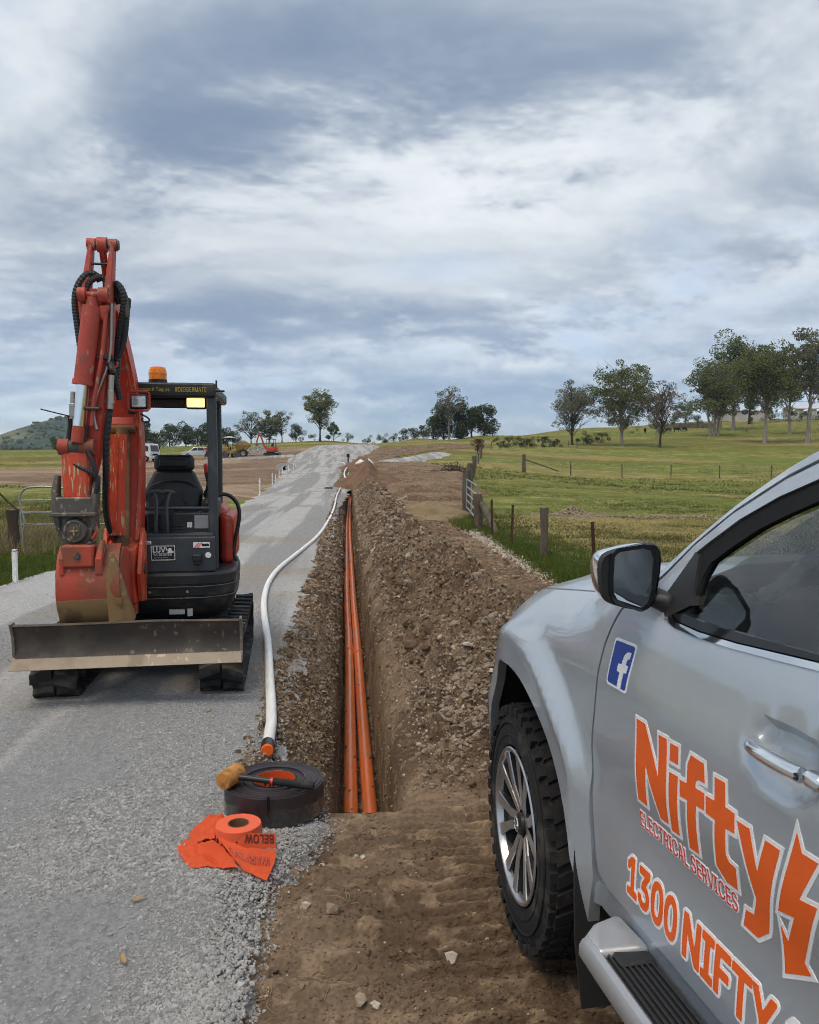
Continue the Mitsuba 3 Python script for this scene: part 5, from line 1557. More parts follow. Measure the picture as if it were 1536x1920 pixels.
leafmat('gum_leaf', (.125, .155, .062), (.235, .25, .12))
leafmat('gum_leaf_grey', (.155, .17, .11), (.27, .27, .19))
leafmat('dark_leaf', (.060, .085, .040), (.12, .145, .068))
leafmat('withered_leaf', (.16, .13, .10), (.26, .215, .17))
leafmat('rust_leaf', (.085, .045, .030), (.13, .075, .045))
leafmat('shrub_leaf', (.065, .088, .036), (.125, .145, .064))


def leaves(P, size, rng, droop=.6):
    """leaf sprays: one narrow quad at each point"""
    n = len(P)
    a = rng.normal(size=(n, 3)); a[:, 2] = a[:, 2] * .6 - droop * .5
    a /= np.linalg.norm(a, axis=1, keepdims=True)
    b = np.cross(a, rng.normal(size=(n, 3)))
    b /= np.linalg.norm(b, axis=1, keepdims=True)
    s = size * rng.uniform(.6, 1.3, n)[:, None]
    a, b = a * s, b * s * .52
    V = np.stack([P - a * .5, P + b * .5, P + a * .5, P - b * .5], 1).reshape(-1, 3)
    k = np.arange(n)[:, None] * 4
    return V, np.vstack([k + [0, 1, 2], k + [0, 2, 3]])


def clump_points(c, r, n, rng, flat=.75):
    d = rng.normal(size=(n, 3))
    d /= np.linalg.norm(d, axis=1, keepdims=True)
    q = rng.uniform(.35, 1.0, n)[:, None] ** .45
    p = d * q * r
    p[:, 2] *= flat
    p[:, 2] += .12 * r
    return c + p


def bez(a, b, c, n):
    t = np.linspace(0, 1, n)[:, None]
    return a * (1 - t) ** 2 + 2 * b * t * (1 - t) + c * t * t


def gum_tree(x, y, h, w, seed, label, bark='bark_pale', leaf='gum_leaf', bare=.38, dens=1.0, stems=1, lean=0.0, group=None, name='gum_tree', clumps=30, cr=.15):
    rng = np.random.default_rng(seed)
    z0 = float(H(np.array([x]), np.array([y]))[0]) - .25
    t = thing(name, label, 'tree', group)
    bare = bare * .62
    rh, rv = w / 2, h * (1 - bare) / 2
    zc = z0 + h * bare + rv
    tubes, P = [], []
    cl = []
    tries = 0
    while len(cl) < clumps and tries < 4000:
        tries += 1
        d = rng.normal(size=3)
        d /= np.linalg.norm(d)
        q = rng.uniform(.05, 1) ** .42 * .86
        c = np.array([x, y, zc]) + d * q * np.array([rh, rh, rv])
        # gums carry their leaves high and outside: thin out low inner clumps
        if d[2] < -.1 and rng.uniform() < .45:
            continue
        if all(np.linalg.norm((c - o) / [1, 1, .8]) > .155 * w for o in cl):
            cl.append(c)
    for s in range(stems):
        bx = (s - (stems - 1) / 2) * .9
        dx = (s - (stems - 1) / 2) * w * .16 + lean * h
        n = 12
        f = np.linspace(0, 1, n)
        wob = np.cumsum(rng.normal(size=(n, 2)) * h * .012, 0)
        tr = np.c_[x + bx + dx * f ** 1.3 + wob[:, 0] * f, y + wob[:, 1] * f, z0 + h * .86 * f]
        tubes.append(tube(tr, h * .0175 * (1 - .80 * f) * (1 + .5 * np.exp(-f * 22)), 7, caps=False))
        mine = [c for k, c in enumerate(cl) if k % stems == s]
        for c in mine:
            hd = np.hypot(c[0] - x, c[1] - y)
            za = np.clip(c[2] - hd * rng.uniform(.7, 1.3) - .05 * h, z0 + h * bare * .75, z0 + h * .80)
            fa = (za - z0) / (h * .86)
            a = np.array([np.interp(fa, f, tr[:, 0]), np.interp(fa, f, tr[:, 1]), za])
            m1 = a + (c - a) * .4 + np.array([0, 0, .05 * h]) + rng.normal(size=3) * .02 * h
            L = np.linalg.norm(c - a)
            tubes.append(tube(bez(a, m1, c, 7), np.linspace(.0035 * h + .010 * L, .025, 7), 5, caps=False))
            for k in range(2):
                e = c + rng.normal(size=3) * cr * h * .5
                tubes.append(tube(bez(m1, (m1 + e) / 2 + rng.normal(size=3) * .01 * h, e, 5), np.linspace(.03 + .002 * h, .015, 5), 4, caps=False))
    put('trunk', cat(tubes), bark, t, smooth=True)
    for c in cl:
        r = h * cr * rng.uniform(.55, 1.2)
        k = rng.integers(3, 6)
        for b in range(k):     # each clump is several small sprays
            cc = c + rng.uniform(-.7, .7, 3) * r * [1, 1, .7]
            P.append(clump_points(cc, r * rng.uniform(.35, .7), int(290 * dens / k * (r / (h * cr)) ** 2), rng, .7))
    V, F = leaves(np.vstack(P), max(h * .026, .34), rng)
    put('crown', (V, F), leaf, t)
    return t


def round_tree(x, y, h, w, seed, label, leaf='dark_leaf', name='bushy_tree', group=None, cat_='tree', low=.12, n=22, dens=1.0, zoff=0.0, leafsize=.05):
    """dense low tree or shrub: short stem, clumps filling an uneven dome"""
    rng = np.random.default_rng(seed)
    z0 = float(H(np.array([x]), np.array([y]))[0]) - .1 + zoff
    t = thing(name, label, cat_, group)
    st__ = [tube(spline([(x, y, z0), (x + rng.normal() * .1, y, z0 + h * .3), (x + rng.normal() * w * .12, y, z0 + h * .7)], 6), np.linspace(.03 * h, .012 * h, 6), 6, caps=False)]
    P = []
    for i in range(n):
        a, q = rng.uniform(0, 2 * np.pi), rng.uniform(0, 1) ** .5
        hz = rng.uniform(low, 1)
        rad = w / 2 * math.sqrt(max(1 - ((hz - .38) / .68) ** 2, .1)) * .75 * q
        c = np.array([x + rad * math.cos(a), y + rad * math.sin(a), z0 + h * hz * .84])
        r = min(h, w) * rng.uniform(.13, .24)
        P.append(clump_points(c, r, int(230 * dens), rng, .85))
        if i % 3 == 0:
            st__.append(tube(spline([(x, y, z0 + h * .2), (x + rad * .5 * math.cos(a), y + rad * .5 * math.sin(a), z0 + h * (.2 + hz * .4)), c], 5), np.linspace(.014 * h, .006 * h, 5), 4, caps=False))
    put('trunk', cat(st__), 'bark_dark', t, smooth=True)
    V, F = leaves(np.vstack(P), max(min(h, w) * leafsize * 1.05, .12), rng, .2)
    put('crown', (V, F), leaf, t)
    return t


ORD = ['leftmost', 'second from left', 'third from left', 'fourth from left', 'fifth from left', 'sixth from left', 'seventh from left', 'eighth from left']


# right-hand paddock trees
G1 = 'gum trees in the right paddock'
gum_tree(*(32.85, 166), 13.2, 10.5, 11, 'grey green gum with dark trunk, leftmost of the three before the ridge', bark='bark_dark', leaf='gum_leaf_grey', bare=.30, clumps=44, dens=.9, group=G1)
gum_tree(*(42.90, 166), 17.2, 12.0, 12, 'tall dense green gum with pale trunk between a grey gum and a sparse brownish one', bark='bark_pale', leaf='gum_leaf', bare=.30, clumps=48, dens=1.15, group=G1)
gum_tree(*(48.75, 160), 13.4, 8.4, 13, 'sparse brownish gum with thin leaves beside the black cattle', bark='bark_dark', leaf='withered_leaf', bare=.34, clumps=36, dens=.55, group=G1, cr=.12)
gum_tree(*(58.70, 196), 9.5, 5, 14, 'slender gum behind the sparse brownish one', leaf='gum_leaf_grey', bare=.45, clumps=14, dens=.5, group=G1)
gum_tree(*(75.94, 205), 19.5, 12.5, 15, 'broad dark green gum with several pale stems by the old stockyard', leaf='gum_leaf', bare=.30, stems=3, clumps=56, dens=1.2, group=G1)
gum_tree(*(91.23, 232), 26.0, 14, 16, 'very tall gum rising behind the broad one by the stockyard', leaf='gum_leaf', bare=.42, clumps=46, dens=1.1, group=G1)
gum_tree(*(74.35, 172), 21.6, 13.0, 17, 'tall gum with forked white trunk blackened at its foot', leaf='gum_leaf', bare=.44, clumps=52, dens=1.2, lean=.03, group=G1)
gum_tree(*(94.76, 205), 20.5, 11, 18, 'gum between the forked white trunk and the tall bare limbed gum', leaf='gum_leaf', bare=.40, clumps=34, dens=.9, group=G1)
gum_tree(*(83.31, 172), 26.0, 11, 19, 'tall bare limbed gum with a few leaf tufts at the right edge', leaf='gum_leaf_grey', bare=.5, clumps=34, dens=.6, lean=.04, group=G1, cr=.10)
gum_tree(*(112.54, 215), 20, 14, 20, 'dark gum cut by the right edge of the view', leaf='gum_leaf', bare=.3, clumps=40, group=G1)
gum_tree(*(116.15, 200), 22, 15, 21, 'gum beyond the right edge of the view', leaf='gum_leaf', bare=.36, clumps=36, group=G1)
gum_tree(*(88.02, 262), 9.5, 8, 22, 'small round gum on the skyline left of the stockyard', leaf='gum_leaf', bare=.28, clumps=22, group=G1)
round_tree(*(106.49, 258), 13.4, 5.0, 23, 'narrow dark conifer before the pale shed', 'dark_leaf', 'conifer', n=34, low=.05)
for k, (px, d, h, w) in enumerate([(1258, 268, 4.5, 7), (1305, 262, 4, 6), (1440, 262, 4, 8), (1475, 266, 4.5, 8), (1515, 262, 4, 8), (1550, 260, 5, 9)]):
    round_tree(*ray(px / 1536 - .5, d), h, w, 40 + k, ORD[k] + ' low dark shrub in the row along the house yard', 'dark_leaf', 'yard_shrub', 'shrubs along the house yard', 'shrub', n=10)

# hedge and shrubs left of the paddock trees
for k, (px, d, h, w) in enumerate([(940, 146, 2.1, 4.5), (965, 146, 2.2, 4.8), (988, 147, 2.3, 5), (1015, 150, 2.2, 4.2), (1038, 152, 1.9, 4), (1100, 172, 3.0, 7), (1128, 180, 2.6, 6)]):
    round_tree(*ray(px / 1536 - .5, d), h, w, 60 + k, ORD[k] + ' dark shrub of the hedge across the paddock', 'dark_leaf', 'hedge_shrub', 'shrubs of the hedge across the paddock', 'shrub', n=14, low=.05)
round_tree(*(9.83, 118), 2.2, 2.6, 75, 'small reddish brown shrub at the far end of the right fence', 'rust_leaf', 'reddish_shrub', None, 'shrub', n=10)

# clump on the skyline in the middle
G2 = 'trees of the skyline clump'
gum_tree(*(10.31, 214), 15.0, 9, 31, 'thin topped gum standing over the dark clump on the skyline', leaf='gum_leaf_grey', bare=.45, clumps=22, dens=.55, group=G2, cr=.10)
for k, (px, d, h, w) in enumerate([(812, 215, 6.5, 6), (832, 216, 10.5, 8), (862, 216, 10.5, 9), (884, 218, 9.0, 8), (908, 220, 8.6, 8)]):
    round_tree(*ray(px / 1536 - .5, d), h, w, 80 + k, ORD[k] + ' dense dark round tree in the skyline clump', 'dark_leaf', 'skyline_tree', G2, n=26)
for k, (px, d, h, w) in enumerate([(720, 245, 3.5, 6), (738, 250, 3.2, 7), (757, 248, 4.0, 6), (776, 246, 4.6, 6), (793, 238, 5, 5)]):
    round_tree(*ray(px / 1536 - .5, d), h, w, 90 + k, ORD[k] + ' low tree in the row left of the skyline clump', 'shrub_leaf', 'low_tree', 'low trees left of the skyline clump', n=12)
for k, (px, d, h, w) in enumerate([(652, 250, 3.0, 5), (690, 252, 3.0, 5.5)]):
    round_tree(*ray(px / 1536 - .5, d), h, w, 100 + k, ('small round tree on the skyline right of the tallest gum', 'small round tree standing alone above the road top')[k], 'shrub_leaf', 'low_tree', n=10)
# the tall lone gum and its neighbours
gum_tree(*(-22.29, 205), 14.2, 8.4, 111, 'tall lone gum on the skyline left of the road top', leaf='gum_leaf', bare=.36, clumps=34, dens=.95, bark='bark_dark')
gum_tree(*(-19.78, 214), 5.6, 4.6, 112, 'small gum at the right foot of the tall lone gum', leaf='gum_leaf', bare=.2, clumps=14, bark='bark_dark')
G3 = 'gum trees behind the far excavator'
gum_tree(*(-42.40, 220), 9.2, 9, 113, 'spreading thin gum left of the darker pair behind the dumper', leaf='gum_leaf_grey', bare=.3, clumps=26, dens=.6, group=G3, bark='bark_dark')
gum_tree(*(-37.72, 222), 8.6, 8, 114, 'dense dark gum in the middle behind the far excavator', leaf='gum_leaf', bare=.2, clumps=30, dens=1.1, group=G3, bark='bark_dark')
gum_tree(*(-35.02, 226), 9.4, 6, 115, 'thin gum at the right of the dark one behind the far excavator', leaf='gum_leaf_grey', bare=.35, clumps=20, dens=.6, group=G3, bark='bark_dark')
round_tree(*(-30.92, 224), 5.0, 6.5, 116, 'low round tree between the far excavator and the lone gum', 'dark_leaf', 'bushy_tree', n=16)
round_tree(*(-24.10, 208), 2.2, 5.5, 117, 'low scrub at the left foot of the tall lone gum', 'shrub_leaf', 'scrub', None, 'shrub', n=9)
for k, (px, d, h, w) in enumerate([(268, 205, 7.2, 7), (290, 215, 4.2, 5), (320, 222, 6.5, 6), (350, 225, 6.8, 8), (372, 230, 5, 6), (387, 224, 6.6, 7), (420, 228, 5.6, 8), (440, 232, 4.0, 6)]):
    round_tree(*ray(px / 1536 - .5, d), h, w, 120 + k, ORD[k] + ' dark round tree seen through the excavator canopy', 'dark_leaf', 'row_tree', 'trees seen through the excavator canopy', n=22)
for k, (px, d, h, w) in enumerate([(108, 215, 4.4, 6.5), (60, 330, 3.5, 8), (20, 340, 3.8, 10), (-30, 320, 5, 10)]):
    round_tree(*ray(px / 1536 - .5, d), h, w, 140 + k, ORD[3 - k] + ' round tree at the foot of the wooded hill' if k else 'dark round tree left of the raised arm before the hill', 'shrub_leaf', 'hill_foot_tree', 'trees at the foot of the hill' if k else None, n=14)

# wooded hill on the left and a blue one farther off
mat('hill_green', P_(proc(lambda p, n, uv: mix(C3(.035, .055, .040), C3(.105, .115, .060), smoothstep(.45, .60, fbm(p.x * .006, p.y * .006, p.z * .02, 4))) * (.7 + .6 * noise(p.x * .08, p.y * .08, p.z * .08))), .95, spec=.05))


def hill(name, pts, y, depth, label, seed):
    xs = np.linspace(pts[0][0], pts[-1][0], 160)
    top = PchipInterpolator(*np.array(pts).T)(xs)
    dy = np.linspace(-1, 1.4, 60)
    X, D = np.meshgrid(xs, dy, indexing='ij')
    Z = -14 + (top[:, None] + 14) * np.exp(-(D / .55) ** 2) + (meshkit.fbm(np.stack([X * .012, D * 5, 0 * X], -1), 4, seed) - .5) * 9 * np.exp(-(D / .6) ** 2)
    Yy = y + D * depth
    v, q = grid_mesh(X, Yy, Z)
    put(name, (v, q[:, ::-1]), 'hill_green', smooth=True, kind='structure', label=label)
    return X, Yy, Z


HX, HY, HZ = hill('hill', [(-2000, 20), (-1400, 36), (-1050, 28), (-900, 22), (-700, 32), (-620, 62), (-560, 76), (-500, 70), (-420, 24), (-330, 4), (-200, -6)], 1400, 420, 'low wooded hill with a grassy flank behind the raised arm', 5)
hill('far_hill', [(-1500, -10), (-1100, 10), (-850, 52), (-760, 34), (-620, 12), (-400, 6), (-100, -6)], 3900, 500, 'distant bluish hill on the horizon', 6)
rng = np.random.default_rng(77)
sel = rng.integers(0, HX.size, 9000)
hp = np.c_[HX.ravel()[sel], HY.ravel()[sel], HZ.ravel()[sel]]
wood = meshkit.fbm(hp * [.006, .006, .01], 3, 9)
hp = hp[(wood > .46) & (hp[:, 1] < 1460) & (hp[:, 2] > 0)][:2200]
ico = trimesh.creation.icosphere(1, 1.0)
V, F = [], []
for p in hp:
    r = rng.uniform(2.0, 4.6)
    v = ico.vertices * (r * rng.uniform(.7, 1.25, (len(ico.vertices), 1))) * [1.1, 1.1, .85]
    F.append(ico.faces + 42 * len(V)); V.append(v + p + rng.normal(size=3) * [6, 6, 0])
put('hill_forest', (np.vstack(V), np.vstack(F)), 'dark_leaf', smooth=True, kind='stuff', label='dark woodland covering the upper slopes of the hill')

# ------------------------------------------------------------------ fences and gates
mat('old_wood', bumped(P_(proc(lambda p, n, uv: mix(C3(.070, .055, .043), C3(.185, .155, .125), fbm(p.x * 18, p.y * 18, p.z * 2.2, 4))), .92, spec=.1), lambda p, n, uv: fbm(p.x * 60, p.y * 60, p.z * 5, 3), .006, 2e-3))
mat('rust_steel', P_(proc(lambda p, n, uv: mix(C3(.035, .022, .016), C3(.11, .055, .033), fbm(p.x * 30, p.y * 30, p.z * 14, 4))), .8, .2, .3))
mat('galvanised', P_((.34, .36, .36), .4, .6))
mat('wire', P_((.16, .16, .155), .5, .6))


def post(x, y, h, r, parent, m='old_wood', name='post', lean=(0, 0), seed=0, label=None):
    z = float(ground_z(np.array([x]), np.array([y]))[0]) - .3
    rng = np.random.default_rng(seed + int(abs(x * 91 + y * 37)))
    p = np.array([(x, y, z), (x + lean[0] * .5, y + lean[1] * .5, z + (h + .3) * .5), (x + lean[0], y + lean[1], z + h + .3)])
    if m == 'rust_steel':
        mm = cat([cbox((r * 2.2, .006, h + .3), (0, 0, 0), .001), cbox((.006, r * 1.6, h + .3), (0, r * .8, 0), .001)])
        mm.apply_transform(rotm([0, 0, 1], rng.uniform(-40, 40)))
        mm.apply_transform(rotm([0, 1, 0], math.degrees(math.atan2(lean[0], h))))
        mm.apply_translation([x + lean[0] / 2, y, z + (h + .3) / 2])
    else:
        mm = tube(spline(p, 7), r * (1 + .10 * rng.normal(size=7)), 9)
        mm.vertices[:-2] += rng.normal(size=(len(mm.vertices) - 2, 3)) * r * .05
    return put(name, mm, m, parent, smooth=35, label=label)


def wires(pts, parent, heights, r=.0022, sag=.02):
    for hgt in heights:
        line = []
        for (xa, ya), (xb, yb) in zip(pts[:-1], pts[1:]):
            for f in np.linspace(0, 1, 5)[:-1]:
                x, y = xa + (xb - xa) * f, ya + (yb - ya) * f
                za, zb = [float(ground_z(np.array([u]), np.array([v]))[0]) for u, v in ((xa, ya), (xb, yb))]
                line.append((x, y, za + (zb - za) * f + hgt - sag * math.sin(f * math.pi)))
        line.append((*pts[-1], float(ground_z(np.array([pts[-1][0]]), np.array([pts[-1][1]]))[0]) + hgt))
        put('wire', tube(np.array(line), r, 4, caps=False), 'wire', parent, smooth=True)


# paddock fence running along the dug strip
fa = thing('paddock_fence', 'old wire fence of timber and rusty steel posts along the dug earth strip', 'fence')
post(2.245, 13.6, .86, .068, fa, lean=(.0, 0))
for x, y, hh, le in ((2.50, 10.9, .82, -.05), (1.96, 15.7, .78, .02), (1.75, 17.3, .80, -.01), (3.3, 7.0, .8, 0)):
    post(x, y, hh, .022, fa, 'rust_steel', 'steel_post', (le, 0))
post(1.62, 19.3, .82, .10, fa, name='strainer_post')
z = float(H(np.array([1.9]), np.array([18.4]))[0])
put('stay', rod((1.70, 19.2, z + .62), (1.98, 18.2, z - .1), .075, 10), 'old_wood', fa, smooth=40)
wires([(3.3, 7.0), (2.50, 10.9), (2.245, 13.6), (1.96, 15.7), (1.75, 17.3), (1.62, 19.3)], fa, (.2, .38, .56, .72))
# steel gate beyond it
gt = thing('farm_gate', 'tubular steel farm gate hung in the right fence beside its grey post', 'gate')
ga, gb = np.array([1.62, 19.5]), np.array([1.70, 24.4])
zg = float(H(*[np.array([v]) for v in ga])[0]) + .12
for hgt in (.06, .26, .46, .66, .88):
    put('rail', rod((ga[0], ga[1], zg + hgt), (gb[0], gb[1], zg + hgt + .05), .018, 8), 'galvanised', gt, smooth=40)
for f in (0, .5, 1):
    q = ga + (gb - ga) * f
    put('upright', rod((q[0], q[1], zg + .06), (q[0], q[1], zg + .93), .018, 8), 'galvanised', gt, smooth=40)
fb_ = thing('boundary_fence', 'grey timber post fence running up the rise beyond the farm gate', 'fence')
bpts = [(1.72, 24.6), (1.95, 28.5), (2.35, 33), (2.85, 38.5), (3.4, 45), (4.1, 53), (4.9, 62), (5.9, 73), (7.2, 86), (8.8, 101), (10.2, 116)]
for i, (x, y) in enumerate(bpts):
    post(x, y, 1.15 + .15 * (i % 3 == 0), .085 + .03 * (i % 3 == 0), fb_, lean=(.03 * ((i * 7) % 3 - 1), 0))
wires(bpts, fb_, (.3, .6, .9, 1.1), .006)
fc = thing('cross_fence', 'line of thin posts crossing the paddock behind a braced timber post', 'fence')
z = H(np.array([10.3]), np.array([73.5]))[0]
post(10.25, 73.5, 1.55, .17, fc, name='strainer_post')
put('stay', rod((10.4, 73.5, z + 1.1), (13.3, 73.0, z + .05), .055, 8), 'old_wood', fc, smooth=40)
cpts = [(14.55, 74), (19.69, 76), (24.56, 77), (29.50, 78), (34.87, 79), (40.47, 80), (45.98, 81)]
for x, y in cpts:
    post(x, y, 1.25, .055, fc)
wires([(10.25, 73.5)] + cpts, fc, (.3, .65, 1.0, 1.2), .005)
fd = thing('ridge_fence', 'distant line of fence posts along the foot of the hedge', 'fence')
for px in range(905, 1085, 16):
    x, y = ray(px / 1536 - .5, 138 + (px - 905) * .09)
    post(x, y, 1.2, .07, fd)
# stick pile and rubble
rng = np.random.default_rng(5)
sp_ = thing('stick_pile', 'heap of dead branches on the grass beside the right fence', 'stick pile', kind=None)
cx, cy = (3.33, 64)
cz = float(H(np.array([cx]), np.array([cy]))[0])
for k in range(60):
    a, l = rng.uniform(0, np.pi), rng.uniform(.6, 2.0)
    c = np.array([cx + rng.normal() * .75, cy + rng.normal() * .7, 0])
    zz = cz + max(.05, .55 * math.exp(-((c[0] - cx) / .9) ** 2) * rng.uniform(.2, 1.1))
    d = np.array([math.cos(a), math.sin(a), rng.normal() * .28]) * l / 2
    m = c + [0, 0, zz]
    put('branch', tube(spline([m - d, m + rng.normal(size=3) * .08, m + d], 5), np.linspace(.035, .015, 5) * rng.uniform(.6, 1.4), 5), 'old_wood', sp_, smooth=True)
# left side: post with stay, looped gate, guide post, wire fence
fl_ = thing('roadside_fence', 'dark timber strainer post with sagging wires beside the grass verge', 'fence')
post(-6.32, 13.1, .70, .085, fl_, 'bark_dark', lean=(-.05, 0))
put('stake', rod((-6.17, 13.05, -.1), (-6.22, 13.05, .66), .012, 6), 'galvanised', fl_, smooth=40)
wires([(-6.33, 13.1), (-8.2, 14.6), (-11, 17)], fl_, (.25, .45, .62), .0035, .04)
wires([(-6.33, 13.1), (-5.6, 18.0), (-5.4, 23.0)], fl_, (.25, .45, .62), .0035, .04)
put('bent_rail', tube(spline([(-5.75, 14.3, .0), (-5.62, 14.3, .30), (-5.38, 14.3, .60)], 9), .016, 7), 'rust_steel', fl_, smooth=50)
put('bent_rail', tube(spline([(-5.38, 14.3, .60), (-5.20, 14.3, .42), (-5.02, 14.3, .14)], 9), .016, 7), 'rust_steel', fl_, smooth=50)
put('bent_rail', tube(spline([(-6.95, 13.8, .98), (-6.78, 13.8, .80), (-6.62, 13.8, .66)], 9), .016, 7), 'rust_steel', fl_, smooth=50)
g2 = thing('tubular_gate', 'rusty tubular gate with rounded corner standing in the tall grass on the left', 'gate')
gx0, gx1, gy = -7.72, -5.0, 16.2
put('frame', tube(spline([(gx0, gy, .05), (gx0, gy, .72), (gx0 + .03, gy, .84), (gx0 + .12, gy, .93), (gx0 + .25, gy, .96), (gx0 + .6, gy, .965), (gx1, gy, .985)], 40), .022, 8), 'galvanised', g2, smooth=50)
for zz in (.22, .46, .70):
    put('rail', rod((gx0, gy, zz), (gx1, gy, zz + .015), .013, 8), 'galvanised', g2, smooth=40)
put('upright', rod((-6.3, gy, .05), (-6.3, gy, .70), .013, 8), 'galvanised', g2, smooth=40)
gp_ = thing('guide_post', 'white roadside guide post with a blue band at the gravel edge', 'guide post')
zz = float(ground_z(np.array([-4.78]), np.array([9.85]))[0])
put('stake', cbox((.050, .050, .40), (-4.775, 9.85, zz + .22), .004), 'decal_white', gp_, smooth=False)
put('blue_band', cbox((.052, .052, .018), (-4.775, 9.85, zz + .405), .004), 'decal_blue', gp_, smooth=False)
# survey stakes along the left road edge
for i, (px, y) in enumerate([(487, 33.5), (511, 46), (517, 42), (524, 52), (530, 60), (541, 66), (551, 70)]):
    x = (px / 1536 - .5) * y
    z = float(ground_z(np.array([x]), np.array([y]))[0])
    put('survey_stake', cbox((.05, .05, .85), (x, y, z + .35), .004), 'decal_white', label=ORD[i] + ' thin white survey stake along the left road edge', cat='stake', group='survey stakes along the road edge')

# ------------------------------------------------------------------ stockyard, sheds, cattle
sy = thing('stockyard', 'weathered timber stockyard rails under the broad gum', 'stockyard')
yy0 = 246.0
xa, xb = (1262 / 1536 - .5) * yy0, (1350 / 1536 - .5) * yy0
zs = float(H(np.array([(xa + xb) / 2]), np.array([yy0]))[0])
for i, x in enumerate(np.linspace(xa, xb, 9)):
    for dy in (0, 6):
        put('post', rod((x, yy0 + dy, zs - .3), (x, yy0 + dy, zs + 2.0), .11, 7), 'old_wood', sy, smooth=40)
for hgt in (.4, .8, 1.2, 1.6):
    for dy in (0, 6):
        put('rail', cbox((xb - xa, .07, .20), ((xa + xb) / 2, yy0 + dy - .14, zs + hgt), .02), 'old_wood', sy)
mat('cream_wall', P_(proc(lambda p, n, uv: C3(.46, .45, .42) * (.85 + .3 * fbm(p.x * .7, p.y * .7, p.z * .7, 3))), .8))
mat('roof_metal', P_((.55, .57, .60), .4, .3))
mat('roof_dark', P_((.12, .12, .13), .6))
mat('window_dark', P_((.03, .035, .04), .08))


def house(px, y, w, d, hw, hr, label, name='house', roof='roof_metal', wall='cream_wall', nwin=3, door=True):
    x = (px / 1536 - .5) * y
    z = float(H(np.array([x]), np.array([y]))[0]) - .2
    t = thing(name, label, 'building')
    put('wall', cbox((w, d, hw + .4), (x, y, z + (hw + .4) / 2 - .2), .02), wall, t)
    e = .45
    g = Polygon([(-d / 2 - e, hw - .10), (0, hw + hr), (d / 2 + e, hw - .10), (d / 2 + e, hw), (0, hw + hr + .12), (-d / 2 - e, hw)])
    put('roof', prism(g, w + 2 * e, (x, y, z + .22), (0, 1, 0), (0, 0, 1)), roof, t, smooth=False)
    put('gable', prism(Polygon([(-d / 2, hw), (0, hw + hr - .05), (d / 2, hw)]), w - .02, (x, y, z + .19), (0, 1, 0), (0, 0, 1)), wall, t, smooth=False)
    for i in range(nwin):
        xx = x - w / 2 + w * (i + .7) / (nwin + .4)
        wn = put('window', cbox((1.3, .08, 1.2), (xx, y - d / 2 - .02, z + hw * .60), .01), 'window_dark', t)
        put('frame', prism(box(-.74, -.68, .74, .68).difference(box(-.64, -.58, .64, .58)), .12, (xx, y - d / 2 - .03, z + hw * .60), (1, 0, 0), (0, 0, 1)), 'decal_white', wn)
    if door:
        put('door', cbox((1.0, .08, 2.1), (x + w * .46 - .7, y - d / 2 - .02, z + 1.15), .01), 'roof_dark', t)
    return t


house(1388, 286, 17.5, 9, 3.2, 1.1, 'pale grey shed between the trunks of the gums', 'shed', nwin=0, door=False)
house(1530, 286, 20, 10, 3.2, 1.5, 'house with white awnings at the right edge behind the gums', nwin=4)
aw = 'white curved awnings before the house'
for i, px in enumerate((1466, 1490, 1514, 1538)):
    y = 272.0
    x = (px / 1536 - .5) * y
    z = float(H(np.array([x]), np.array([y]))[0])
    a = thing('awning', ORD[i] + ' white curved awning among the house yard trees', 'awning', aw)
    th = np.linspace(.25, np.pi - .25, 12)
    X, Yy = np.meshgrid(th, [-1.6, 1.6], indexing='ij')
    v, q = grid_mesh(x + 1.6 * np.cos(X) / .95, y + Yy, z + 2.9 + .75 * np.sin(X))
    put('cover', cat([tm((v, q)), tm((v - [0, 0, .06], q[:, ::-1]))]), 'decal_white', a, smooth=40)
    for sx in (-1.5, 1.5):
        put('pole', rod((x + sx, y - 1.4, z - .2), (x + sx, y - 1.4, z + 3.05), .06, 8), 'galvanised', a, smooth=40)

mat('cow_black', P_((.012, .011, .011), .7, 0, .3))
mat('cow_tan', P_(proc(lambda p, n, uv: mix(C3(.30, .20, .11), C3(.42, .31, .20), fbm(p.x * 2, p.y * 2, p.z * 2, 3))), .8, 0, .2))


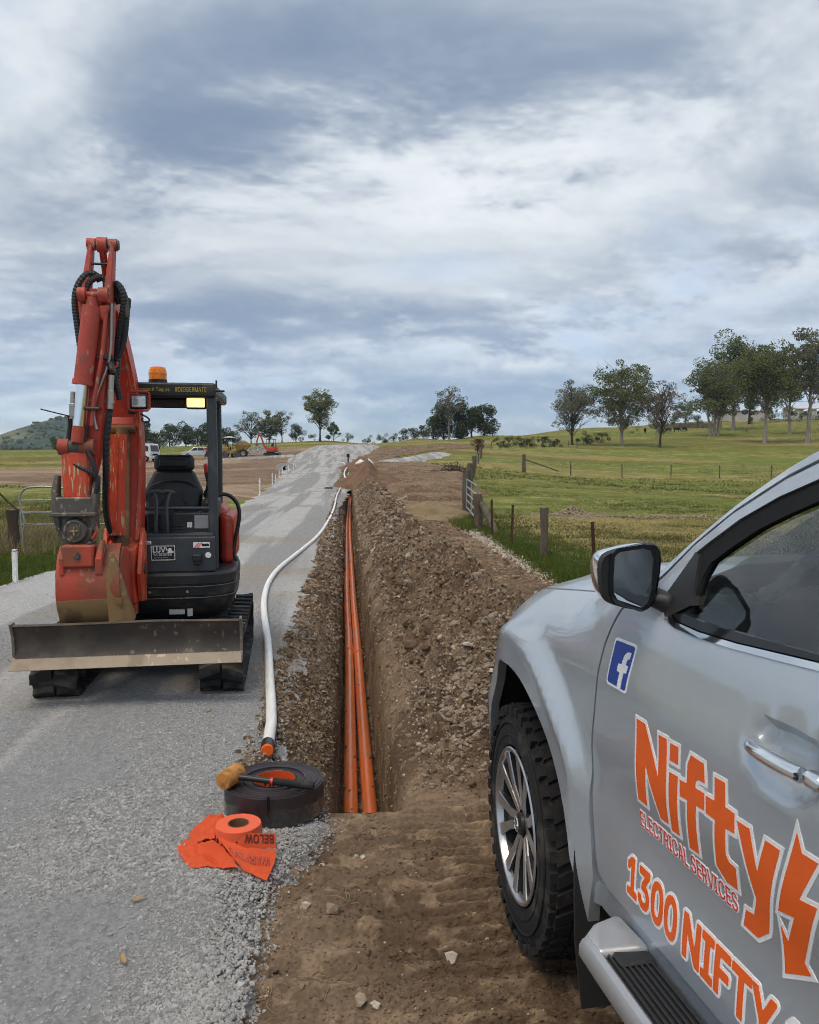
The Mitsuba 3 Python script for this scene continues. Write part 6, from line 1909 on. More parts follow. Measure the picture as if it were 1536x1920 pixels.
def cow(px, y, yaw, m, label, graze=True, group=None):
    x = (px / 1536 - .5) * y
    z = float(H(np.array([x]), np.array([y]))[0])
    B = []

    def bone(a, b, ra, rb):
        B.append(tm(manifold3d.Manifold.batch_hull([manifold3d.Manifold.sphere(ra, 12).translate(a), manifold3d.Manifold.sphere(rb, 12).translate(b)])))
    mf = manifold3d.Manifold()
    bones = [((-.62, 0, .95), (.0, 0, .92), .30, .36), ((.0, 0, .92), (.55, 0, .95), .36, .33), ((.55, 0, .98), (.92, 0, .72 if graze else 1.2), .25, .17), ((.92, 0, .72 if graze else 1.2), (1.12, 0, .38 if graze else 1.32), .15, .12),
             ((1.12, 0, .38 if graze else 1.32), (1.26, 0, .16 if graze else 1.22), .11, .075), ((-.74, 0, 1.08), (-.88, 0, .95), .05, .03), ((-.88, 0, .95), (-.9, 0, .45), .03, .045)]
    for sy_ in (-1, 1):
        bones += [((.50, sy_ * .19, .75), (.50, sy_ * .19, .40), .13, .07), ((.50, sy_ * .19, .40), (.52, sy_ * .19, .04), .062, .06), ((-.58, sy_ * .19, .82), (-.50, sy_ * .2, .58), .19, .11),
                  ((-.50, sy_ * .2, .58), (-.66, sy_ * .2, .40), .09, .065), ((-.66, sy_ * .2, .40), (-.60, sy_ * .2, .04), .062, .06), ((1.06, sy_ * .10, .46 if graze else 1.40), (1.02, sy_ * .24, .48 if graze else 1.40), .05, .03)]
    for a, b, ra, rb in bones:
        s = lambda p, r: manifold3d.Manifold.sphere(r, 14).translate(p)
        mf = mf + manifold3d.Manifold.batch_hull([s(a, ra), s(b, rb)])
    m_ = tm(mf.refine_to_length(.09))
    m_ = trimesh.Trimesh(m_.vertices, m_.faces, process=True)
    trimesh.smoothing.filter_taubin(m_, iterations=8)
    m_.apply_transform(rotm([0, 0, 1], yaw))
    m_.apply_translation([x, y, z])
    return put('cow', m_, m, smooth=True, label=label, cat='cow', group=group)


GC = 'cattle grazing in the paddock'
cow(1208, 226, 75, 'cow_black', 'black cow seen end on beside the sparse gum, leftmost of the cattle', group=GC)
cow(1252, 228, 200, 'cow_black', 'black cow grazing with head to the left in the paddock', group=GC)
cow(1267, 230, -10, 'cow_black', 'black cow grazing in the middle of the black trio, head to the right', group=GC)
cow(1281, 234, 30, 'cow_black', 'black cow at the right of the black trio by the stockyard', group=GC)
cow(1396, 222, 255, 'cow_tan', 'lone tan cow standing right of the black cattle', graze=False, group=GC)

# ------------------------------------------------------------------ machines on the pad
mat('white_vehicle', P_((.70, .71, .72), .25, 0, .5, clearcoat=.8))
mat('car_silver', P_((.60, .62, .64), .28, .3, .5, clearcoat=.8))
mat('dumper_yellow', P_(worn((.42, .25, .05), (.28, .21, .14), (.16, .12, .07), .5, .8, 3), .6))
mat('tyre_far', P_((.025, .024, .023), .85, 0, .2))


def at_far(px, y, yaw):
    x = (px / 1536 - .5) * y
    z = float(ground_z(np.array([x]), np.array([y]))[0]) + .06
    M = rotm([0, 0, 1], yaw)
    M[:3, 3] = [x, y, z]
    return M


def fput(name, m, mt, M, parent, smooth=35, label=None):
    m = tm(m).copy() if not isinstance(m, trimesh.Trimesh) else m.copy()
    m.apply_transform(M)
    return put(name, m, mt, parent, smooth=smooth, label=label)


def fwheel(x, y, r, w, M, parent, rimm='galvanised'):
    wk = key('wheel', parent)
    s = -1 if y < 0 else 1
    ty = lathe([(r * .58, -w / 2), (r * .9, -w / 2), (r, -w / 2 + .04), (r, w / 2 - .04), (r * .9, w / 2), (r * .58, w / 2)], 26, 'y').apply_translation([x, y, r])
    rm = lathe([(.001, w / 2 * .7 * s), (r * .2, w / 2 * .7 * s), (r * .3, w / 2 * .5 * s), (r * .52, w / 2 * .6 * s), (r * .6, w / 2 * s)], 22, 'y').apply_translation([x, y, r])
    fput('tyre', ty, 'tyre_far', M, wk)
    fput('rim', cat([rm, trimesh.Trimesh(rm.vertices, rm.faces[:, ::-1], process=False)]), rimm, M, wk)


# white tipper truck: its own x forwards
M = at_far(262, 118, -22)
tk = thing('tipper_truck', 'white tipper truck parked on the bare pad behind the excavator', 'truck')
fput('cab', hullpts([(1.2, -1.0, .75), (1.2, 1.0, .75), (2.75, -1.0, .75), (2.75, 1.0, .75), (2.80, -1.0, 1.4), (2.80, 1.0, 1.4), (2.55, -.95, 2.5), (2.55, .95, 2.5), (1.25, -.95, 2.55), (1.25, .95, 2.55)], .08), 'white_vehicle', M, tk)
fput('windscreen', hullpts([(2.88, -.85, 1.5), (2.88, .85, 1.5), (2.66, -.8, 2.35), (2.66, .8, 2.35), (2.8, -.8, 1.5), (2.6, .8, 2.3)], .012), 'window_dark', M, tk)
for s in (-1, 1):
    fput('side_window', prism(Polygon([(1.55, 1.5), (2.55, 1.5), (2.42, 2.3), (1.55, 2.3)]), .03, (0, 1.075 * s, 0), (1, 0, 0), (0, 0, 1)), 'window_dark', M, tk)
    fput('side_window', prism(Polygon([(1.22, 1.6), (1.42, 1.6), (1.42, 2.25), (1.22, 2.25)]), .03, (0, 1.075 * s, 0), (1, 0, 0), (0, 0, 1)), 'window_dark', M, tk)
    fput('mirror', cbox((.06, .16, .36), (2.62, 1.26 * s, 1.95), .01), 'soft_black', M, tk)
    fwheel(2.0, 1.0 * s, .48, .28, M, tk); fwheel(-1.4, .95 * s, .48, .45, M, tk)
    fput('headlight', cbox((.05, .30, .18), (2.88, .75 * s, 1.0), .02), 'lens_clear', M, tk)
fput('bumper', rbox((.22, 2.1, .35), (2.82, 0, .62), .05), 'white_vehicle', M, tk)
fput('grille', cbox((.05, 1.1, .25), (2.87, 0, 1.05), .02), 'soft_black', M, tk)
fput('tray', cat([cbox((3.8, 2.3, .12), (-.95, 0, 1.1)), cbox((3.8, .08, .9), (-.95, 1.13, 1.6)), cbox((3.8, .08, .9), (-.95, -1.13, 1.6)), cbox((.08, 2.3, 1.2), (.92, 0, 1.75)), cbox((.08, 2.3, .9), (-2.85, 0, 1.6))]), 'roof_dark', M, tk)
fput('chassis', cbox((5.4, .9, .25), (-.1, 0, .85)), 'soft_black', M, tk)
# silver people carrier, tail door up
M = at_far(371, 127, 195)
cr_ = thing('parked_car', 'silver wagon with its tailgate raised on the bare pad', 'car')
body = Polygon([(-2.3, .35), (2.25, .35), (2.35, .55), (2.30, .85), (1.35, 1.02), (.55, 1.05), (-2.3, 1.08), (-2.38, .7)]).buffer(-.05).buffer(.05)
fput('body', prism(body, 1.76, (0, 0, 0), (1, 0, 0), (0, 0, 1), .03), 'car_silver', M, cr_)
gh_ = Polygon([(1.30, 1.0), (.55, 1.58), (-.2, 1.68), (-1.9, 1.62), (-2.30, 1.05)])
fput('cabin', prism(gh_, 1.50, (0, 0, 0), (1, 0, 0), (0, 0, 1), .05), 'car_silver', M, cr_)
for s in (-1, 1):
    for pl_ in ([(.95, 1.10), (.50, 1.48), (.05, 1.54), (.02, 1.10)], [(-.05, 1.10), (-.05, 1.55), (-.95, 1.54), (-1.0, 1.10)], [(-1.08, 1.10), (-1.05, 1.53), (-1.75, 1.50), (-2.0, 1.12)]):
        fput('side_window', prism(Polygon(pl_), .03, (0, .752 * s, 0), (1, 0, 0), (0, 0, 1)), 'window_dark', M, cr_)
    fwheel(1.45, .82 * s, .34, .22, M, cr_); fwheel(-1.40, .82 * s, .34, .22, M, cr_)
    fput('tail_light', cbox((.05, .18, .3), (-2.36, .75 * s, .9), .01), 'tail_red', M, cr_)
fput('windscreen', hullpts([(1.25, -.66, 1.1), (1.25, .66, 1.1), (.60, -.6, 1.56), (.60, .6, 1.56)], .02), 'window_dark', M, cr_)
fput('tailgate', hullpts([(-2.05, -.68, 1.64), (-2.05, .68, 1.64), (-2.85, -.68, 2.02), (-2.85, .68, 2.02), (-3.0, -.6, 1.95), (-3.0, .6, 1.95)], .035), 'car_silver', M, cr_)
# person in a red shirt at the open tailgate
mat('skin', P_((.45, .26, .18), .6))
mat('red_cloth', P_((.42, .05, .04), .9))
mat('dark_cloth', P_((.03, .035, .05), .9))


def figure(M, label, shirt='red_cloth'):
    t = thing('person', label, 'person')
    def body(bones, L=.05):
        mf = manifold3d.Manifold()
        for a, b, ra, rb in bones:
            mf = mf + manifold3d.Manifold.batch_hull([manifold3d.Manifold.sphere(ra, 14).translate(a), manifold3d.Manifold.sphere(rb, 14).translate(b)])
        m = tm(mf.refine_to_length(L))
        m = trimesh.Trimesh(m.vertices, m.faces, process=True)
        return trimesh.smoothing.filter_taubin(m, iterations=6)
    bones = [((.02, 0, 1.62), (.05, 0, 1.66), .10, .095), ((0, 0, 1.45), (.02, 0, 1.6), .055, .05), ((0, -.12, .95), (0, .12, .95), .13, .13), ((0, 0, .95), (0, 0, 1.2), .15, .14), ((0, -.16, 1.38), (0, .16, 1.38), .09, .09), ((0, 0, 1.2), (0, 0, 1.36), .15, .15)]
    for s in (-1, 1):
        bones += [((0, s * .20, 1.38), (.10, s * .24, 1.12), .055, .045), ((.10, s * .24, 1.12), (.32, s * .20, 1.05), .042, .034), ((.32, s * .20, 1.05), (.42, s * .19, 1.05), .036, .03),
                  ((0, s * .10, .90), (.02, s * .11, .50), .085, .06), ((.02, s * .11, .50), (-.01, s * .11, .09), .056, .042), ((-.02, s * .11, .05), (.15, s * .12, .04), .045, .04)]
    fput('body', body(bones), 'skin', M, t, True)
    fput('shirt', body([((0, 0, .98), (0, 0, 1.2), .165, .158), ((0, 0, 1.2), (0, 0, 1.36), .165, .165), ((0, -.17, 1.38), (0, .17, 1.38), .10, .10)] + [((0, s * .20, 1.38), (.08, s * .235, 1.18), .066, .06) for s in (-1, 1)]), shirt, M, t, True)
    fput('trousers', body([((0, -.10, .93), (0, .10, .93), .145, .145)] + [((0, s * .10, .90), (.02, s * .11, .50), .10, .075) for s in (-1, 1)] + [((.02, s * .11, .50), (-.01, s * .11, .12), .07, .06) for s in (-1, 1)]), 'dark_cloth', M, t, True)
    fput('hair', body([((.0, 0, 1.68), (.03, 0, 1.71), .10, .09)]), 'soft_black', M, t, True)


figure(at_far(389, 126.4, 170), 'person in a red shirt standing at the raised tailgate of the wagon')
# yellow site dumper with loaded skip and canopy
M = at_far(441, 120, 8)
dm = thing('site_dumper', 'muddy yellow site dumper with white canopy and loaded skip', 'dumper')
fput('skip', cat([hullpts([(.35, -.75, .95), (.35, .75, .95), (1.6, -.75, .95), (1.6, .75, .95), (.0, -1.05, 1.75), (.0, 1.05, 1.75), (2.35, -1.05, 1.85), (2.35, 1.05, 1.85)], .04)]), 'dumper_yellow', M, dm)
fput('load', hullpts([(.1, -.95, 1.85), (.1, .95, 1.85), (2.2, -.95, 1.9), (2.2, .95, 1.9), (.8, -.4, 2.35), (1.4, .4, 2.4)], .06), 'pad_soil', M, dm)
fput('chassis', cbox((4.0, .9, .35), (0, 0, .75)), 'dumper_yellow', M, dm)
fput('engine_cover', rbox((1.3, 1.3, .85), (-1.7, 0, 1.25), .08), 'dumper_yellow', M, dm)
fput('radiator', cbox((.06, .9, .6), (-2.37, 0, 1.2), .02), 'soft_black', M, dm)
fput('seat', cat([rbox((.5, .5, .15), (-.75, 0, 1.45), .05), rbox((.14, .5, .5), (-1.0, 0, 1.75), .05)]), 'soft_black', M, dm)
for sx in (-1.2, -.25):
    for sy_ in (-.6, .6):
        fput('canopy_post', rod((sx, sy_, 1.1), (sx, sy_, 2.85), .035, 8), 'soft_black', M, dm)
fput('canopy', hullpts([(-1.45, -.75, 2.86), (-1.45, .75, 2.86), (.0, -.75, 2.86), (.0, .75, 2.86), (-.7, 0, 3.02)], .04), 'white_vehicle', M, dm)
for s in (-1, 1):
    fwheel(1.25, .95 * s, .58, .45, M, dm); fwheel(-1.35, .95 * s, .55, .42, M, dm)
M = at_far(430, 117, 30)
rl = thing('site_roller', 'dirty yellow compact roller parked against the dumper', 'roller')
fput('frame', cat([cbox((1.9, 1.0, .3), (0, 0, .85)), rbox((1.0, 1.0, .7), (-.5, 0, 1.25), .08)]), 'dumper_yellow', M, rl)
fput('drum', rod((.95, -.65, .5), (.95, .65, .5), .5, 28), 'grey_steel', M, rl)
fput('drum', rod((-.85, -.65, .5), (-.85, .65, .5), .5, 28), 'grey_steel', M, rl)
fput('roll_bar', tube(spline([(-.3, -.5, 1.0), (-.3, -.5, 2.0), (-.3, .5, 2.0), (-.3, .5, 1.0)], 20), .04, 8), 'soft_black', M, rl)
fput('seat', rbox((.45, .5, .4), (.1, 0, 1.3), .08), 'soft_black', M, rl)
# second excavator, seen from behind
M = at_far(509, 119, 175)
e2 = thing('small_excavator', 'small orange excavator seen from behind on the far pad', 'excavator')
fput('counterweight', hullpts([(-.75, -.72, .62), (-.75, .72, .62), (-.95, -.4, .62), (-.95, .4, .62), (-.75, -.72, 1.25), (-.75, .72, 1.25), (-.9, .4, 1.2), (-.9, -.4, 1.2), (.5, -.7, .62), (.5, .7, .62), (.4, -.6, 1.1), (.4, .6, 1.1)], .06), 'red_paint', M, e2)
for s in (-1, 1):
    fput('track', prism(Polygon([(-1.0, .25), (-.8, .05), (.8, .05), (1.0, .25), (.8, .45), (-.8, .45)]), .3, (0, .62 * s, 0), (1, 0, 0), (0, 0, 1)), 'track_rubber', M, e2)
    fput('canopy_post', rod((-.55, .5 * s, 1.2), (-.50, .5 * s, 2.35), .045, 8), 'digger_black', M, e2)
    fput('canopy_post', rod((.5, .5 * s, 1.0), (.5, .5 * s, 2.35), .035, 8), 'digger_black', M, e2)
fput('canopy', rbox((1.3, 1.2, .10), (0, 0, 2.40), .04), 'digger_black', M, e2)
fput('undercarriage', cbox((1.0, .9, .3), (0, 0, .42)), 'digger_black', M, e2)
fput('seat', rbox((.2, .5, .6), (-.2, 0, 1.5), .06), 'seat_vinyl', M, e2)
fput('boom', sweep([(.7, .1, .9), (1.1, .1, 1.8), (1.35, .1, 2.6), (1.7, .1, 3.15)], .2, .28, .02), 'red_paint', M, e2)
fput('arm', sweep([(1.65, .1, 3.3), (1.9, .1, 2.6), (2.1, .1, 1.9)], .16, .22, .02), 'red_paint', M, e2)
fput('bucket', hullpts([(2.0, -.15, 1.9), (2.0, .35, 1.9), (2.3, -.15, 1.5), (2.3, .35, 1.5), (1.9, -.15, 1.4), (1.9, .35, 1.4)], .03), 'worn_steel', M, e2)
fput('blade', cbox((.08, 1.5, .35), (-1.25, 0, .32)), 'blade_steel', M, e2)

# gravel stockpile, culvert head, grate, upright conduit
mat('pale_stone', P_(proc(lambda p, n, uv: mix(C3(.22, .21, .20), C3(.40, .39, .37), noise(p.x * 7, p.y * 7, p.z * 7))), .9))
x, y = (-24.59, 133)
rng = np.random.default_rng(8)
B = []
for k in range(260):
    q = rng.normal(size=2) * [1.6, 1.0]
    hgt = 1.3 * math.exp(-(q[0] / 1.7) ** 2 - (q[1] / 1.2) ** 2)
    m = trimesh.creation.icosphere(0, rng.uniform(.12, .32))
    m.vertices *= rng.uniform(.7, 1.2, (12, 1))
    B.append(m.apply_translation([x + q[0], y + q[1], float(H(np.array([x]), np.array([y]))[0]) + hgt * rng.uniform(.5, 1)]))
put('rubble_heap', cat(B), 'pale_stone', smooth=False, label='grey heap of broken rock left of the far excavator', kind='stuff')
mat('concrete', P_(proc(lambda p, n, uv: C3(.38, .37, .35) * (.75 + .5 * fbm(p.x * 3, p.y * 3, p.z * 3, 4))), .85))
x, y = (-11.48, 76)
z = float(ground_z(np.array([x]), np.array([y]))[0])
cvt = thing('culvert_head', 'grey concrete culvert headwall at the left edge of the road', 'culvert')
hw = Polygon([(-.95, -.3), (-.85, .45), (-.55, .62), (.55, .62), (.85, .45), (.95, -.3)]).difference(Point(0, .05).buffer(.30))
put('headwall', prism(hw, .25, (x, y, z + .06), (1, 0, 0), (0, 0, 1)), 'concrete', cvt, smooth=False)
put('pipe', tube([(x, y - .1, z + .11), (x, y + 2.0, z + .11)], .34, 24, caps=False), 'soft_black', cvt, smooth=40)
x, y = -4.05, 41.0
z = float(ground_z(np.array([x]), np.array([y]))[0]) + .07
gr_ = thing('drain_grate', 'black rectangular drain grate lying on the gravel road', 'grate')
put('frame', prism(box(-.19, -.16, .19, .16).difference(box(-.165, -.135, .165, .135)), .06, (x, y, z + .03), (1, 0, 0), (0, 1, 0)), 'soft_black', gr_, smooth=False)
for k in range(7):
    put('bar', cbox((.02, .28, .05), (x - .15 + .05 * k, y, z + .028), .003), 'soft_black', gr_)
# ------------------------------------------------------------------ things lying in the foreground
mat('conduit_orange', P_(proc(lambda p, n, uv: mix(mix(C3(.52, .118, .028), C3(.44, .135, .058), smoothstep(.45, .66, fbm(p.x * 7, p.y * 2.0, p.z * 7, 4))), C3(.24, .165, .11), smoothstep(.58, .74, fbm(p.x * 22, p.y * 8, p.z * 22, 4)) * .8)), .30, 0, .5))
mat('conduit_white', P_(proc(lambda p, n, uv: C3(.72, .72, .70) * (.86 + .2 * fbm(p.x * 6, p.y * 3, p.z * 6, 3))), .35, 0, .5))
mat('black_tape', P_((.018, .018, .020), .4, 0, .5))
mat('cyan_cord', P_((.25, .60, .55), .6))


def tpath(pts):
    return np.array([(*xy(s, t), z) for s, t, z in pts])


for nm, lab, pts, joins in (('orange_conduit', 'left one of the two orange conduits lying in the trench', [(3.45, .004, -.695), (5.1, .0, -.692), (7, -.004, -.690), (9.3, -.012, -.690), (12, -.04, -.690), (16, -.062, -.688), (24, -.092, -.69), (32, -.085, -.68), (38, -.05, -.60), (42, .02, -.40)], (9.35, 15.3, 27.2)),
                            ('orange_conduit', 'right one of the two orange conduits lying in the trench', [(3.45, .128, -.695), (5.1, .118, -.692), (7, .102, -.690), (9.3, .088, -.690), (12, .062, -.688), (16, .040, -.688), (24, .008, -.69), (32, .012, -.68), (38, .03, -.62), (42, .08, -.42)], (9.25, 15.2, 27.3))):
    cd = thing(nm, lab, 'conduit', 'orange conduits in the trench')
    P = spline(tpath(pts), 260)
    S = st(P[:, 0], P[:, 1])[0]
    lim = [0, *joins, 99]
    for a, b in zip(lim[:-1], lim[1:]):
        sel = (S >= a - .06) & (S <= b)
        p = P[sel]
        rr = np.full(len(p), .0475)
        put('pipe', tube(p, rr, 22), 'conduit_orange', cd, smooth=50)
    for j in joins:
        k = np.argmin(abs(S - j))
        d = P[k + 1] - P[k - 1]
        d /= np.linalg.norm(d)
        c = P[k]
        put('socket', tube([c - d * .16, c - d * .155, c - d * .01, c + d * .01, c + d * .04], [.0535, .0545, .0545, .0535, .0475], 22), 'conduit_orange', cd, smooth=40)

rng = np.random.default_rng(12)
n = 420
s_ = 1 / rng.uniform(1 / 30.0, 1 / 3.6, n)
t_ = rng.uniform(-.09, .19, n) - .075 * np.clip((s_ - 8) / 16, 0, 1)
fx, fy = xy(s_, t_)
FALLEN = (fx, fy, np.where(rng.uniform(0, 1, n) < .25, -.648, -.735), rng.uniform(.004, .016, n))
wp = thing('white_conduit', 'long white conduit snaking over the gravel beside the trench', 'conduit')
wpts = [(-.705, 3.98), (-.735, 4.25), (-.90, 5.2), (-1.12, 6.4), (-1.40, 7.8), (-1.60, 9.0), (-1.735, 10.2), (-1.79, 11.2), (-1.80, 12.4), (-1.80, 14.0), (-1.80, 15.6), (-1.88, 18.0), (-2.08, 21.7), (-2.58, 28.5), (-3.15, 36), (-3.62, 43), (-4.2, 52), (-4.62, 61), (-5.1, 69), (-5.7, 76), (-6.6, 83), (-8.2, 90)]
wq = spline(np.array(wpts), 200)
wz = ground_z(wq[:, 0], wq[:, 1])
dd = sdf(ROAD, wq[:, 0], wq[:, 1])
wz = gaussian_filter(np.where(dd > 0, top_z(wq[:, 0], wq[:, 1]) + .004 + .10 * np.clip((wq[:, 1] - 40) / 30, 0, 1), wz), 2) + .026
wz[:6] += np.array([.018, .012, .008, .005, .003, .001])
WPT = np.c_[wq, wz]
put('pipe', tube(WPT, .0305 + .008 * np.clip((wq[:, 1] - 30) / 40, 0, 1), 16), 'conduit_white', wp, smooth=50)
d = WPT[0] - WPT[2]
d /= np.linalg.norm(d)
put('tape_wrap', tube([WPT[0] - d * .09, WPT[0] - d * .085, WPT[0] + d * .005, WPT[0] + d * .012], [.0312, .0345, .0350, .033], 18), 'black_tape', wp, smooth=35)
put('plug', tube([WPT[0], WPT[0] + d * .022, WPT[0] + d * .028], [.0320, .0320, .028], 18), 'decal_orange', wp, smooth=40)
put('joint_mark', tube([WPT[62] - [0, .006, 0], WPT[62] + [0, .006, 0]], [.0325, .0325], 16), 'black_tape', wp, smooth=40)
put('cord', tube(spline([(-.72, 4.02, .05), (-.80, 4.0, .025), (-.86, 4.03, .018), (-.92, 4.08, .020)], 14), .0018, 5), 'cyan_cord', wp, smooth=50)
# riser and second conduit far along the trench
rs = [(-5.55, 74, .0), (-5.15, 67, .2), (-4.6, 58, .25), (-3.9, 50, .15)]
rz = [(x, y, float(H(np.array([x]), np.array([y]))[0]) + h + .12) for x, y, h in rs]
put('conduit', tube(spline(rz, 40), .05, 10), 'conduit_white', smooth=50, label='short far length of pale conduit lying on the heap beyond the trench', cat='conduit')
x, y = -5.9, 79.0
z = float(H(np.array([x]), np.array([y]))[0])
ri = thing('marker_stake', 'dark topped timber stake standing at the far end of the trench', 'stake')
put('stake', cbox((.16, .16, 1.1), (x, y, z + .45), .01), 'old_wood', ri)
put('cap', rbox((.28, .26, .30), (x, y, z + 1.05), .06), 'soft_black', ri)

# big roll of cable cover strip: layers of dark strip, orange on the inside
RC = np.array([-.575, 3.405])
mat('roll_black', P_(proc(lambda p, n, uv: mix(C3(.020, .018, .020), C3(.060, .040, .046), smoothstep(.35, .7, noise(dr.sqrt(dr.square(p.x - float(RC[0])) + dr.square(p.y - float(RC[1]))) * 420)) * .5 +
                      .5 * smoothstep(.45, .7, fbm(p.x * 9, p.y * 9, p.z * 5, 3)))), .36, 0, .5))
mat('roll_orange', P_((.62, .090, .022), .4, 0, .5))
z0 = float(top_z(np.array([RC[0]]), np.array([RC[1]]))[0]) + .004
cr = thing('cable_cover_roll', 'large black roll of cable cover strip with orange core beside the white conduit', 'roll')
rng = np.random.default_rng(3)
radii = np.linspace(.088, .208, 30)
prof = []
for k, (a, b) in enumerate(zip(radii[:-1], radii[1:])):
    h_ = .124 + .0016 * rng.normal() - .004 * abs(k - 14) / 14
    prof += [(a + .0004, h_ - .0012), (a + .0011, h_), (b - .0006, h_), (b - .0002, h_ - .0012)]
prof = [(radii[0], .0)] + prof + [(.2085, .118), (.2085, .0)]
put('strip', lathe(prof, 96).apply_translation([*RC, z0]), 'roll_black', cr, smooth=25)
put('orange_core', lathe([(.0865, .122), (.0865, .0)], 64).apply_translation([*RC, z0]), 'roll_orange', cr, smooth=True)
put('orange_core', lathe([(.0875, .0), (.0875, .123), (.0868, .1235), (.0865, .122)], 64).apply_translation([*RC, z0]), 'roll_orange', cr, smooth=True)


def wrap_text(text, r, h, a0, zb, c, inward=True, flip=False, arc_=None):
    m = meshkit.text_mesh(text, h, .0015, True)
    v = m.vertices
    if flip:
        v = np.c_[v[:, 0].max() - v[:, 0], h - v[:, 1], v[:, 2]]
    th = a0 + (-1 if inward else 1) * v[:, 0] / r
    rr = r - .0005 - v[:, 2] if inward else r + v[:, 2]
    m.vertices = np.c_[c[0] + rr * np.cos(th), c[1] + rr * np.sin(th), zb + v[:, 1]]
    return m


put('lettering', cat([wrap_text('DANGER', .0865, .036, math.radians(132 - 150 * k), z0 + .05, RC) for k in range(2)]), 'black_gloss', cr, smooth=False)
put('outer_lap', prism(box(0, 0, .012, .132), .0015, (*(RC + .2092 * np.array([math.sin(.02), -math.cos(.02)])), z0 - .002), (1, 0, 0), (0, 0, 1)), 'black_gloss', cr)
# creased clear wrap round the lower half
th = np.linspace(0, 2 * np.pi, 220)
zz = np.linspace(.0, .072, 16)
A, Zw = np.meshgrid(th, zz, indexing='ij')
edge = .016 * (meshkit.fbm(np.stack([A * 2.2, 0 * A, 0 * A], -1), 3, 2) - .5) * 2
Rw = .2108 + .0042 * meshkit.fbm(np.stack([np.cos(A) * 5 + Zw * 30, np.sin(A) * 5, Zw * 60], -1), 3, 5)
v, q = grid_mesh(RC[0] + Rw * np.cos(A), RC[1] + Rw * np.sin(A), z0 + Zw * (1 + 10 * edge * 1.2))
mat('clear_wrap', {'type': 'thindielectric', 'int_ior': 1.5})
put('clear_wrap', (v, q), 'clear_wrap', cr, smooth=True)

# mallet lying on the roll
mat('mallet_head', bumped(P_(proc(lambda p, n, uv: mix(C3(.50, .235, .065), C3(.30, .14, .045), smoothstep(.45, .72, fbm(p.x * 30, p.y * 30, p.z * 30, 4)))), .7, 0, .3), lambda p, n, uv: fbm(p.x * 120, p.y * 120, p.z * 120, 3), .002, 8e-4))
ml = thing('mallet', 'mallet with tan head and dark handle lying across the black roll', 'mallet')
zt = z0 + .125
hA, hB = np.array([-.765, 3.285, zt + .034]), np.array([-.718, 3.375, zt + .042])
ax = (hB - hA) / np.linalg.norm(hB - hA)
put('head', tube([hA - ax * .006, hA - ax * .005, hA, hA + ax * .012, hB - ax * .01, hB, hB + ax * .005, hB + ax * .006], [.020, .034, .037, .0385, .038, .036, .031, .02], 26), 'mallet_head', ml, smooth=40)
hm_ = (hA + hB) / 2
hd_dir = np.array([.355, -.055, -.022])
put('handle', tube([hm_, hm_ + hd_dir * .12, hm_ + hd_dir * .18, hm_ + hd_dir * .55], [.0125, .0130, .0120, .0125], 16), 'black_tape', ml, smooth=40)
put('grip', tube([hm_ + hd_dir * .50, hm_ + hd_dir * .515, hm_ + hd_dir * .75, hm_ + hd_dir * .97, hm_ + hd_dir * .985], [.0125, .0145, .0155, .0165, .015], 16), 'rubber', ml, smooth=40)
put('red_band', tube([hm_ + hd_dir * .475, hm_ + hd_dir * .505], [.0142, .0142], 16), 'decal_red', ml, smooth=40)

# warning tape: roll and crumpled loose end
mat('tape_orange', P_((.78, .125, .050), .42, 0, .4))
mat('tape_film', {'type': 'principledthin', 'base_color': {'type': 'rgb', 'value': [.80, .13, .055]}, 'roughness': .38, 'spec_trans': 0.0, 'diff_trans': .45, 'eta': 1.4})
mat('tape_print', P_((.42, .055, .03), .5))
mat('tape_black', P_((.10, .012, .012), .5))
mat('cardboard', P_((.16, .085, .04), .85))
TC = np.array([-.648, 3.02])
tz = float(top_z(np.array([TC[0]]), np.array([TC[1]]))[0]) + .004
tp = thing('warning_tape', 'roll of orange underground warning tape with its loose end crumpled on the gravel', 'tape')
put('roll', lathe([(.0385, .002), (.0385, .100), (.040, .102), (.080, .1025), (.084, .101), (.0855, .098), (.0855, .0)], 72).apply_translation([*TC, tz]), 'tape_orange', tp, smooth=30)
put('core', cat([lathe([(.0375, .101), (.0375, .0)], 48), lathe([(.0395, .0), (.0395, .1035), (.0375, .1035)], 48)]).apply_translation([*TC, tz]), 'cardboard', tp, smooth=30)
put('roll_lettering', cat([wrap_text('BELOW', .0858, .040, math.radians(-64), tz + .028, TC, inward=False), wrap_text('WARNING', .0858, .040, math.radians(-190), tz + .028, TC, inward=False)]), 'tape_black', tp, smooth=False)


def sheet(corners, n=26, amp=.006, seed=0, mt='tape_film', name='loose_tape', bow=0.0):
    """creased film between corner points: rows of 3-D points, interpolated"""
    C = np.asarray(corners, float)
    r, c = C.shape[:2]
    from scipy.interpolate import RegularGridInterpolator as RGI
    k = 'linear'
    f = RGI((np.linspace(0, 1, r), np.linspace(0, 1, c)), C, method=k)
    a, b = np.meshgrid(np.linspace(0, 1, n), np.linspace(0, 1, n), indexing='ij')
    P = f(np.stack([a, b], -1))
    P[..., 2] += amp * 2 * (meshkit.fbm(np.stack([P[..., 0] * 22 + P[..., 1] * 9, P[..., 1] * 22 - P[..., 0] * 9, 0 * a + seed], -1), 4, seed) - .5) + bow * np.sin(a * np.pi) * np.sin(b * np.pi)
    P[..., 2] = np.maximum(P[..., 2], tz + .002)
    v, q = grid_mesh(P[..., 0], P[..., 1], P[..., 2])
    put(name, (v, q), mt, tp, smooth=True)
    return f


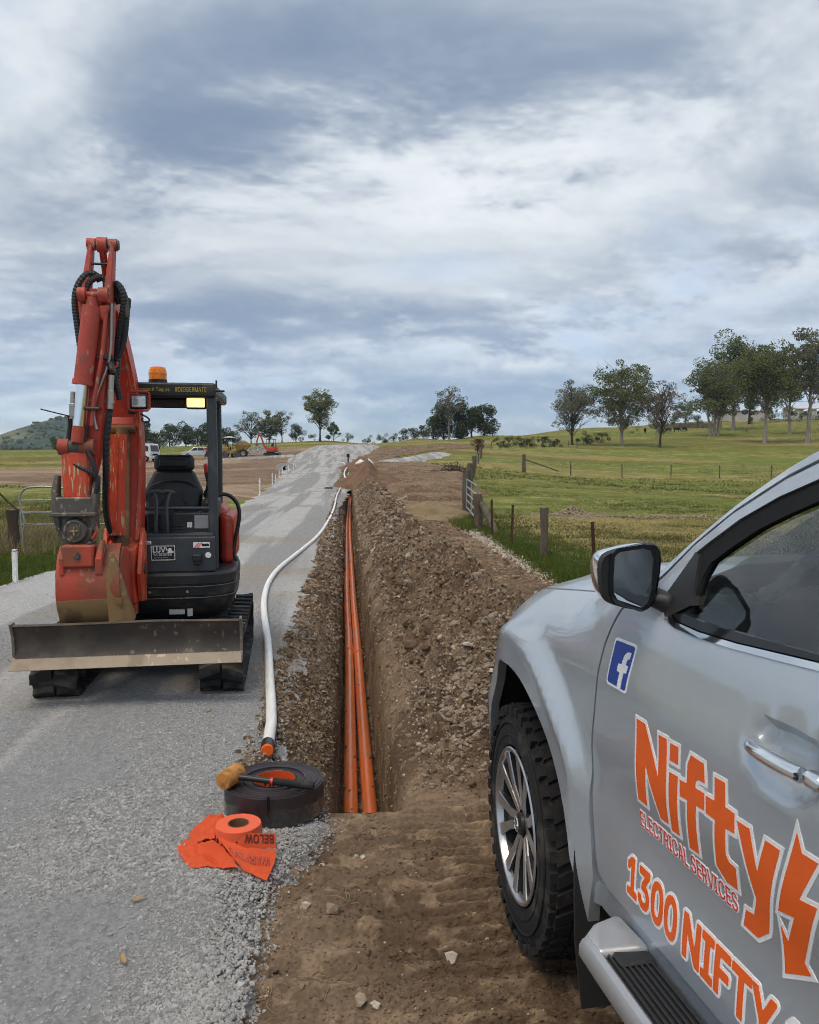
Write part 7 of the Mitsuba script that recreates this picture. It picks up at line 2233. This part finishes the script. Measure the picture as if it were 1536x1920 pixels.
g = lambda x, y, z: (x, y, tz + z)
sheet([[g(-.852, 3.195, .012), g(-.80, 3.20, .055), g(-.752, 3.215, .060), g(-.705, 3.14, .040)],
       [g(-.872, 3.10, .010), g(-.80, 3.09, .030), g(-.74, 3.09, .072), g(-.70, 3.07, .055)],
       [g(-.880, 3.015, .012), g(-.825, 3.00, .018), g(-.77, 3.00, .050), g(-.718, 2.985, .060)]], 44, .020, 1)
sheet([[g(-.880, 3.015, .012), g(-.825, 3.0, .020), g(-.775, 2.985, .042), g(-.70, 2.955, .060)],
       [g(-.845, 2.935, .010), g(-.79, 2.935, .030), g(-.72, 2.925, .012), g(-.66, 2.91, .034)],
       [g(-.800, 2.875, .006), g(-.75, 2.865, .012), g(-.68, 2.855, .010), g(-.61, 2.835, .012)]], 44, .020, 2)
# twisted strip standing up behind, with lettering upside down
fs = sheet([[g(-.700, 2.955, .088), g(-.62, 2.945, .098), g(-.50, 2.975, .082)], [g(-.705, 2.945, .060), g(-.62, 2.925, .050), g(-.495, 2.955, .036)]], 20, .002, 3)
flap = sheet([[g(-.715, 2.955, .080), g(-.60, 2.905, .062), g(-.490, 2.935, .042)], [g(-.665, 2.905, .052), g(-.575, 2.855, .036), g(-.488, 2.865, .020)], [g(-.595, 2.84, .010), g(-.545, 2.80, .010), g(-.500, 2.775, .004)]], 24, .003, 4)


def film_text(f, text, a0, a1, b0, b1, mt, lift=.0012, flip=True):
    m = meshkit.text_mesh(text, 1.0, .02, True)
    v = m.vertices
    x = (v[:, 0] - v[:, 0].min()) / np.ptp(v[:, 0])
    y = (v[:, 1] - v[:, 1].min()) / np.ptp(v[:, 1])
    if flip:
        x, y = 1 - x, 1 - y
    P = f(np.stack([np.clip(a1 + (a0 - a1) * y, 0, 1), np.clip(b0 + (b1 - b0) * x, 0, 1)], -1))
    nrm = np.array([0.0, -.55, .83])
    return put('lettering', trimesh.Trimesh(P + nrm * (lift + (v[:, 2:3] > .01) * .0008), m.faces, process=False), mt, tp, smooth=False)


film_text(fs, 'BELOW', .12, .72, .55, .97, 'tape_black', .004)
film_text(flap, 'WARNING', .30, .60, .08, .92, 'tape_print', .0045)

# ------------------------------------------------------------------ stones, clods, gravel, grass
mat('stone_grey', P_(proc(lambda p, n, uv: mix(C3(.15, .15, .155), C3(.52, .515, .50), noise(p.x * 61, p.y * 61, p.z * 61) * .7 + .3 * noise(p.x * 190, p.y * 190, p.z * 190))), .85, spec=.25))
mat('stone_pale', P_(proc(lambda p, n, uv: mix(C3(.30, .25, .19), C3(.58, .53, .45), noise(p.x * 45, p.y * 45, p.z * 45) * .5 + .5 * fbm(p.x * 90, p.y * 90, p.z * 90, 2))), .85, spec=.2))
mat('stone_brown', P_(proc(lambda p, n, uv: mix(C3(.165, .125, .092), C3(.37, .30, .225), noise(p.x * 23, p.y * 23, p.z * 23) * .6 + .4 * noise(p.x * 110, p.y * 110, p.z * 110))), .9, spec=.15))
mat('clod_soil', P_(proc(lambda p, n, uv: mix(C3(.098, .067, .045), C3(.19, .137, .094), noise(p.x * 21, p.y * 21, p.z * 21) * .6 + .4 * noise(p.x * 130, p.y * 130, p.z * 130))), .95, spec=.1))
_ico = trimesh.creation.icosphere(1, 1.0)
_ico0 = trimesh.creation.icosphere(0, 1.0)


def rocks(P, size, rng, base=_ico0, flat=(.45, .9), sink=.15, sharp=.30):
    n, m = len(P), len(base.vertices)
    V = base.vertices[None] * (1 + rng.uniform(-sharp, sharp, (n, m, 1)))
    sc = np.stack([rng.uniform(.7, 1.25, n), rng.uniform(.6, 1.0, n), rng.uniform(*flat, n)], -1)
    V = V * sc[:, None]
    q = rng.normal(size=(n, 4)) * [1, .25, .25, 1.0]
    q /= np.linalg.norm(q, axis=1, keepdims=True)
    w, x, y, z = q.T
    R = np.stack([np.stack([1 - 2 * (y * y + z * z), 2 * (x * y - z * w), 2 * (x * z + y * w)], -1), np.stack([2 * (x * y + z * w), 1 - 2 * (x * x + z * z), 2 * (y * z - x * w)], -1), np.stack([2 * (x * z - y * w), 2 * (y * z + x * w), 1 - 2 * (x * x + y * y)], -1)], 1)
    V = np.einsum('nij,nmj->nmi', R, V) * size[:, None, None]
    V = V + P[:, None]
    V[..., 2] += (size * .35)[:, None] * (1 - 2 * sink)
    F = base.faces[None] + (np.arange(n) * m)[:, None, None]
    return V.reshape(-1, 3), F.reshape(-1, 3)


def angular(p, r, rng, flat=.7):
    a = rng.normal(size=(13, 3))
    a /= np.linalg.norm(a, axis=1, keepdims=True)
    a *= rng.uniform(.75, 1.1, (13, 1)) * np.array([1.15, .85, flat]) * r
    m = tm(manifold3d.Manifold.hull_points(a))
    m.apply_transform(rotm([0, 0, 1], rng.uniform(0, 360)))
    m.apply_transform(rotm([1, 0, 0], rng.uniform(-25, 25)))
    m.apply_translation([p[0], p[1], p[2] + r * .3])
    return m


# loose gravel on the near road: size and density vary in patches
rng = np.random.default_rng(21)
n = 150000
yy = 1 / rng.uniform(1 / 9.0, 1 / 1.9, n)
xx = rng.uniform(-.62, .0, n) * yy - rng.uniform(0, .2, n)
dd = sdf(ROAD, xx, yy)
patch = N3(xx, yy, .9, 61) + .22 * np.exp(-((xx + .95) / .5) ** 2) * np.exp(-((yy - 2.7) / .9) ** 2) - .10 * np.exp(-((xx + 2.0) / .9) ** 2 - ((yy - 4.2) / 1.2) ** 2)
ok = (dd > -.10) & (rng.uniform(0, 1, n) < np.clip(1 + dd * 9, 0, 1)) & (rng.uniform(0, 1, n) < np.clip((patch - .42) * 4.2, .05, .80)) & (rng.uniform(0, 1, n) < np.clip(1.3 - yy / 9.5, .2, 1))
ok &= np.hypot(xx - RC[0], yy - RC[1]) > .205
xx, yy, patch = xx[ok], yy[ok], patch[ok]
size = (.0025 + .0080 * rng.beta(1.4, 4.5, len(xx)) * np.clip(patch * 2.2, .6, 1.8)) * (1 + .04 * np.clip(yy - 3, 0, 6))
big = rng.uniform(0, 1, len(xx)) < .006
size[big] *= rng.uniform(1.3, 2.0, big.sum())
_gz = top_z(xx, yy) - .001
v, f = rocks(np.c_[xx, yy, _gz], size, rng)
put('loose_gravel', (v, f), 'stone_grey', smooth=False, kind='stuff', label='loose grey gravel strewn over the near road')
# spill of gravel round the roll and over the soil edge
n = 9000
xx, yy = rng.normal(-.52, .20, n), rng.normal(3.05, .42, n)
dd = sdf(ROAD, xx, yy)
ok = (dd < .06) & (dd > -.16) & (rng.uniform(0, 1, n) < np.clip(1 + dd * 7, 0, 1)) & (yy < 3.45) & (np.hypot(xx - RC[0], yy - RC[1]) > .205)
xx, yy = xx[ok], yy[ok]
size = .0028 + .0055 * rng.beta(1.5, 4, len(xx))
v, f = rocks(np.c_[xx, yy, np.maximum(ground_z(xx, yy), road_top(xx, yy) - .02) + .002], size, rng)
put('loose_gravel', (v, f), 'stone_grey', smooth=False, kind='stuff', label='gravel spilled over the soil edge beside the black roll')

# clods and stones of the heap and the trench banks
rng = np.random.default_rng(22)
n = 90000
s = 1 / rng.uniform(1 / 40.0, 1 / 3.7, n)
t = rng.uniform(-.55, 2.6, n)
hs = heap_size(s)
where = np.where(t > .34, .25 + hs * np.clip(N3(*xy(s, t), 2.6, 71) * 2.4 - .6, .15, 1), np.where(t < -.12, np.clip(N3(*xy(s, t), 3.2, 73) * 2 - .35, .08, 1), .12))
where = np.where(t > 1.52, .05, where)
ok = rng.uniform(0, 1, n) < where
s, t = s[ok], t[ok]
x, y = xy(s, t)
z = ground_z(x, y)
size = (.005 + .026 * rng.beta(1.1, 6.0, len(s))) * np.clip(s / 5, 1, 4)
bigger = (rng.uniform(0, 1, len(s)) < .022) & (t > .4)
size[bigger] *= rng.uniform(2.0, 3.6, bigger.sum())
size = np.minimum(size, .062 + .012 * rng.uniform(0, 1, len(s)))
kind = rng.uniform(0, 1, len(s)) + .35 * (N3(x, y, 1.6, 75) - .5)
for nm, lo, hi, mt, lab in (('soil_clods', -9, .48, 'clod_soil', 'dark clods of soil over the spoil heap and trench banks'), ('heap_stones', .48, .94, 'stone_brown', 'brown broken stones over the spoil heap'), ('heap_stones', .94, 9, 'stone_pale', 'pale broken stones over the spoil heap')):
    k = (kind >= lo) & (kind < hi)
    v, f = rocks(np.c_[x[k], y[k], z[k]], size[k] * (.8 if mt == 'stone_pale' else 1), rng, sink=.25)
    put(nm, (v, f), mt, smooth=False, kind='stuff', label=lab)
v, f = rocks(np.c_[FALLEN[0], FALLEN[1], FALLEN[2] + 0], FALLEN[3], rng)
put('fallen_soil', (v, f), 'clod_soil', smooth=False, kind='stuff', label='crumbs of soil fallen into the trench round the conduits')
# the loose stones at the near foot of the heap: the larger ones each by themselves
rng = np.random.default_rng(23)
n = 2600
s, t = 4.0 + np.abs(rng.normal(0, .55, n)), rng.normal(.98, .30, n)
ok = (t > .50) & (s < 6)
s, t = s[ok], t[ok]
x, y = xy(s, t)
size = .008 + .030 * rng.beta(1.2, 3.6, len(s))
order = np.argsort(-size)
x, y, size = x[order], y[order], size[order]
z = ground_z(x, y)
nb = 150
for i in range(nb):
    pale = rng.uniform() > .86
    put('stone', angular((x[i], y[i], z[i]), size[i] * 1.05, rng), 'stone_pale' if pale else 'stone_brown', smooth=False, label=('pale' if pale else 'brown') + ' broken stone in the loose pile at the near foot of the spoil heap', cat='stone', group=('pale' if pale else 'brown') + ' loose stones at the near foot of the heap')
v, f = rocks(np.c_[x[nb:], y[nb:], z[nb:]], size[nb:], rng, sink=.2)
put('heap_rubble', (v, f), 'stone_brown', smooth=False, kind='stuff', label='small broken stones at the near foot of the spoil heap')
# crumbs, pebbles and bits on the trampled soil
rng = np.random.default_rng(24)
n = 26000
s, t = 1 / rng.uniform(1 / 5.0, 1 / 1.9, n), rng.uniform(-.6, 1.9, n)
x, y = xy(s, t)
dd = sdf(ROAD, x, y)
ok = (dd < .02) & ~((s > 3.45) & (t < .42)) & (rng.uniform(0, 1, n) < np.clip(N3(x, y, 2.2, 81) * 2.6 - .75, .10, 1))
x, y = x[ok], y[ok]
z = ground_z(x, y)
size = .0022 + .012 * rng.beta(1, 7, len(x))
kind = rng.uniform(0, 1, len(x))
for nm, lo, hi, mt, lab in (('soil_crumbs', 0, .93, 'soil', 'crumbs of soil over the trampled ground'), ('pale_pebbles', .955, 2, 'stone_pale', 'small pale pebbles over the trampled ground')):
    k = (kind >= lo) & (kind < hi)
    v, f = rocks(np.c_[x[k], y[k], z[k]], size[k] * (.85 if mt == 'stone_pale' else 1.1), rng)
    put(nm, (v, f), mt, smooth=False, kind='stuff', label=lab)
# single stones one can point at
for i, (x, y, r, mt, lab) in enumerate([(.128, 2.385, .026, 'stone_pale', 'pale angular stone on the soil near the front wheel'), (-.262, 2.665, .036, 'stone_brown', 'flat tan broken stone lying left of the track prints'), (-.355, 2.70, .020, 'stone_pale', 'white angular stone left of the flat tan stone'),
                                        (-.205, 3.08, .013, 'stone_pale', 'left one of two small white stones between the trench end and the gravel'), (-.178, 3.055, .014, 'stone_pale', 'right one of two small white stones between the trench end and the gravel'), (-.325, 2.97, .012, 'stone_pale', 'small white stone at the edge of the gravel spill'),
                                        (-.40, 2.34, .020, 'clod_soil', 'dark round clod near the gravel edge'), (-.135, 2.20, .026, 'stone_brown', 'tan clod beside a paler one in the lower soil'), (-.095, 2.19, .016, 'stone_pale', 'paler clod right of the tan clod in the lower soil'), (.03, 2.42, .014, 'clod_soil', 'small dark stone left of the pale angular stone')]):
    z = float(ground_z(np.array([x]), np.array([y]))[0])
    put('stone', angular((x, y, z), r, np.random.default_rng(200 + i)), mt, smooth=False, label=lab, cat='stone')
# dry leaves and roots
mat('leaf_tan', {'type': 'principledthin', 'base_color': {'type': 'rgb', 'value': [.46, .34, .19]}, 'roughness': .7, 'spec_trans': 0.0, 'diff_trans': .4, 'eta': 1.3})
mat('root', P_((.32, .235, .14), .9))
for i, (x, y, a, lab) in enumerate([(-.905, 2.645, .6, 'tan dry leaf on the gravel below the warning tape'), (-.845, 2.325, 2.2, 'pale dry leaf near the lower gravel edge'), (-1.18, 4.72, 1.2, 'dry leaf on the gravel in front of the excavator')]):
    b, c = np.meshgrid(np.linspace(-1, 1, 9), np.linspace(-1, 1, 5), indexing='ij')
    L, Wd = .026, .0085
    X = b * L
    Yv = c * Wd * (1 - b ** 2) ** .6
    Z = .006 + .006 * c ** 2 + .004 * np.sin(b * 3)
    v, q = grid_mesh(X * math.cos(a) - Yv * math.sin(a) + x, X * math.sin(a) + Yv * math.cos(a) + y, Z + float(top_z(np.array([x]), np.array([y]))[0]) + .004)
    put('dry_leaf', (v, q), 'leaf_tan', smooth=True, label=lab, cat='leaf')
rng = np.random.default_rng(9)
for cx, cy, n, lab in ((-.41, 2.22, 16, 'tuft of dry roots on the soil at the gravel edge'), (-.235, 2.27, 9, 'small tuft of dry roots in the lower soil'), (-.20, 2.72, 6, 'few dry rootlets beside the flat tan stone'), (-.07, 3.28, 6, 'wisp of dry grass lying before the end of the trench'), (-.52, 2.33, 8, 'dry grass wisp at the very edge of the gravel')):
    R = []
    for k in range(n):
        a, l = rng.uniform(0, 2 * np.pi), rng.uniform(.03, .085)
        p0 = np.array([cx + rng.normal() * .012, cy + rng.normal() * .012])
        p1 = p0 + np.array([math.cos(a), math.sin(a)]) * l * .5 + rng.normal(size=2) * .01
        p2 = p0 + np.array([math.cos(a), math.sin(a)]) * l + rng.normal(size=2) * .02
        zz = ground_z(np.array([p0[0], p1[0], p2[0]]), np.array([p0[1], p1[1], p2[1]])) + [.003, .014 * rng.uniform(.3, 1), .004]
        R.append(tube(spline(np.c_[np.array([p0, p1, p2]), zz], 8), np.linspace(.0011, .0006, 8), 4, caps=False))
    put('root_tuft', cat(R), 'root', smooth=True, label=lab, cat='roots')

# grass: blades of the verge on the left and the paddock on the right
def grassmat(name, a, b):
    mat(name, {'type': 'principledthin', 'base_color': proc(lambda p, n, uv: mix(C3(*a), C3(*b), fbm(p.x * 1.3, p.y * 1.3, 0, 3)) * (.7 + .6 * noise(p.x * 17, p.y * 17))), 'roughness': .6, 'spec_trans': 0.0, 'diff_trans': .8, 'eta': 1.3})


grassmat('grass_green', (.085, .135, .028), (.14, .165, .045))
grassmat('grass_dry', (.24, .19, .10), (.34, .275, .15))
grassmat('grass_olive', (.115, .125, .040), (.175, .160, .065))


def blades(x, y, h, rng, per=7, spread=.06, width=.012):
    n = len(x)
    X = np.repeat(x, per) + rng.normal(size=n * per) * spread
    Y = np.repeat(y, per) + rng.normal(size=n * per) * spread
    Hh = np.repeat(h, per) * rng.uniform(.5, 1.15, n * per)
    Z = ground_z(X, Y) - .02
    a = rng.uniform(0, 2 * np.pi, n * per)
    lean = rng.normal(size=(n * per, 2)) * .38 * Hh[:, None]
    w = width * rng.uniform(.6, 1.2, n * per)
    A = np.c_[X - w * np.cos(a), Y - w * np.sin(a), Z]
    B = np.c_[X + w * np.cos(a), Y + w * np.sin(a), Z]
    C = np.c_[X + lean[:, 0], Y + lean[:, 1], Z + Hh]
    V = np.stack([A, B, C], 1).reshape(-1, 3)
    return V, np.arange(len(V)).reshape(-1, 3)


rng = np.random.default_rng(31)


def scatter(n, x0, x1, y0, y1, keep):
    """more tufts near, fewer far; only where the ground is grass"""
    y = 1 / rng.uniform(1 / y1, 1 / y0, n)
    k = rng.uniform(x0, x1, n)
    x = k * y
    ok = (sdf(ROAD, x, y) < -.05) & (sdf(EARTH, x, y) < .0) & (sdf(PAD, x, y) < -.5) & keep(x, y)
    return x[ok], y[ok]


x, y = scatter(15000, -.62, -.30, 9.2, 30, lambda x, y: rng.uniform(0, 1, len(x)) < np.clip(N3(x, y, .8, 91) * 2.2 - .3, .2, 1))
tall = np.clip(N3(x, y, .5, 93) * 2 - .7, 0, 1)
put('verge_grass', blades(x, y, .07 + .16 * tall + .04 * (y > 13.5), rng, 8, .07, .008), 'grass_green', kind='stuff', label='green grass of the verge left of the road')
x, y = scatter(2600, -.62, -.30, 12.6, 34, lambda x, y: (rng.uniform(0, 1, len(x)) < np.clip(N3(x, y, .6, 95) * 3 - 1.2, .0, 1)))
put('dry_grass', blades(x, y, .22 + .22 * rng.uniform(0, 1, len(x)), rng, 8, .09, .007), 'grass_dry', kind='stuff', label='tall dry grass stalks by the left fence')
x, y = scatter(26000, .07, .55, 9.0, 60, lambda x, y: rng.uniform(0, 1, len(x)) < np.clip(N3(x, y, .35, 97) * 2.2 - .3, .15, 1))
put('paddock_grass', blades(x, y, .05 + .05 * N3(x, y, .5, 99), rng, 7, .10, .012), 'grass_olive', kind='stuff', label='short olive pasture grass of the right paddock')
x, y = scatter(9000, .05, .30, 9.5, 26, lambda x, y: (sdf(EARTH, x, y) > -.7) | ((sdf(EARTH, x, y) > -1.5) & (rng.uniform(0, 1, len(x)) < .3)))
put('edge_grass', blades(x, y, .10 + .10 * rng.uniform(0, 1, len(x)), rng, 8, .06, .008), 'grass_green', kind='stuff', label='greener grass along the fence at the edge of the dug earth')
x, y = scatter(5000, -.62, .55, 45, 230, lambda x, y: N3(x, y, .05, 98) > .5)
put('far_tussocks', blades(x, y, .07 + .12 * rng.uniform(0, 1, len(x)), rng, 6, .35, .06), 'grass_olive', kind='stuff', label='low tussocks over the far fields')
# pale stones along the paddock edge and the old rubble line across the paddock
n = 1500
k = rng.uniform(0, 1, n)
ex_ = np.interp(k, np.linspace(0, 1, 6), [2.25, 2.0, 1.85, 1.70, 1.55, 1.42]) + rng.normal(size=n) * .10
ey_ = np.interp(k, np.linspace(0, 1, 6), [9.5, 11.3, 13.2, 15.2, 17.2, 19.0]) + rng.normal(size=n) * .15
v, f = rocks(np.c_[ex_, ey_, ground_z(ex_, ey_)], .015 + .045 * rng.beta(1.1, 5, n), rng)
put('edge_stones', (v, f), 'stone_pale', smooth=False, kind='stuff', label='pale stones along the edge of the dug earth below the fence')
n = 1300
kx = np.concatenate([rng.normal(.200, .016, 800), rng.uniform(.15, .52, 500)])
ky = np.concatenate([rng.normal(24.3, .5, 800), rng.normal(24.0, .25, 500)])
x, y = kx * ky, ky
hh = np.where(np.arange(n) < 800, .28 * np.exp(-((kx - .200) / .014) ** 2 - ((ky - 24.3) / .5) ** 2), .02)
v, f = rocks(np.c_[x, y, ground_z(x, y) + hh * rng.uniform(.3, 1, n)], .025 + .085 * rng.beta(1.1, 4, n), rng)
put('paddock_rubble', (v, f), 'stone_brown', smooth=False, kind='stuff', label='low heap and line of old rubble across the paddock')
# pale mound of sand and the reddish spoil beyond the trench
def mound(name, cx, cy, rx, ry, h, mt, label, seed, rot=0.0):
    a, b = np.meshgrid(np.linspace(-1.25, 1.25, 70), np.linspace(-1.25, 1.25, 70), indexing='ij')
    X = cx + (a * math.cos(rot) - b * math.sin(rot)) * rx
    Y = cy + (a * math.sin(rot) + b * math.cos(rot)) * ry
    r = np.hypot(a, b)
    Z = ground_z(X, Y) - .12 + h * np.clip(1.15 - r, 0, 1) ** .8 + (N3(X, Y, 3 / max(rx, .5), seed) - .5) * h * .35 + (N3(X, Y, 3.5, seed + 2) - .5) * .12
    v, q = grid_mesh(X, Y, Z)
    put(name, (v, q), mt, smooth=True, label=label, kind='structure')


mound('sand_mound', .62, 24.2, 1.25, 2.6, .46, 'sand_soil', 'low mound of yellowish sand right of the spoil heap', 3, .0)
mound('red_spoil', -4.5, 74.5, 1.7, 5.5, .95, 'red_soil', 'heap of reddish spoil at the far end of the trench', 4)
mound('far_spoil', -2.35, 48, 1.9, 6.0, .95, 'red_soil', 'dark reddish stretch of the spoil heap', 5)
mound('side_spoil', .6, 36, 2.6, 4.5, .75, 'soil', 'low bank of scraped earth right of the spoil heap', 7)
# folded pale sheet on the heap, small pale board on the sand
ps = thing('pale_sack', 'crumpled white sack lying on the heap at the far end of the trench', 'sack')
x, y = -3.45, 61.0
z = float(ground_z(np.array([x]), np.array([y]))[0])
put('sack', cat([hullpts([(x - .5, y, z + .15), (x - .2, y + .2, z + .40), (x, y, z + .28)], .10), hullpts([(x + .1, y, z + .30), (x + .4, y + .1, z + .45), (x + .7, y, z + .12)], .10)]), 'conduit_white', ps, smooth=50)
pb = thing('pale_offcut', 'pale offcut lying on the near end of the sand mound', 'offcut')
z = float(ground_z(np.array([-.35]), np.array([22.6]))[0])
put('piece', cat([cbox((.42, .10, .06), (-.42, 22.6, z + .10), .01, rotm([0, 0, 1], 32)), cbox((.34, .09, .05), (-.22, 23.1, z + .22), .01, rotm([0, 1, 0], -22))]), 'stone_pale', pb)
# ------------------------------------------------------------------ thin haze over the land
scene['haze_air'] = {'type': 'homogeneous', 'albedo': {'type': 'rgb', 'value': [.93, .95, .97]}, 'sigma_t': {'type': 'rgb', 'value': [.00010, .00012, .00015]}}
scene['camera']['medium'] = {'type': 'ref', 'id': 'haze_air'}
scene['haze'] = {'type': 'cube', 'to_world': T().translate([0, 1200, 36]).scale([2700, 3900, 56]), 'bsdf': {'type': 'null'}, 'interior': {'type': 'ref', 'id': 'haze_air'}}
labels['haze'] = {'label': 'thin haze in the air over the fields', 'kind': 'stuff'}
